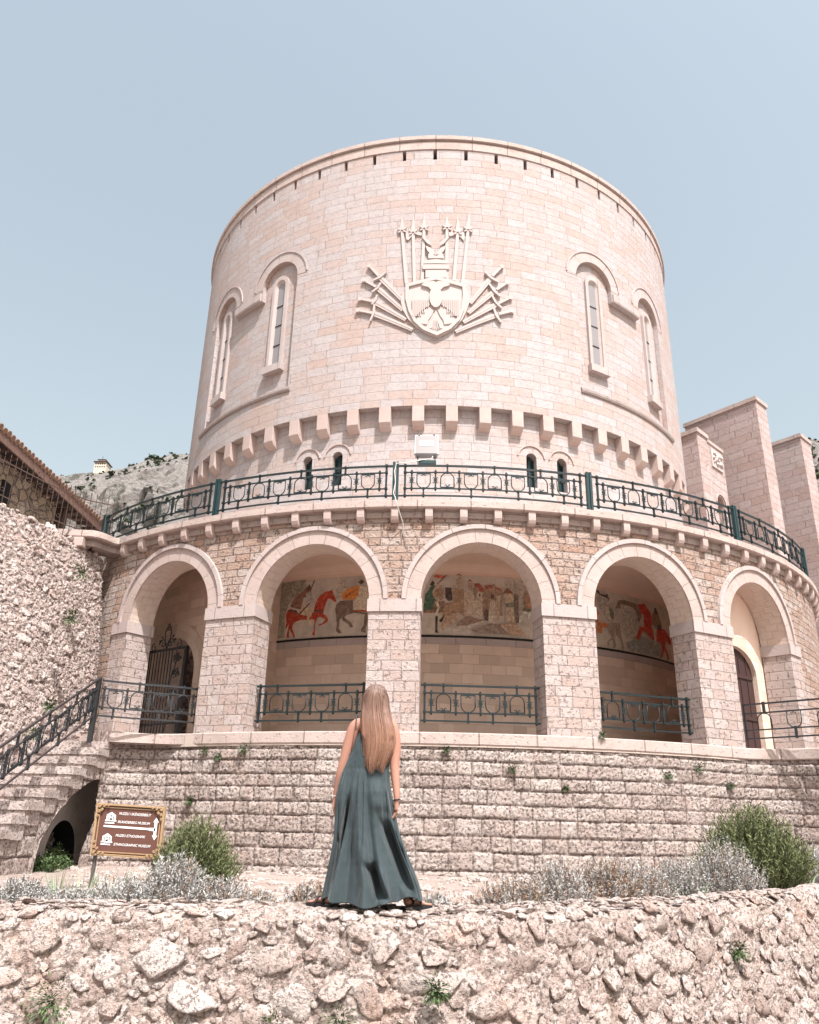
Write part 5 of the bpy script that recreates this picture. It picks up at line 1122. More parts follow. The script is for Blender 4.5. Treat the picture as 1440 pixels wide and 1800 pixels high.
def wframe(a, b):
    i = int(np.clip(np.searchsorted(s_, a), 1, len(s_) - 2)); j = int(np.clip(np.searchsorted(vs, b), 1, len(vs) - 2))
    n2 = np.array([nx[i], ny[i], 0.0]); wv = (1 - 0.45 * float(sstep(1.2, 3.0, X[i])) if po[j] < 0 else 1.0)
    p = np.array([X[i], Y[i], pz_[j]]) + n2 * po[j] * wv; n = n2 * no[j] + np.array([0, 0, nz_[j]]); n = n / np.linalg.norm(n)
    u = np.array([-ny[i], nx[i], 0.0]); v = np.cross(n, u); return p, u, v, n
def keepf(a, b, r):
    if b < pL[1] + 0.02: return False
    if b < pL[4] and r > 0.08: return False
    if b < pL[4] + 0.12 and r > 0.12: return False
    return True
sa_ = (float(s_[0]) + 2.2, float(s_[-1]) - 1.0)
rock_field('bedded_stones', wframe, (sa_[0], sa_[1], pL[1], float(vs[-1]) - 0.25), [(0.11, 0.165, 260), (0.065, 0.11, 1500), (0.03, 0.06, 4200)], 72, M['rubble'], fwall, keepf, 0.34, 0.42, 0.74, 0.42)

# ------------------------------------------------------------------ ground and mountain
def wall_y(x): return np.interp(x, [p[0] for p in fp], [p[1] for p in fp], left=4.6, right=20)
xs = np.concatenate([np.linspace(-400, -14, 24), np.arange(-13.5, 16, 0.16), np.linspace(16.5, 400, 24)])
ys = np.concatenate([np.linspace(-200, 2, 16), np.arange(2.4, 24, 0.16), np.linspace(25, 420, 24)])
Xg, Yg = np.meshgrid(xs, ys, indexing='ij')
b = Yg - (wall_y(Xg) + 0.45)
zg = -2.35 + sstep(-0.1, 0.1, b) * (1.45 + 0.12 * sstep(3, 0, b)) + 0.35 * sstep(2.5, 8, Xg) * sstep(0, 1, b)
near = (np.abs(Xg) < 14) & (Yg > 2) & (Yg < 24)
zg = zg + near * (0.06 * fbm(Xg * 1.1, Yg * 1.1, 3, 3) + 0.02 * fbm(Xg * 5, Yg * 5, 4, 2))
M['soil'] = (lambda s: s.fin(s.mix(s.math('MULTIPLY', s.ramp(s.vor(s.obj(), 14), [(0.1, 1.0), (0.45, 0.0)]), 0.7), s.ramp(s.noise(s.obj(), 2.0, 5), [(0.3, (0.25, 0.19, 0.16)), (0.7, (0.36, 0.29, 0.26))]), (0.44, 0.38, 0.35)), 0.95, s.bump(s.noise(s.obj(), 22, 4, 0.75), 0.03)))(NT('stony_soil'))
g = grid_mesh('ground', np.stack([Xg, Yg, zg], 2), M['soil'], uv=np.stack([Xg, Yg], 2)); tag(g, kind='structure')
rs5 = random.Random(55); mbs = MB(); 
for i in range(1500):
    y = rs5.uniform(6.9, 18.5); x = rs5.uniform(-0.42, 0.52) * y + (0.2 if y > 9 else 0)
    if math.hypot(x, y - AY) < 14.15 or y < float(wall_y(x)) + 0.9: continue
    s_r = rs5.uniform(0.02, 0.075) * (1.6 if rs5.random() < 0.1 else 1); z = -0.9 + 0.35 * float(sstep(2.5, 8, np.array(x)))
    boulder(mbs, (x, y, z + s_r * 0.2), (s_r * rs5.uniform(1, 1.6), s_r, s_r * 0.7), i, 1)
o = mbs.build('stone_litter', M['rubble']); tintmesh(o, 5); tag(o, 'small broken stones littering the bed between the low wall and the podium', 'gravel', None, 'stuff')
mx = np.arange(-330, 331, 2.0); mv = np.linspace(0, 1, 110)
rz_ = np.interp(mx, [-330, -210, -165, -152, -138, -122, -113, -102, -70, 0, 90, 140, 152, 158, 175, 210, 330], [90, 100, 120, 132, 134, 137, 141, 143, 146, 120, 130, 152, 152, 151, 140, 120, 90])
Xm, Vm = np.meshgrid(mx, mv, indexing='ij')
shape = np.where(Vm < 0.75, (Vm / 0.75) ** 0.9, 1 - 0.3 * (Vm - 0.75) / 0.25)
Zm = -5 + (rz_[:, None] + 5) * shape; Ym = 150 + Vm / 0.75 * 150
crag = 0.7 * fbm(Xm / 14, Vm * 16, 5, 5, True) + 0.8 * fbm(Xm / 8, Vm * 24, 6, 4, True)
Ym = Ym - 9 * crag * np.sin(np.clip(Vm / 0.75, 0, 1) * math.pi) ; Zm = Zm + 5.0 * crag * sstep(0, 0.3, Vm) * (1 - 0.75 * sstep(0.55, 0.74, Vm)) + 1.2 * fbm(Xm / 4, Vm * 60, 8, 3) 
ms = NT('limestone_mountain'); o_n = ms.obj()
rk = ms.ramp(ms.noise(o_n, 0.16, 8, 0.78), [(0.30, (0.10, 0.09, 0.085)), (0.41, (0.34, 0.305, 0.285)), (0.53, (0.52, 0.475, 0.445)), (0.68, (0.27, 0.215, 0.18))])
veg = ms.ramp(ms.noise(o_n, 0.07, 8, 0.76), [(0.54, 0.0), (0.60, 1.0)])
rk = ms.mix(ms.math('MULTIPLY', veg, 0.85), rk, (0.12, 0.13, 0.10))
mm = ms.fin(rk, 0.95, ms.bump(ms.noise(o_n, 0.35, 8, 0.8), 6.0))
g = grid_mesh('mountain', np.stack([Xm, Ym, Zm], 2), mm, uv=np.stack([Xm, Zm], 2), smooth=False); tag(g, kind='structure')
MP = np.stack([Xm, Ym, Zm], 2)
M['scrub'] = (lambda s: s.fin(s.ramp(s.noise(s.obj(), 0.3, 3), [(0.35, (0.035, 0.055, 0.035)), (0.7, (0.09, 0.11, 0.06))]), 0.9))(NT('scrub_leaves'))
mb = MB(); rr_ = random.Random(4)
for _ in range(2600):
    i = rr_.choice([rr_.randrange(60, 125), rr_.randrange(225, 262)]); j = rr_.randrange(30, 84)
    if vnoise(np.array([i * 0.11]), np.array([j * 0.16]), 12)[0] < 0.42: continue
    c = MP[i, j]; s = rr_.uniform(0.5, 1.7) * (1.6 if rr_.random() < 0.12 else 1)
    for q in range(7):
        a, b_ = rr_.uniform(0, 6.28), rr_.uniform(-0.2, 1.2); d = Vector((math.cos(a) * math.cos(b_), math.sin(a) * math.cos(b_), math.sin(b_))) * s * rr_.uniform(0.2, 0.8)
        p = Vector(c) + d; u1 = Vector((rr_.uniform(-1, 1), rr_.uniform(-1, 1), rr_.uniform(-1, 1))).normalized() * s * 0.5; u2 = u1.cross(Vector((rr_.uniform(-1, 1), rr_.uniform(-1, 1), 1))).normalized() * s * 0.45
        mb.add([p - u1, p + u2, p + u1, p - u2], [(0, 1, 2, 3)])
sb = mb.build('mountain_scrub', M['scrub']); tag(sb, 'dark green scrub dotted over the rocky mountain slope', 'scrub', None, 'stuff')
hut = empty('mountain_hut', (-139, 299, 134), 0, 'tiny cream two-storey building on the mountain ridge, left of the tower', 'building')
M['hutwall'] = flat('cream_render', (0.62, 0.52, 0.42), 0.9, 0, 0.05, 1)
mb = MB(); mb.box((-136, 299, 133.6), (4.8, 5, 7.0)); mb.box((-136, 299.3, 137.8), (3, 4, 1.4)); mb.build('wall', M['hutwall'], hut)
mb = MB(); mb.box((-136, 299, 137.2), (5.6, 6, 0.3)); mb.box((-136, 299.3, 138.65), (3.6, 5, 0.3), taper=0.5); mb.build('roof', M['rust'], hut)
for k in range(5):
    for z in (135.0, 136.3): mb = MB(); mb.box((-137.8 + k * 0.9, 296.46, z), (0.5, 0.1, 0.5)); mb.build('window', M['dark'], hut)
mb = MB(); mb.tube([(-136.6, 299, 138), (-136.6, 299, 140.8)], 0.12, 5); mb.build('mast', M['greyiron'], hut)
# ------------------------------------------------------------------ buttress walls on the right
def prism(mb, pts, z0, z1, mi=0):
    """vertical prism over a plan polygon (counter-clockwise), uv in metres"""
    n = len(pts); L = 0
    for i in range(n):
        a, b = pts[i], pts[(i + 1) % n]; l = math.dist(a, b)
        mb.add([(a[0], a[1], z0), (b[0], b[1], z0), (b[0], b[1], z1), (a[0], a[1], z1)], [(0, 1, 2, 3)], [(L, z0), (L + l, z0), (L + l, z1), (L, z1)], mi); L += l
    mb.add([(p[0], p[1], z1) for p in pts], [tuple(range(n))], [tuple(p) for p in pts], mi); mb.add([(p[0], p[1], z0) for p in pts[::-1]], [tuple(range(n))], [tuple(p) for p in pts[::-1]], mi)
DL = Vector((-0.657, 0.754)); 
def fin(name, p0, pr_, dl, z1, lab, capo=0.07):
    P0 = Vector(p0); PR = Vector(pr_); a = P0; b = PR; c = PR + DL * dl; d = P0 + DL * dl
    root = empty(name, (a.x, a.y, -1), 0, lab, 'buttress')
    mb = MB(); prism(mb, [a, b, c, d], -1, z1 - 0.2); mb.build('wall', M['fin'], root)
    e1 = (PR - P0).normalized() * capo; e2 = DL * capo
    mb = MB(); prism(mb, [a - e1 - e2, b + e1 - e2, c + e1 + e2, d - e1 + e2], z1 - 0.198, z1); mb.build('cap', M['coping'], root)
    return root
fin('buttress_wall', (15.14, 34), (15.94, 34.8), 3.75, 19.42, 'tallest plain stone buttress wall right of the tower, with flat cap')
fin('buttress_wall', (18.93, 38), (19.85, 38.93), 3.2, 19.53, 'farther right plain stone buttress wall beside the mountain at the frame edge')
ra = fin('buttress_wall', (11.49, 32), (12.14, 32.69), 1.6, 16.69, 'lowest buttress beside the tower, with an arched opening and carved panel')
p0 = Vector((12.16, 32.80)); e = Vector((0.683, 0.730)); nrm_ = Vector((0.730, -0.683))
mb = MB()
def wp(s, z, d=0.0): q = p0 + e * s + nrm_ * d; return (q.x, q.y, z)
ac_, aw_ = 0.72, 0.36
ss = [0, 0.2] + [ac_ - aw_ * math.cos(a) for a in np.linspace(0, math.pi, 15)] + [1.3, 1.6]
for s0, s1 in zip(ss, ss[1:]):
    inn = s0 >= ac_ - aw_ - 1e-6 and s1 <= ac_ + aw_ + 1e-6
    h0 = 13.6 + math.sqrt(max(0, aw_ ** 2 - (s0 - ac_) ** 2)) if inn else 12.0; h1 = 13.6 + math.sqrt(max(0, aw_ ** 2 - (s1 - ac_) ** 2)) if inn else 12.0
    mb.add([wp(s0, h0), wp(s1, h1), wp(s1, 16.4), wp(s0, 16.4)], [(0, 1, 2, 3)], [(s0, h0), (s1, h1), (s1, 16.4), (s0, 16.4)])
    mb.add([wp(s0, -1), wp(s1, -1), wp(s1, 12.0), wp(s0, 12.0)], [(0, 1, 2, 3)], [(s0, -1), (s1, -1), (s1, 12.0), (s0, 12.0)])
    if inn:
        mb.add([wp(s0, h0), wp(s0, h0, -0.7), wp(s1, h1, -0.7), wp(s1, h1)], [(0, 1, 2, 3)], [(0, 0), (.7, 0), (.7, .1), (0, .1)])
        mb.add([wp(s0, 12, -0.7), wp(s1, 12, -0.7), wp(s1, h1, -0.7), wp(s0, h0, -0.7)], [(0, 1, 2, 3)], [(s0, 12), (s1, 12), (s1, 13), (s0, 13)], 1)
for s in (ac_ - aw_, ac_ + aw_): mb.add([wp(s, 12), wp(s, 12, -0.7), wp(s, 13.6, -0.7), wp(s, 13.6)], [(0, 1, 2, 3)], [(0, 12), (.7, 12), (.7, 13.6), (0, 13.6)])
mb.add([wp(ac_ - aw_, 12), wp(ac_ + aw_, 12), wp(ac_ + aw_, 12, -0.7), wp(ac_ - aw_, 12, -0.7)], [(0, 1, 2, 3)])
mb.build('arched_wall', [M['fin'], M['inner']], ra)
mb = MB(); pts = [wp(0, 0, 0.05), wp(1.62, 0, 0.05), wp(1.62, 0, -0.8), wp(0, 0, -0.8)]; prism(mb, [p[:2] for p in pts], 16.402, 16.56); mb.build('wall_cap', M['coping'], ra)
mb = MB(); pts = [wp(0.25, 0, 0.06), wp(1.3, 0, 0.06), wp(1.3, 0, -0.01), wp(0.25, 0, -0.01)]; prism(mb, [p[:2] for p in pts], 15.3, 16.2)
for k in range(9):
    s, z = 0.4 + 0.1 * k, 15.75 + 0.25 * math.sin(k * 1.7); mb.sphere(wp(s, z, 0.08), 0.09, 6, 5)
    mb.sphere(wp(s + 0.03, 15.75 - 0.22 * math.sin(k * 1.7 + 1), 0.07), 0.07, 6, 5)
mb.build('carved_panel', M['emblem'], ra)
mb = MB()
for a0, a1 in zip(np.linspace(0, math.pi, 15), np.linspace(0, math.pi, 15)[1:]):
    V = [wp(ac_ - r * math.cos(a), 13.6 + r * math.sin(a), d) for a in (a0, a1) for r in (0.44, 0.5) for d in (0, 0.06)]
    mb.add(V, [(0, 1, 3, 2), (4, 6, 7, 5), (1, 5, 7, 3), (0, 4, 5, 1), (2, 3, 7, 6)])
mb.build('arch_hood', M['trim'], ra)

# ------------------------------------------------------------------ stone house with tiled roof, upper left
hs_ = NT('house_rubble_masonry'); uv = hs_.uv(); mp = hs_.n('Mapping', i_0=uv, i_3=(2.6, 3.4, 1))
e_ = hs_.vor(mp.outputs[0], 1.0, 'DISTANCE_TO_EDGE'); cl = hs_.vor(mp.outputs[0], 1.0, 'F1', 'Color')
spc = hs_.n('SeparateColor'); hs_.put(spc.inputs[0], cl)
cc = hs_.ramp(spc.outputs[0], [(0.0, (0.24, 0.19, 0.14)), (0.35, (0.36, 0.29, 0.215)), (0.6, (0.42, 0.32, 0.22)), (1.0, (0.50, 0.43, 0.35))])
cc = hs_.mix(hs_.ramp(e_, [(0.02, 1.0), (0.08, 0.0)]), cc, (0.13, 0.105, 0.09))
cc = hs_.mix(hs_.math('MULTIPLY', hs_.noise(hs_.obj(), 3, 4), 0.5), cc, (0.16, 0.13, 0.11))
M['housewall'] = hs_.fin(cc, 0.95, hs_.bump(hs_.math('ADD', hs_.ramp(e_, [(0.0, 0.0), (0.12, 1.0)]), hs_.noise(hs_.obj(), 14, 3)), 0.05))
M['tile'] = flat('clay_roof_tile', (0.29, 0.185, 0.14), 0.9, 0, 0.5, 5, 0.01)
M['fascia'] = flat('painted_brown_fascia', (0.30, 0.20, 0.17), 0.7, 0, 0.15, 4)
M['eavewood'] = flat('dark_eave_boards', (0.13, 0.085, 0.075), 0.9, 0, 0.4, 4)
ho = empty('stone_house', (-14, 20, 4), 0, 'rubble stone house with brown fascia and clay tile roof in the upper left', 'house')
mb = MB(); prism(mb, [(-18.5, 12), (-12.5, 12), (-12.5, 24.6), (-18.5, 24.6)], 0, 9.85); mb.build('wall', M['housewall'], ho)
sl = 0.42
mb = MB(); mb.sweep([(0, 11.5, 0, 0)], [(0, 0)]) if False else None
V = [(-11.98, y, z) for y in (11.5, 27.4) for z in (9.78, 10.02)] + [(-12.03, y, z) for y in (11.5, 27.4) for z in (9.78, 10.02)]
mb.add(V, [(0, 2, 3, 1), (4, 5, 7, 6), (0, 4, 6, 2), (1, 3, 7, 5), (2, 6, 7, 3), (0, 1, 5, 4)]); mb.build('fascia', M['fascia'], ho)
mb = MB()
for (xa, za, xb, zb) in ((-12.035, 9.80, -16.5, 9.80 + 4.465 * sl),): 
    V = [(xa, 11.5, za), (xa, 27.4, za), (xb, 27.4, zb), (xb, 11.5, zb), (xa, 11.5, za + 0.2), (xa, 27.4, za + 0.2), (xb, 27.4, zb + 0.2), (xb, 11.5, zb + 0.2)]
    mb.add(V, [(0, 1, 2, 3), (7, 6, 5, 4), (0, 4, 5, 1), (1, 5, 6, 2), (3, 2, 6, 7), (0, 3, 7, 4)])
for k in range(30): mb.box((-12.27, 11.9 + k * 0.53, 9.76), (0.45, 0.08, 0.1))
mb.build('eave', M['eavewood'], ho)
mb = MB(); k = 0; y = 11.55
while y < 27.35:
    zo = 0.015 * math.sin(k * 2.3)
    P = [(-11.90 + 0.0, y, 10.07 + zo), (-14.0, y, 10.07 + 2.1 * sl + zo), (-16.4, y, 10.07 + 4.5 * sl + zo)]
    mb.tube(P, 0.095, 8, 0, True, [0.10, 0.095, 0.09]); y += 0.235; k += 1
V = [(-11.95, 11.5, 10.04), (-11.95, 27.4, 10.04), (-16.5, 27.4, 10.04 + 4.55 * sl), (-16.5, 11.5, 10.04 + 4.55 * sl)]; mb.add(V, [(3, 2, 1, 0)])
mb.build('tiled_roof', M['tile'], ho)
mb = MB(); mb.box((-12.45, 24.9, 8.3), (0.3, 0.3, 3.2)); mb.build('porch_post', M['rust'], ho)
mb = MB(); prism(mb, [(-17, 27.0), (-12.6, 27.0), (-12.6, 27.3), (-17, 27.3)], 0, 8.9); mb.build('porch_wall', M['plaster'], ho)
mb = MB(); mb.box((-12.47, 21.4, 8.8), (0.06, 0.5, 0.8)); mb.build('window', M['dark'], ho)

# ------------------------------------------------------------------ spiked iron fence on the retaining wall
fpts = cr([(-9.12, 21.3, 7.45), (-9.7, 20.75, 7.4), (-10.15, 20.0, 7.4), (-10.9, 18.8, 7.55), (-11.9, 17.1, 7.8), (-12.9, 15.2, 8.1)], 6)
f, L = curvemap(fpts)
fr = empty('iron_fence', (-10.2, 20, 7.2), 0, 'rusty spiked iron fence running along the top of the boulder wall', 'fence')
for z in (0.12, 1.02): m = MB(); rrail(m, f, 0, L, z, 0.022, 0.016, step=0.2); m.build('fence_rail', M['rust'], fr)
u = 0.05; k = 0
while u < L:
    m = MB(); rbar(m, f, u, -0.25, 1.16, 0.010, 0.010); p = f(u, 0, 1.16); m.tube([p, (p[0], p[1], p[2] + 0.05), (p[0], p[1], p[2] + 0.13)], 0.01, 4, 0, True, [0.008, 0.016, 0.002])
    if u > 1.5 and k % 2: rtube(m, f, scroll(u + 0.05, 0.86, 0.07, 0, 330, n=8), 0.007); rtube(m, f, scroll(u + 0.05, 0.3, 0.07, 0, -330, n=8), 0.007)
    m.build('picket', M['rust'], fr); u += 0.165; k += 1

# ------------------------------------------------------------------ floodlight, cable
fl = empty('floodlight', (-0.19, 18.32, 8.46), 0, 'square grey floodlight mounted above the balcony railing at the centre', 'floodlight')
rx = R_(-18)
def tl(p):
    x, y, z = p; y2, z2 = y * math.cos(rx) - z * math.sin(rx), y * math.sin(rx) + z * math.cos(rx); return (-0.195 + x, 18.42 + y2, 9.06 + z2)
def tbox(mb, c, d, mi=0):
    t = MB(); t.box(c, d); mb.add([tl(v) for v in t.v], t.f, None, mi)
mb = MB(); tbox(mb, (0, 0.10, 0), (0.56, 0.16, 0.60)); tbox(mb, (0, 0.0, 0), (0.62, 0.06, 0.68)); mb.build('housing', M['lamp'], fl, bevel=0.015)
mb = MB(); tbox(mb, (0, -0.035, -0.01), (0.56, 0.012, 0.62)); mb.build('front_glass', M['lampglass'], fl)
mb = MB(); tbox(mb, (0, -0.045, 0.02), (0.36, 0.006, 0.18)); mb.build('reflector', M['lamp'], fl)
for sx_ in (-0.19, 0.19): mb = MB(); tbox(mb, (sx_, -0.04, 0.33), (0.04, 0.03, 0.05)); mb.build('clip', M['greyiron'], fl)
for sx_ in (-0.215, 0.215): mb = MB(); mb.tube([(-0.195 + sx_, 18.42, 8.76), (-0.195 + sx_, 18.38, 8.5), (-0.195 + sx_ * 0.9, 18.34, 8.42)], 0.012, 5); mb.sphere((-0.195 + sx_, 18.41, 8.69), 0.022, 6, 4); mb.build('bracket_arm', M['greyiron'], fl)
mb = MB(); mb.box((-0.17, 18.26, 8.50), (0.44, 0.10, 0.11)); mb.build('ballast_box', M['post'], fl, bevel=0.01)
mb = MB(); mb.tube([(-0.02, 18.35, 8.75), (-0.06, 18.28, 8.62), (-0.3, 18.2, 8.55), (-0.55, 18.15, 8.46), (-0.93, 18.16, 8.43), (-0.97, 18.12, 8.2), (-0.94, 18.12, 7.9), (-0.98, 18.1, 7.6), (-0.93, 17.98, 7.45), (-0.86, 17.99, 7.2), (-0.74, 18.28, 6.9), (-0.66, 18.35, 6.3)], 0.012, 5)
cb_ = mb.build('power_cable', M['cable']); tag(cb_, 'pale thin cable hanging from the floodlight down over the coping', 'cable')

# ------------------------------------------------------------------ sign
SC = 10.5
sg_ = empty('museum_sign', (-3.7, SC, -0.95), 0, 'brown museum direction sign with ornate gold frame on a post', 'sign')
ux, uz = Vector((0.853, 0, -0.032)), Vector((-0.006, 0, 0.592)); c0 = Vector((-4.097, SC, -0.362))
def sp_(a, b, d=0.0): return tuple(c0 + ux * a + uz * b + Vector((0, -d, 0)))
M['signbrown'] = flat('sign_brown', (0.125, 0.055, 0.042), 0.55, 0, 0.08, 5)
M['gold'] = flat('gilded_frame', (0.44, 0.29, 0.165), 0.5, 0.0, 0.5, 40, 0.002)
M['signwhite'] = flat('sign_white', (0.78, 0.77, 0.75), 0.6, 0, 0.02)
M['signpost'] = flat('grey_sign_post', (0.12, 0.11, 0.10), 0.6, 0.3, 0.2)
def slab(mb, a0, b0, a1, b1, d0, d1, mi=0):
    V = [sp_(a, b, d) for d in (d0, d1) for a, b in ((a0, b0), (a1, b0), (a1, b1), (a0, b1))]
    mb.add(V, [(3, 2, 1, 0), (4, 5, 6, 7), (0, 1, 5, 4), (1, 2, 6, 5), (2, 3, 7, 6), (3, 0, 4, 7)], None, mi)
mb = MB(); slab(mb, 0.02, 0.02, 0.98, 0.98, -0.02, 0.008); mb.build('panel', M['signbrown'], sg_)
mb = MB()
for a0, b0, a1, b1 in ((0, 0, 1, 0.04), (0, 0.96, 1, 1), (0, 0.04, 0.03, 0.96), (0.97, 0.04, 1, 0.96)): slab(mb, a0, b0, a1, b1, -0.025, 0.030)
for a0, b0, a1, b1 in ((0.05, 0.065, 0.95, 0.085), (0.05, 0.915, 0.95, 0.935), (0.05, 0.085, 0.064, 0.915), (0.936, 0.085, 0.95, 0.915)): slab(mb, a0, b0, a1, b1, -0.01, 0.018)
for k in range(40): mb.sphere(sp_(0.03 + 0.94 * k / 39, 0.0275, 0.03), 0.006, 5, 4); mb.sphere(sp_(0.03 + 0.94 * k / 39, 0.9725, 0.03), 0.006, 5, 4)
mb.build('gilded_frame', M['gold'], sg_)
for ca, cb2, sa, sb2 in ((0, 0, 1, 1), (1, 0, -1, 1), (0, 1, 1, -1), (1, 1, -1, -1)):
    mb = MB()
    for q in ((0.05, 0.06, 0.025), (0.12, 0.05, 0.02), (0.18, 0.04, 0.015), (0.05, 0.16, 0.02), (0.04, 0.25, 0.015), (0.09, 0.13, 0.017)):
        a, b = ca + sa * q[0], cb2 + sb2 * q[1]
        mb.tube([sp_(a + sa * q[2] / 0.853 * (1 - 0.6 * t) * math.cos(t * 7), b + q[2] / 0.592 * (1 - 0.6 * t) * math.sin(t * 7), 0.038) for t in np.linspace(0, 1, 12)], 0.0055, 5)
        mb.sphere(sp_(a, b, 0.03), q[2] * 0.6, 6, 5)
    mb.build('corner_ornament', M['gold'], sg_)
def text_mesh(body, size, off=0.0, shear=0.0):
    cu = bpy.data.curves.new('t', 'FONT'); cu.body = body; cu.size = size; cu.offset = off; cu.shear = shear; cu.extrude = 0.0; cu.resolution_u = 3
    ob = bpy.data.objects.new('t', cu); C.objects.link(ob); bpy.context.view_layer.update()
    dg = bpy.context.evaluated_depsgraph_get(); me = bpy.data.meshes.new_from_object(ob.evaluated_get(dg))
    V = [tuple(v.co) for v in me.vertices]; F = [list(p.vertices) for p in me.polygons]
    bpy.data.objects.remove(ob); bpy.data.curves.remove(cu); bpy.data.meshes.remove(me); return V, F
def put_text(name, body, a, b, width, hgt, shear=0.25, d=0.0125, off=0.006, mat='signwhite'):
    V, F = text_mesh(body, 1.0, off * 1.6, shear); xs_ = [v[0] for v in V]; ys_ = [v[1] for v in V]; x0, x1, y0, y1 = min(xs_), max(xs_), min(ys_), max(ys_)
    mb = MB(); mb.add([sp_(a + (v[0] - x0) / (x1 - x0) * width, b + (v[1] - y0) / (y1 - y0) * hgt, d) for v in V], F); return mb.build(name, M[mat], sg_)
put_text('lettering', 'MUZEU I SKËNDERBEUT', 0.335, 0.795, 0.47, 0.062)
put_text('lettering', 'SKANDERBEG MUSEUM', 0.33, 0.635, 0.47, 0.050)
put_text('lettering', 'MUZEU ETNOGRAFIK', 0.325, 0.375, 0.43, 0.050)
put_text('lettering', 'ETHNOGRAPHIC MUSEUM', 0.315, 0.205, 0.53, 0.050)
def poly(mb, pts, d=0.0125, mi=0):
    t = tessellate_polygon([[Vector((a * 0.853, b * 0.592, 0)) for a, b in pts]]); mb.add([sp_(a, b, d) for a, b in pts], [tuple(x) for x in t], None, mi)
for bb, aa in ((0.66, 0.145), (0.25, 0.125)):
    mb = MB(); poly(mb, [(aa, bb), (aa + 0.165, bb), (aa + 0.165, bb + 0.025), (aa + 0.15, bb + 0.025), (aa + 0.15, bb + 0.12), (aa + 0.0825, bb + 0.18), (aa + 0.015, bb + 0.12), (aa + 0.015, bb + 0.025), (aa, bb + 0.025)])
    poly(mb, [(aa, bb - 0.045), (aa + 0.14, bb - 0.045), (aa + 0.14, bb - 0.02), (aa, bb - 0.02)]); ic = mb.build('museum_icon', M['signwhite'], sg_)
    mb = MB(); poly(mb, [(aa + 0.042, bb + 0.025), (aa + 0.123, bb + 0.025), (aa + 0.123, bb + 0.115), (aa + 0.042, bb + 0.115)], 0.0135)
    poly(mb, [(aa + 0.052, bb + 0.03), (aa + 0.066, bb + 0.03), (aa + 0.066, bb + 0.08), (aa + 0.0825, bb + 0.05), (aa + 0.099, bb + 0.08), (aa + 0.099, bb + 0.03), (aa + 0.113, bb + 0.03), (aa + 0.113, bb + 0.11), (aa + 0.099, bb + 0.11), (aa + 0.0825, bb + 0.08), (aa + 0.066, bb + 0.11), (aa + 0.052, bb + 0.11)], 0.0145, 1)
    mb.build('icon_letter', [M['dark'], M['signwhite']], ic)
mb = MB(); poly(mb, [(0.135, 0.545), (0.80, 0.535), (0.80, 0.575), (0.135, 0.58)]); poly(mb, [(0.79, 0.525), (0.885, 0.52), (0.885, 0.585), (0.79, 0.58)])
poly(mb, [(0.865, 0.43), (0.905, 0.43), (0.905, 0.70), (0.865, 0.70)]); poly(mb, [(0.845, 0.69), (0.925, 0.69), (0.885, 0.79)]); poly(mb, [(0.845, 0.44), (0.925, 0.44), (0.885, 0.35)])
mb.build('direction_arrow', M['signwhite'], sg_)
for a in (0.06, 0.9): mb = MB(); p = sp_(a, 0.5, -0.03); mb.box((p[0], p[1], -0.55), (0.04, 0.03, 1.1)); mb.build('post', M['signpost'], sg_)
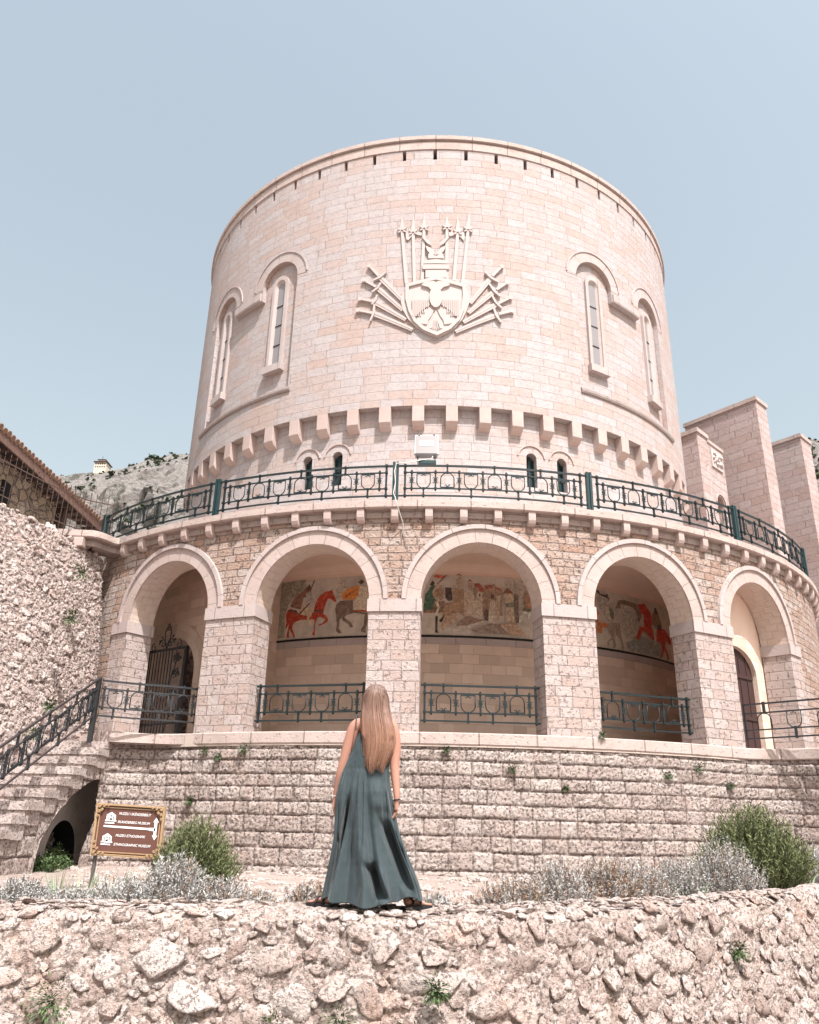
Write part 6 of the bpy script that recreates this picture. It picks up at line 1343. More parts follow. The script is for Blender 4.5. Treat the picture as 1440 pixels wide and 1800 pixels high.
# ------------------------------------------------------------------ the woman on the wall, seen from behind
PY = 6.42
wm = empty('person', (-0.44, PY, -0.53), 0, 'woman with long blonde hair in a long slate dress standing on the low wall', 'person')
def skin_mat():
    s = NT('skin'); o = s.obj()
    col = s.mix(s.noise(o, 5, 3), (0.42, 0.225, 0.165), (0.35, 0.175, 0.13))
    s.b.inputs['Subsurface Weight'].default_value = 0.12; s.b.inputs['Subsurface Radius'].default_value = (0.02, 0.008, 0.004)
    return s.fin(col, 0.5)
M['skin'] = skin_mat()
def skin_body():
    V = []; E = []; Rd = []
    def v(p, r): V.append((p[0], p[1], p[2])); Rd.append(r if isinstance(r, tuple) else (r, r)); return len(V) - 1
    def e(a, b): E.append((a, b))
    pel = v((-0.44, PY, 0.27), (0.125, 0.10)); wa = v((-0.445, PY + 0.01, 0.42), (0.105, 0.085)); ch = v((-0.45, PY, 0.60), (0.125, 0.095)); sh = v((-0.45, PY - 0.005, 0.735), (0.10, 0.07))
    nk = v((-0.45, PY - 0.005, 0.81), 0.052); nk2 = v((-0.445, PY + 0.01, 0.865), 0.05); hd = v((-0.44, PY + 0.015, 0.95), (0.075, 0.088)); hd2 = v((-0.44, PY + 0.005, 1.01), (0.068, 0.082)); 
    for a, b in ((pel, wa), (wa, ch), (ch, sh), (sh, nk), (nk, nk2), (nk2, hd), (hd, hd2)): e(a, b)
    nose = v((-0.44, PY + 0.105, 0.935), 0.012); chin = v((-0.44, PY + 0.075, 0.885), 0.030); e(hd, nose); e(nk2, chin)
    hands = []
    for sg, pts in ((-1, [(-0.505, -0.005, 0.755, .065), (-0.575, 0.0, 0.755, .062), (-0.605, 0.0, 0.70, .056), (-0.64, 0.005, 0.57, .048), (-0.668, 0.01, 0.46, .040), (-0.69, 0.02, 0.38, .037), (-0.712, 0.04, 0.28, .026), (-0.722, 0.05, 0.215, .0215)]),
                    (1, [(-0.385, -0.005, 0.755, .065), (-0.315, 0.0, 0.755, .060), (-0.292, 0.0, 0.70, .054), (-0.272, 0.0, 0.57, .046), (-0.278, -0.01, 0.455, .040), (-0.268, -0.02, 0.37, .036), (-0.255, -0.035, 0.25, .026), (-0.252, -0.04, 0.19, .0215)])):
        p = sh
        for x, y, z, r in pts: q = v((x, PY + y, z), r); e(p, q); p = q
        hands.append((sg, p))
    for sg, kx, fx in ((-1, -0.58, -0.715), (1, -0.30, -0.165)):
        h = v((-0.44 + sg * 0.08, PY + 0.05, 0.18), (0.078, 0.07)); kn = v((kx, PY + 0.12, -0.12), 0.050); cf = v(((kx + fx) / 2, PY + 0.11, -0.28), 0.044); an = v((fx, PY + 0.03, -0.45), 0.033); e(pel, h); e(h, kn); e(kn, cf); e(cf, an)
        hl = v((fx, PY - 0.02, -0.488), (0.030, 0.026)); e(an, hl)
        td = Vector((sg * 0.85, 0.5, 0)).normalized(); m1 = v((fx + td.x * 0.07, PY + td.y * 0.07, -0.49), (0.036, 0.022)); m2 = v((fx + td.x * 0.13, PY + td.y * 0.13, -0.497), (0.040, 0.016)); e(hl, m1); e(m1, m2)
        for k in range(5):
            o = (k - 2) * 0.016; nx_, ny_ = -td.y, td.x; L = 0.04 - abs(k - 1) * 0.004
            t0 = v((fx + td.x * 0.155 + nx_ * o, PY + td.y * 0.155 + ny_ * o, -0.50), 0.0095); t1 = v((fx + td.x * (0.155 + L) + nx_ * o, PY + td.y * (0.155 + L) + ny_ * o, -0.503), 0.008); e(m2, t0); e(t0, t1)
    # hands: palm plus five jointed digits
    for sg, wr in hands:
        w0 = Vector(V[wr]); dn = Vector((0.0 if sg > 0 else -0.08, 0.10, -1)).normalized(); side = Vector((0, 1, 0.1)).normalized(); out = Vector((sg, 0, 0))
        if sg > 0: dn = Vector((-0.12, 0.12, -1)).normalized()
        pm = v(w0 + dn * 0.035, (0.030, 0.017)); e(wr, pm)
        # knuckle row runs front to back (side); fingers curl toward the thigh (-out)
        for k, (o, L) in enumerate(((0.027, 0.074), (0.009, 0.082), (-0.009, 0.076), (-0.027, 0.060))):
            kn = v(w0 + dn * (0.085 - abs(k - 1) * 0.004) + side * o, 0.0100); e(pm, kn)
            a = kn; d = dn.copy(); p = Vector(V[kn])
            for j, fr_ in enumerate((0.45, 0.32, 0.23)):
                d = (d - out * (0.22 + 0.24 * j + 0.05 * k)).normalized(); p = p + d * L * fr_; q = v(p, 0.0086 - 0.0008 * j); e(a, q); a = q
        t0 = v(w0 + dn * 0.03 + side * 0.032 - out * 0.008, 0.0115); t1 = v(w0 + dn * 0.062 + side * 0.048 - out * 0.014, 0.0100); t2 = v(w0 + dn * 0.086 + side * 0.050 - out * 0.022, 0.0085); e(pm, t0); e(t0, t1); e(t1, t2)
    me = bpy.data.meshes.new('body'); me.from_pydata([tuple(p) for p in local(wm, V)], E, []); me.update()
    o = bpy.data.objects.new('body', me); C.objects.link(o)
    sk = o.modifiers.new('skin', 'SKIN'); sk.use_smooth_shade = True; sk.branch_smoothing = 0.6
    for i, sv in enumerate(me.skin_vertices[0].data): sv.radius = Rd[i]; sv.use_root = (i == 0)
    sb_ = o.modifiers.new('sub', 'SUBSURF'); sb_.levels = 2; sb_.render_levels = 2
    me.materials.append(M['skin']); bpy.context.view_layer.update()
    dg = bpy.context.evaluated_depsgraph_get(); fin_ = bpy.data.meshes.new_from_object(o.evaluated_get(dg)); fin_.name = 'body'
    bpy.data.objects.remove(o); b = bpy.data.objects.new('body', fin_); C.objects.link(b); b.parent = wm
    if not fin_.materials: fin_.materials.append(M['skin'])
    fin_.polygons.foreach_set('use_smooth', [True] * len(fin_.polygons)); return b
skin_body()
for sx_ in (-0.03, 0.03):
    m = MB(); m.sphere((-0.44 + sx_, PY + 0.085, 0.957), 0.012, 8, 6, 0); m.sphere((-0.44 + sx_, PY + 0.0935, 0.957), 0.006, 6, 5, 1); m.build('eye', [M['white'], M['dark']], wm)
m = MB(); m.tube([(-0.462, PY + 0.092, 0.908), (-0.44, PY + 0.101, 0.906), (-0.418, PY + 0.092, 0.908)], 0.006, 6, 0, True, [0.002, 0.006, 0.002]); m.build('mouth', flat('lips', (0.42, 0.12, 0.10), 0.5), wm)
# dress: lofted cloth with folds that deepen toward a swinging hem
def dress_mat():
    s = NT('slate_linen'); o = s.obj()
    n1 = s.noise(o, 9, 4); n2 = s.noise(s.n('Mapping', i_0=o, i_3=(1, 1, 0.12)).outputs[0], 30, 3)
    wv = s.noise(o, 420, 2, 0.7)
    col = s.mix(n1, (0.022, 0.036, 0.040), (0.034, 0.049, 0.053)); col = s.mix(s.math('MULTIPLY', n2, 0.4), col, (0.020, 0.031, 0.037))
    col = s.mix(s.math('MULTIPLY', wv, 0.35), col, (0.075, 0.092, 0.097))
    s.b.inputs['Sheen Weight'].default_value = 0.15; s.b.inputs['Sheen Roughness'].default_value = 0.4
    h = s.math('ADD', s.math('MULTIPLY', n2, 0.7), s.math('MULTIPLY', wv, 0.12)); return s.fin(col, 0.75, s.bump(h, 0.012))
M['dress'] = dress_mat()
nph, nz2 = 300, 170
phi = np.linspace(0, 2 * math.pi, nph + 1)     # 0 = +X, pi/2 = +Y (front), 3pi/2 = toward the camera (back)
t = np.linspace(0, 1, nz2)
PHI, T_ = np.meshgrid(phi, t, indexing='ij')
xprof = lambda z, pts: np.interp(z, [p[0] for p in pts][::-1], [p[1] for p in pts][::-1])
LE = [(0.70, -0.575), (0.62, -0.602), (0.55, -0.612), (0.45, -0.650), (0.39, -0.675), (0.30, -0.700), (0.20, -0.712), (0.05, -0.712), (-0.08, -0.715), (-0.22, -0.735), (-0.36, -0.760), (-0.50, -0.785)]
RE = [(0.70, -0.34), (0.62, -0.325), (0.52, -0.318), (0.45, -0.318), (0.36, -0.315), (0.28, -0.306), (0.18, -0.283), (0.08, -0.262), (-0.03, -0.235), (-0.15, -0.188), (-0.28, -0.120), (-0.38, -0.075), (-0.50, -0.045)]
back = np.clip(-np.sin(PHI), 0, 1)
xn = np.cos(PHI)
ztop = np.where(np.sin(PHI) > 0, 0.62 + 0.04 * np.abs(xn), 0.50 + 0.185 * np.exp(-((xn + 0.62) / 0.22) ** 2) + 0.07 * np.exp(-((xn - 0.9) / 0.3) ** 2))
zbot = -0.468 + back * (-0.035 * np.exp(-((xn + 0.15) / 0.5) ** 2) + 0.05 * np.exp(-((xn - 0.72) / 0.13) ** 2)) + 0.008 * np.sin(9 * PHI)
Zd = ztop + (zbot - ztop) * T_
xl, xr = xprof(Zd, LE), xprof(Zd, RE)
cx, hw = (xl + xr) / 2, (xr - xl) / 2
dep = np.interp(-Zd, [-0.70, -0.55, -0.42, -0.25, 0.0, 0.25, 0.5], [0.085, 0.108, 0.105, 0.150, 0.17, 0.21, 0.27])
low = sstep(0.55, -0.50, Zd); low2 = sstep(0.15, -0.5, Zd)
fold = 0.0
for k, a_, ph in ((7, 0.30, 0.4), (11, 0.26, 2.1), (17, 0.16, 4.4), (23, 0.10, 1.0)):
    fold = fold + a_ * np.sin(k * PHI + ph + 0.5 * np.sin(2.1 * Zd * 3 + k) + 0.8 * Zd)
fold = np.sign(fold) * np.abs(fold) ** 0.85
amp = 0.007 + 0.064 * low + 0.036 * low2
rmul = 1 + 0.0 * fold
Xd = cx + hw * np.sign(xn) * np.abs(xn) ** 0.92 + amp * 0.35 * fold * xn
Yd = PY + 0.0 + dep * np.sin(PHI) + amp * fold * np.sin(PHI)
# long hollow by the right hip where the wind presses the cloth in, and a scooped fold low in the middle
def dent(x0, z0, sx, sz, slope, depth_):
    q = (Xd - (x0 + slope * (Zd - z0))); return -depth_ * np.exp(-(q / sx) ** 4 - ((Zd - z0) / sz) ** 4) * (np.sin(PHI) < 0)
Yd = Yd - dent(-0.250, -0.16, 0.040, 0.19, -0.42, 0.17) - dent(-0.375, -0.35, 0.045, 0.10, -0.42, 0.19) - dent(-0.668, -0.18, 0.017, 0.33, 0.17, 0.17) - dent(-0.56, 0.05, 0.016, 0.28, 0.05, 0.030) - dent(-0.50, 0.1, 0.014, 0.25, -0.05, 0.028) - dent(-0.34, 0.18, 0.02, 0.14, -0.1, 0.03)
Yd = Yd + dent(-0.36, -0.36, 0.06, 0.09, -0.3, 0.05) + dent(-0.15, -0.20, 0.03, 0.16, -0.28, 0.05) + dent(-0.36, 0.22, 0.07, 0.09, 0, 0.035)
Yd = Yd + 0.006 * fbm(Xd * 14, Zd * 9, 5, 4)
Pd = np.stack([Xd, Yd, Zd], 2)
o = grid_mesh('dress', Pd, M['dress'], wm, uv=np.stack([PHI / 6.28, T_], 2)); sol = o.modifiers.new('thick', 'SOLIDIFY'); sol.thickness = 0.004; sol.offset = 0
# binding at the neckline and straps
m = MB(); 
for x0, zt in ((-0.578, 0.70),):
    m.tube([(x0 + 0.004, PY - 0.10, 0.695), (x0 + 0.003, PY - 0.085, 0.74), (x0 + 0.002, PY - 0.055, 0.80), (x0 + 0.002, PY - 0.01, 0.823), (x0 + 0.004, PY + 0.05, 0.80), (x0 + 0.02, PY + 0.09, 0.72), (x0 + 0.04, PY + 0.105, 0.64)], 0.0045, 6)
m.build('strap', M['dress'], wm)
m = MB(); m.tube([(-0.34, PY - 0.10, 0.60), (-0.335, PY - 0.085, 0.70), (-0.33, PY - 0.05, 0.80), (-0.33, PY + 0.0, 0.822), (-0.335, PY + 0.05, 0.80), (-0.35, PY + 0.10, 0.66)], 0.0045, 6); m.build('strap', M['dress'], wm)
m = MB(); top = [tuple(Pd[i, 0] + np.array([0, 0, 0.002])) for i in range(0, nph, 3)]; m.tube(top, 0.005, 5, closed=True); m.build('neckline_binding', M['dress'], wm)
# hair
def hair_mat():
    s = NT('blonde_hair'); tc_ = s.obj(); sp = s.n('SeparateXYZ', i_0=tc_)
    at = s.n('Attribute', attribute_name='tint'); spc = s.n('SeparateColor'); s.put(spc.inputs[0], at.outputs['Color'])
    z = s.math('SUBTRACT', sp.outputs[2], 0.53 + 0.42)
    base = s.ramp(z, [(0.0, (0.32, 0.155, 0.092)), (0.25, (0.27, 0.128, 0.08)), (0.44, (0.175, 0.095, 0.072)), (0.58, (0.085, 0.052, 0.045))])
    st_ = s.noise(s.n('Mapping', i_0=tc_, i_3=(1, 1, 0.03)).outputs[0], 130, 3, 0.7)
    col = s.mix(s.math('MULTIPLY', st_, 0.75, clamp=True), base, (0.11, 0.06, 0.045))
    col = s.mix(s.math('MULTIPLY', spc.outputs[0], 0.45), col, (0.40, 0.24, 0.16))
    return s.fin(col, 0.42, s.bump(st_, 0.004), Specular_IOR_Level=0.5)
M['hair'] = hair_mat()
HL = [(1.06, -0.435, 0.02), (1.045, -0.435, 0.062), (1.01, -0.437, 0.090), (0.95, -0.438, 0.102), (0.88, -0.436, 0.106), (0.80, -0.428, 0.116), (0.72, -0.412, 0.130), (0.62, -0.402, 0.134), (0.55, -0.405, 0.122), (0.48, -0.418, 0.105), (0.42, -0.425, 0.088)]
hz = [h[0] for h in HL][::-1]; hx = lambda z: np.interp(z, hz, [h[1] for h in HL][::-1]); hwid = lambda z: np.interp(z, hz, [h[2] for h in HL][::-1])
hy = lambda z: np.interp(z, [0.42, 0.6, 0.75, 0.85, 0.95, 1.01, 1.045, 1.06], [-0.150, -0.150, -0.135, -0.112, -0.104, -0.088, -0.055, -0.0])
m = MB(); vs2 = []; nb = 40
hzs = np.linspace(1.062, 0.50, 46); V = []; F = []
for i, z in enumerate(hzs):
    tp = float(np.interp(z, [0.50, 0.66], [0.35, 1.0])); w_ = float(hwid(z)) * tp; xc = float(hx(z)); yb = float(hy(z)) * (0.75 + 0.25 * tp); yf = float(np.interp(z, [0.5, 0.84, 0.90, 0.96, 1.03, 1.06], [-0.06, -0.055, -0.01, 0.05, 0.07, 0.02]))
    for k in range(nb):
        a = 2 * math.pi * k / nb; yy = (yb + yf) / 2 + (yf - yb) / 2 * math.sin(a); 
        V.append((xc + w_ * 0.94 * math.copysign(abs(math.cos(a)) ** 0.8, math.cos(a)), PY + yy * 0.96 + 0.003 * math.sin(9 * a + z * 6), z))
for i in range(len(hzs) - 1):
    for k in range(nb): F.append((i * nb + k, (i + 1) * nb + k, (i + 1) * nb + (k + 1) % nb, i * nb + (k + 1) % nb))
F.append(tuple(range(nb))); m.add(V, F, None, 0, True)
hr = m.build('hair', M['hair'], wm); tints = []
me = hr.data; ca = me.color_attributes.new('tint', 'FLOAT_COLOR', 'POINT'); ca.data.foreach_set('color', [0.2, 0.2, 0.2, 1] * len(me.vertices))
m = MB(); tn = []; rs = random.Random(9)
for k in range(1100):
    q = rs.uniform(-1, 1); a0 = q * 1.05; zend = 0.385 + 0.09 * abs(q) ** 3 + rs.uniform(0.0, 0.12) + 0.02 * math.sin(q * 9); z = 1.055 - 0.02 * rs.random(); P = []; lay = rs.uniform(-0.004, 0.010)
    ph = rs.uniform(0, 6); am = rs.uniform(0.001, 0.005); N_ = 15
    for i in range(N_):
        tt_ = i / (N_ - 1); zz_ = z + (zend - z) * tt_
        spread = a0 * (0.25 + 0.75 * min(1, tt_ * 5)); xx = float(hx(zz_)) + float(hwid(zz_)) * math.sin(spread * 1.45) * 1.0
        yy = float(hy(zz_)) * max(0.15, math.cos(spread * 1.35)) + 0.02 * (1 - math.cos(spread)) - lay
        P.append((xx + am * math.sin(ph + tt_ * 7), PY + yy, zz_))
    r = rs.uniform(0.0012, 0.0027); n0 = len(m.v)
    m.tube(P, r, 4, 0, False, [r * (1 if i < N_ - 4 else (N_ - 1 - i) / 4 + 0.12) for i in range(N_)])
    tn += [rs.random() ** 1.5] * (len(m.v) - n0)
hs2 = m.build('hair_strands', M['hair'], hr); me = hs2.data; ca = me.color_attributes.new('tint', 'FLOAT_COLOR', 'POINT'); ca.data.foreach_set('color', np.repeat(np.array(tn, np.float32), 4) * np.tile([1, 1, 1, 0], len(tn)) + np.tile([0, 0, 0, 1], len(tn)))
M['sandal'] = flat('black_sandal', (0.02, 0.02, 0.022), 0.5)
for sg, fx in ((-1, -0.715), (1, -0.165)):
    td = Vector((sg * 0.85, 0.5, 0)).normalized(); nn = Vector((-td.y, td.x, 0)); m = MB(); V = []
    outl = [(-0.035, 0.0), (-0.028, 0.028), (0.03, 0.036), (0.12, 0.046), (0.18, 0.042), (0.205, 0.02), (0.205, -0.02), (0.18, -0.042), (0.12, -0.046), (0.03, -0.036), (-0.028, -0.028)]
    for z in (-0.53, -0.508): V += [(fx + td.x * a + nn.x * b_, PY - 0.02 + td.y * a + nn.y * b_, z) for a, b_ in outl]
    n = len(outl); m.add(V, [tuple(range(n))[::-1], tuple(range(n, 2 * n))] + [(i, (i + 1) % n, (i + 1) % n + n, i + n) for i in range(n)])
    for d0, r_ in ((0.10, 0.042), (0.04, 0.038)):
        m.tube([(fx + td.x * d0 + nn.x * r_ * math.cos(a), PY - 0.02 + td.y * d0 + nn.y * r_ * math.cos(a), -0.515 + 0.05 * math.sin(a)) for a in np.linspace(0, math.pi, 9)], 0.009, 5)
    m.build('sandal', M['sandal'], wm)
m = MB(); m.tube([(-0.2525 + 0.0245 * math.cos(a), PY - 0.038 + 0.0245 * math.sin(a), 0.205 + 0.004 * math.cos(a)) for a in np.linspace(0, 2 * math.pi, 17)[:-1]], 0.0045, 5, closed=True); m.build('bracelet', M['sandal'], wm)
m = MB(); m.tube([(-0.7215 + 0.0235 * math.cos(a), PY + 0.049 + 0.0235 * math.sin(a), 0.225) for a in np.linspace(0, 2 * math.pi, 15)[:-1]], 0.002, 5, closed=True); m.build('bracelet', M['white'], wm)
# ------------------------------------------------------------------ plants
def leafmat(name, c1, c2, c3=None):
    s = NT(name); oi = s.n('TexNoise'); oi.inputs['Scale'].default_value = 9; s.put(oi.inputs['Vector'], s.obj())
    at = s.n('Attribute', attribute_name='tint'); spc = s.n('SeparateColor'); s.put(spc.inputs[0], at.outputs['Color'])
    st = [(0.0, c1), (0.7, c2)] + ([(1.0, c3)] if c3 else [])
    col = s.ramp(s.math('ADD', s.math('MULTIPLY', spc.outputs[0], 0.75), s.math('MULTIPLY', oi.outputs[0], 0.25)), st)
    s.b.inputs['Subsurface Weight'].default_value = 0.0
    return s.fin(col, 0.65)
M['rosemary'] = leafmat('rosemary_leaves', (0.05, 0.062, 0.024), (0.145, 0.165, 0.072), (0.27, 0.27, 0.14))
M['silver'] = leafmat('silver_santolina', (0.22, 0.21, 0.195), (0.44, 0.42, 0.40), (0.60, 0.575, 0.555))
M['iris'] = leafmat('iris_blades', (0.10, 0.15, 0.09), (0.26, 0.31, 0.21), (0.42, 0.44, 0.33))
M['weed'] = leafmat('green_weed', (0.025, 0.05, 0.02), (0.085, 0.13, 0.05), (0.17, 0.2, 0.10))
M['drygrass'] = leafmat('dry_foliage', (0.20, 0.13, 0.09), (0.32, 0.22, 0.16), (0.42, 0.33, 0.25))
def setint(o, tn):
    me = o.data; ca = me.color_attributes.new('tint', 'FLOAT_COLOR', 'POINT'); a = np.ones((len(tn), 4), np.float32); a[:, :3] = np.array(tn, np.float32)[:, None]; ca.data.foreach_set('color', a.ravel())
def blade(V, F, TN, p, d, up_, L, w_, bend, tint, seg=3):
    """a tapering strip from p along d, drooping by bend"""
    side = d.cross(up_); 
    if side.length < 1e-3: side = Vector((1, 0, 0))
    side.normalize(); n0 = len(V); q = Vector(p); dd = d.copy()
    for i in range(seg + 1):
        ww = w_ * (1 - (i / seg) ** 1.6) + w_ * 0.05
        V.append(q - side * ww / 2); V.append(q + side * ww / 2); TN += [tint, tint]
        dd = (dd + Vector((0, 0, -bend / seg))).normalized(); q = q + dd * L / seg
    for i in range(seg): F.append((n0 + 2 * i, n0 + 2 * i + 1, n0 + 2 * i + 3, n0 + 2 * i + 2))
def bush(name, c, rad, h, mat, label, cat, seed, nst=220, spread=0.5, leafL=0.03, leafW=0.006, per=16, upr=1.0, group=None, dry=0.0, stemr=0.002):
    rs = random.Random(seed); root = empty(name, c, 0, label, cat, group)
    V, F, TN = [], [], []; DV, DF, DT = [], [], []; sm_ = MB()
    for k in range(nst):
        a = rs.uniform(0, 6.283); r = math.sqrt(rs.random()); bx, by = c[0] + rad * 0.45 * r * math.cos(a), c[1] + rad * 0.45 * r * math.sin(a)
        tip = Vector((c[0] + rad * r * math.cos(a) * rs.uniform(0.8, 1.15), c[1] + rad * r * math.sin(a) * rs.uniform(0.8, 1.1), c[2] + h * (1 - 0.55 * r ** 2.2) * rs.uniform(0.72, 1.08)))
        b0 = Vector((bx, by, c[2])); d = tip - b0; L = d.length; P = []
        wob = Vector((rs.uniform(-1, 1), rs.uniform(-1, 1), 0)) * L * 0.08
        for i in range(5): t_ = i / 4; P.append(b0 + d * t_ + wob * math.sin(t_ * 3.1) + Vector((0, 0, L * 0.06 * math.sin(t_ * 3.1) * upr)))
        if k % 3 == 0: sm_.tube(P, stemr, 3, 0, False)
        tb_ = rs.random(); isdry = rs.random() < dry
        vv, ff, tt_ = (DV, DF, DT) if isdry else (V, F, TN)
        for j in range(per):
            t_ = 0.25 + 0.75 * (j + rs.random()) / per; i = min(3, int(t_ * 4)); q = P[i].lerp(P[i + 1], t_ * 4 - i)
            ld = (d.normalized() * spread * 1.6 * upr + Vector((rs.uniform(-1, 1), rs.uniform(-1, 1), rs.uniform(-0.3, 1)))).normalized()
            blade(vv, ff, tt_, q, ld, Vector((rs.uniform(-1, 1), rs.uniform(-1, 1), 1)), leafL * rs.uniform(0.6, 1.3), leafW, 0.2, min(1, max(0, 0.25 + 0.5 * tb_ + rs.uniform(-0.2, 0.3))), 2)
    m = MB(); m.add(V, F); o = m.build('foliage', mat, root); setint(o, TN)
    if DV: m = MB(); m.add(DV, DF); o = m.build('dry_foliage', M['drygrass'], root); setint(o, DT)
    o = sm_.build('stems', M['rust'], root); return root
def blades_plant(name, c, n, L, w_, label, seed, mat=None, lean=0.5, group=None):
    rs = random.Random(seed); root = empty(name, c, 0, label, 'plant', group); V, F, TN = [], [], []
    for k in range(n):
        a = rs.uniform(0, 6.283); r = rs.random() * 0.10
        d = Vector((math.cos(a) * rs.uniform(0.1, lean), math.sin(a) * rs.uniform(0.1, lean), 1)).normalized()
        blade(V, F, TN, Vector((c[0] + r * math.cos(a), c[1] + r * math.sin(a), c[2])), d, Vector((math.sin(a), math.cos(a), 0.3)), L * rs.uniform(0.6, 1.1), w_, rs.uniform(0.1, 0.9), rs.random(), 6)
    m = MB(); m.add(V, F); o = m.build('leaves', mat or M['iris'], root); setint(o, TN); return root
def gz(x, y): return -0.9 + 0.35 * float(sstep(2.5, 8, np.array(x)))
def pxX(px, y): return (px - 757) / 1421 * y * 0.905
bush('rosemary_bush', (pxX(336, 9.6), 9.6, gz(-2.6, 9)), 0.50, 0.98, M['rosemary'], 'rounded green rosemary bush right beside the museum sign', 'bush', 1, 800, 0.42, 0.046, 0.0095, 34)
bush('rosemary_bush', (pxX(1330, 11.6), 11.6, gz(4.1, 11)), 0.76, 1.22, M['rosemary'], 'large green rosemary bush at the right end of the planting', 'bush', 2, 1150, 0.42, 0.055, 0.0115, 34)
SIL = [(30, 8.2, .42, .42, 'low silver shrub at the left frame edge', .03), (120, 7.9, .33, .34, 'low silver shrub below the dark stair recess', .05), (215, 8.3, .40, .38, 'silver shrub in front of the sign post', .05), (305, 8.4, .40, .52, 'silver shrub in front of the left rosemary bush', .08),
       (385, 8.5, .36, .44, 'silver shrub with rusty dry tips right of the left rosemary', .25), (455, 8.9, .2, .28, 'small dry silver tuft between the left planting and the woman', .4),
       (545, 8.3, .30, .36, 'half dry tuft just left of the dress hem', .5), (765, 8.0, .22, .30, 'small grey tuft just right of the dress hem', .15),
       (905, 9.0, .38, .50, 'silver shrub with orange dry stems, first of the right-hand row', .45), (985, 9.6, .42, .58, 'silver shrub second in the right-hand row', .25), (1065, 10.0, .40, .56, 'brownish silver shrub third in the right-hand row', .5),
       (1120, 10.4, .36, .50, 'silver shrub fourth in the right-hand row with pinkish dry blooms', .3), (1195, 10.8, .46, .66, 'broad silver shrub fifth in the right-hand row', .08), (1275, 10.9, .46, .80, 'tall silver shrub in front of the right rosemary bush', .12), (1420, 12.4, .5, .60, 'silver shrub at the right frame edge', .1)]
for i, (px, y, r, h, lb, dry) in enumerate(SIL):
    x = pxX(px, y); bush('silver_shrub', (x, y, gz(x, y)), r * (1.0 + 0.25 * ((i * 7) % 3) / 2), h * (0.98 + 0.26 * ((i * 5) % 4) / 3), M['silver'], lb, 'shrub', 20 + i, int(300 + 420 * r), 0.35, 0.030, 0.0095, 34, 0.8, 'silver shrubs behind the wall', dry)
for i, (px, y, n, L, w_, lb) in enumerate(((250, 9.0, 26, .5, .022, 'clump of sword-shaped leaves between sign post and rosemary'), (140, 9.4, 34, .45, .02, 'clump of grassy leaves before the dark recess'), (200, 9.8, 26, .5, .02, 'clump of broad leaves behind the sign post'), (95, 10.0, 24, .45, .02, 'clump of leaves at the foot of the stair recess'),
        (925, 8.8, 24, .38, .018, 'clump of arching leaves at the near end of the right-hand row'), (1215, 10.5, 24, .42, .028, 'clump of sword leaves before the broad silver shrub'), (1315, 11.0, 20, .36, .026, 'clump of grey leaves under the right rosemary bush'), (1405, 11.6, 22, .42, .03, 'clump of broad leaves near the right frame edge'), (1170, 10.1, 18, .34, .022, 'small clump of leaves before the fourth silver shrub'))):
    x = pxX(px, y); blades_plant('leaf_clump', (x, y, gz(x, y)), n, L, w_, lb, 60 + i, group='leaf clumps in the planting')
# dark green growth inside the stair recess
for i, (x, y, h) in enumerate(((-7.9, 18.3, .5), (-7.7, 17.3, .45), (-8.2, 19.0, .55))):
    bush('recess_weed', (x, y, -1.15), .42, h + .15, M['weed'], ['dark green weed in the middle of the stair recess', 'dark green weed at the left side of the stair recess', 'dark green weed at the tunnel mouth'][i], 'weed', 90 + i, 90, 0.3, 0.07, 0.03, 14, 0.7)
def wallweed(c, r, seed, lb, n=26, L=0.05):
    rs = random.Random(seed); root = empty('wall_weed', c, 0, lb, 'weed', 'weeds growing from the walls'); V, F, TN = [], [], []
    for k in range(n * 6):
        d = Vector((rs.uniform(-1, 1), -rs.uniform(0.1, 1), rs.uniform(-0.7, 1))).normalized(); p = Vector(c) + d * r * rs.random() * Vector((1, 0.5, 1)).length / 1.5
        blade(V, F, TN, p, d, Vector((rs.uniform(-1, 1), 0, 1)), L * rs.uniform(0.6, 1.3), L * 0.4, 0.6, rs.random(), 2)
    m = MB(); m.add(V, F); o = m.build('leaves', M['weed'], root); setint(o, TN)
def podp(th, z, d=0.03): q = PT(th, 13.97 + d, z); return q
WW = [(-21.9, 1.6, .10, 'weed tuft under the sill below the first pier'), (-20.3, 1.45, .10, 'small weed in the podium joint left of the second arch'), (-17.6, 1.62, .13, 'weed tuft under the sill below the red horse arch'), (7.2, 1.25, .13, 'weed on the podium below the right side of the middle arch'), (1.3, 1.62, .10, 'tiny weed under the sill right of the woman'), (26.2, 1.45, .16, 'bright green weed high on the podium at the right'), (22.5, 1.25, .10, 'small dark weed left of the bright one on the podium'), (30.0, 1.1, .10, 'small weed at the far right bend of the podium'), (15.8, 2.06, .10, 'green sprig growing on the sill at the fourth arch'), (-23.0, 0.5, .14, 'straggling weed on the podium above the sign'), (12.0, 0.9, .07, 'small sprig right of the podium centre')]
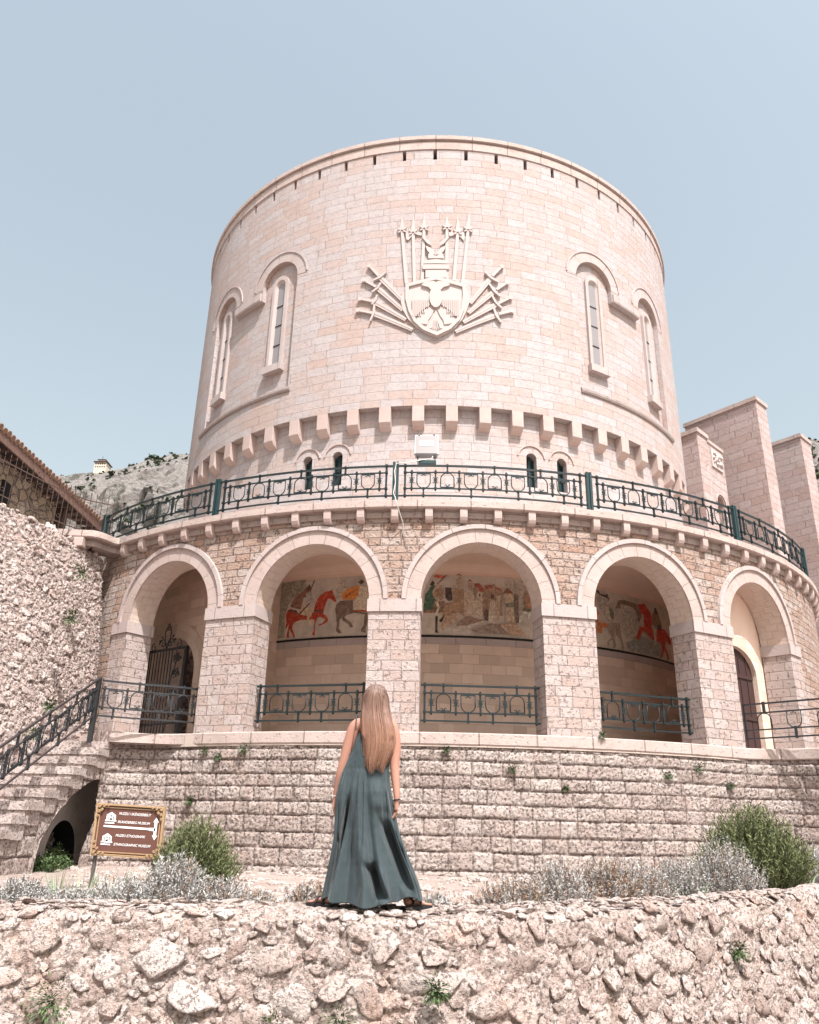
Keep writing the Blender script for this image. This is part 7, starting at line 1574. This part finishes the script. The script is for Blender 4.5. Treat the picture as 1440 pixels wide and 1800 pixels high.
for i, (th, z, r, lb) in enumerate(WW): wallweed(podp(th, z), r, 200 + i, lb)
# weeds on the foreground wall face; positions follow the wall's front
for i, (x, z, r, lb) in enumerate(((-2.35, -1.05, .17, 'grey green weed on the foreground wall at the left edge'), (-0.95, -1.22, .17, 'weed low on the foreground wall, left of the middle'), (-0.55, -1.15, .14, 'weed low on the foreground wall under the woman'), (-0.05, -1.28, .22, 'largest green weed low on the foreground wall'), (0.25, -1.25, .16, 'weed on the foreground wall just right of the largest one'), (-1.55, -1.28, .15, 'pale weed at the bottom edge of the foreground wall'), (2.75, -0.95, .10, 'small weed on the right part of the foreground wall'), (0.05, -0.95, .10, 'small dry sprig halfway down the foreground wall'))):
    yf = float(np.interp(x, [p[0] for p in fp], [p[1] for p in fp])) - 0.14 - 0.12 * (-0.6 - z); wallweed((x, yf, z), r, 300 + i, lb, 60, 0.028)
for i, (x, y, z, r, lb) in enumerate(((-9.2, 19.6, 5.9, .3, 'grey green weed near the top of the boulder wall'), (-9.0, 19.0, 4.6, .25, 'weed halfway up the boulder wall'), (-8.75, 18.2, 2.4, .2, 'dark weed low on the boulder wall above the stairs'), (-8.7, 17.6, 1.75, .22, 'weed behind the stair railing'))):
    wallweed((x + 0.25, y, z), r, 400 + i, lb, 40, 0.07)
# a few larger loose stones in the bed
for i, (px, y, sz, lb) in enumerate(((172, 8.6, .16, 'pinkish loose rock at the foot of the sign post'), (228, 8.9, .12, 'pale loose rock between the sign and the silver shrubs'), (500, 9.6, .15, 'pale loose rock left of the woman, behind the wall'), (835, 9.2, .14, 'flat loose rock right of the woman, before the podium'), (790, 11.5, .17, 'loose rock near the podium base just right of the woman'))):
    x = pxX(px, y); m = MB(); boulder(m, (0, 0, 0), (sz * 1.4, sz, sz * 0.75), i + 3, 3); m.v = [(a + x, b_ + y, c_ + gz(x, y) + sz * 0.3) for a, b_, c_ in m.v]
    e_ = empty('loose_rock', (x, y, gz(x, y)), 0, lb, 'rock', 'larger loose rocks in the bed'); o = m.build('rock', M['rubble'], e_); tintmesh(o, i)
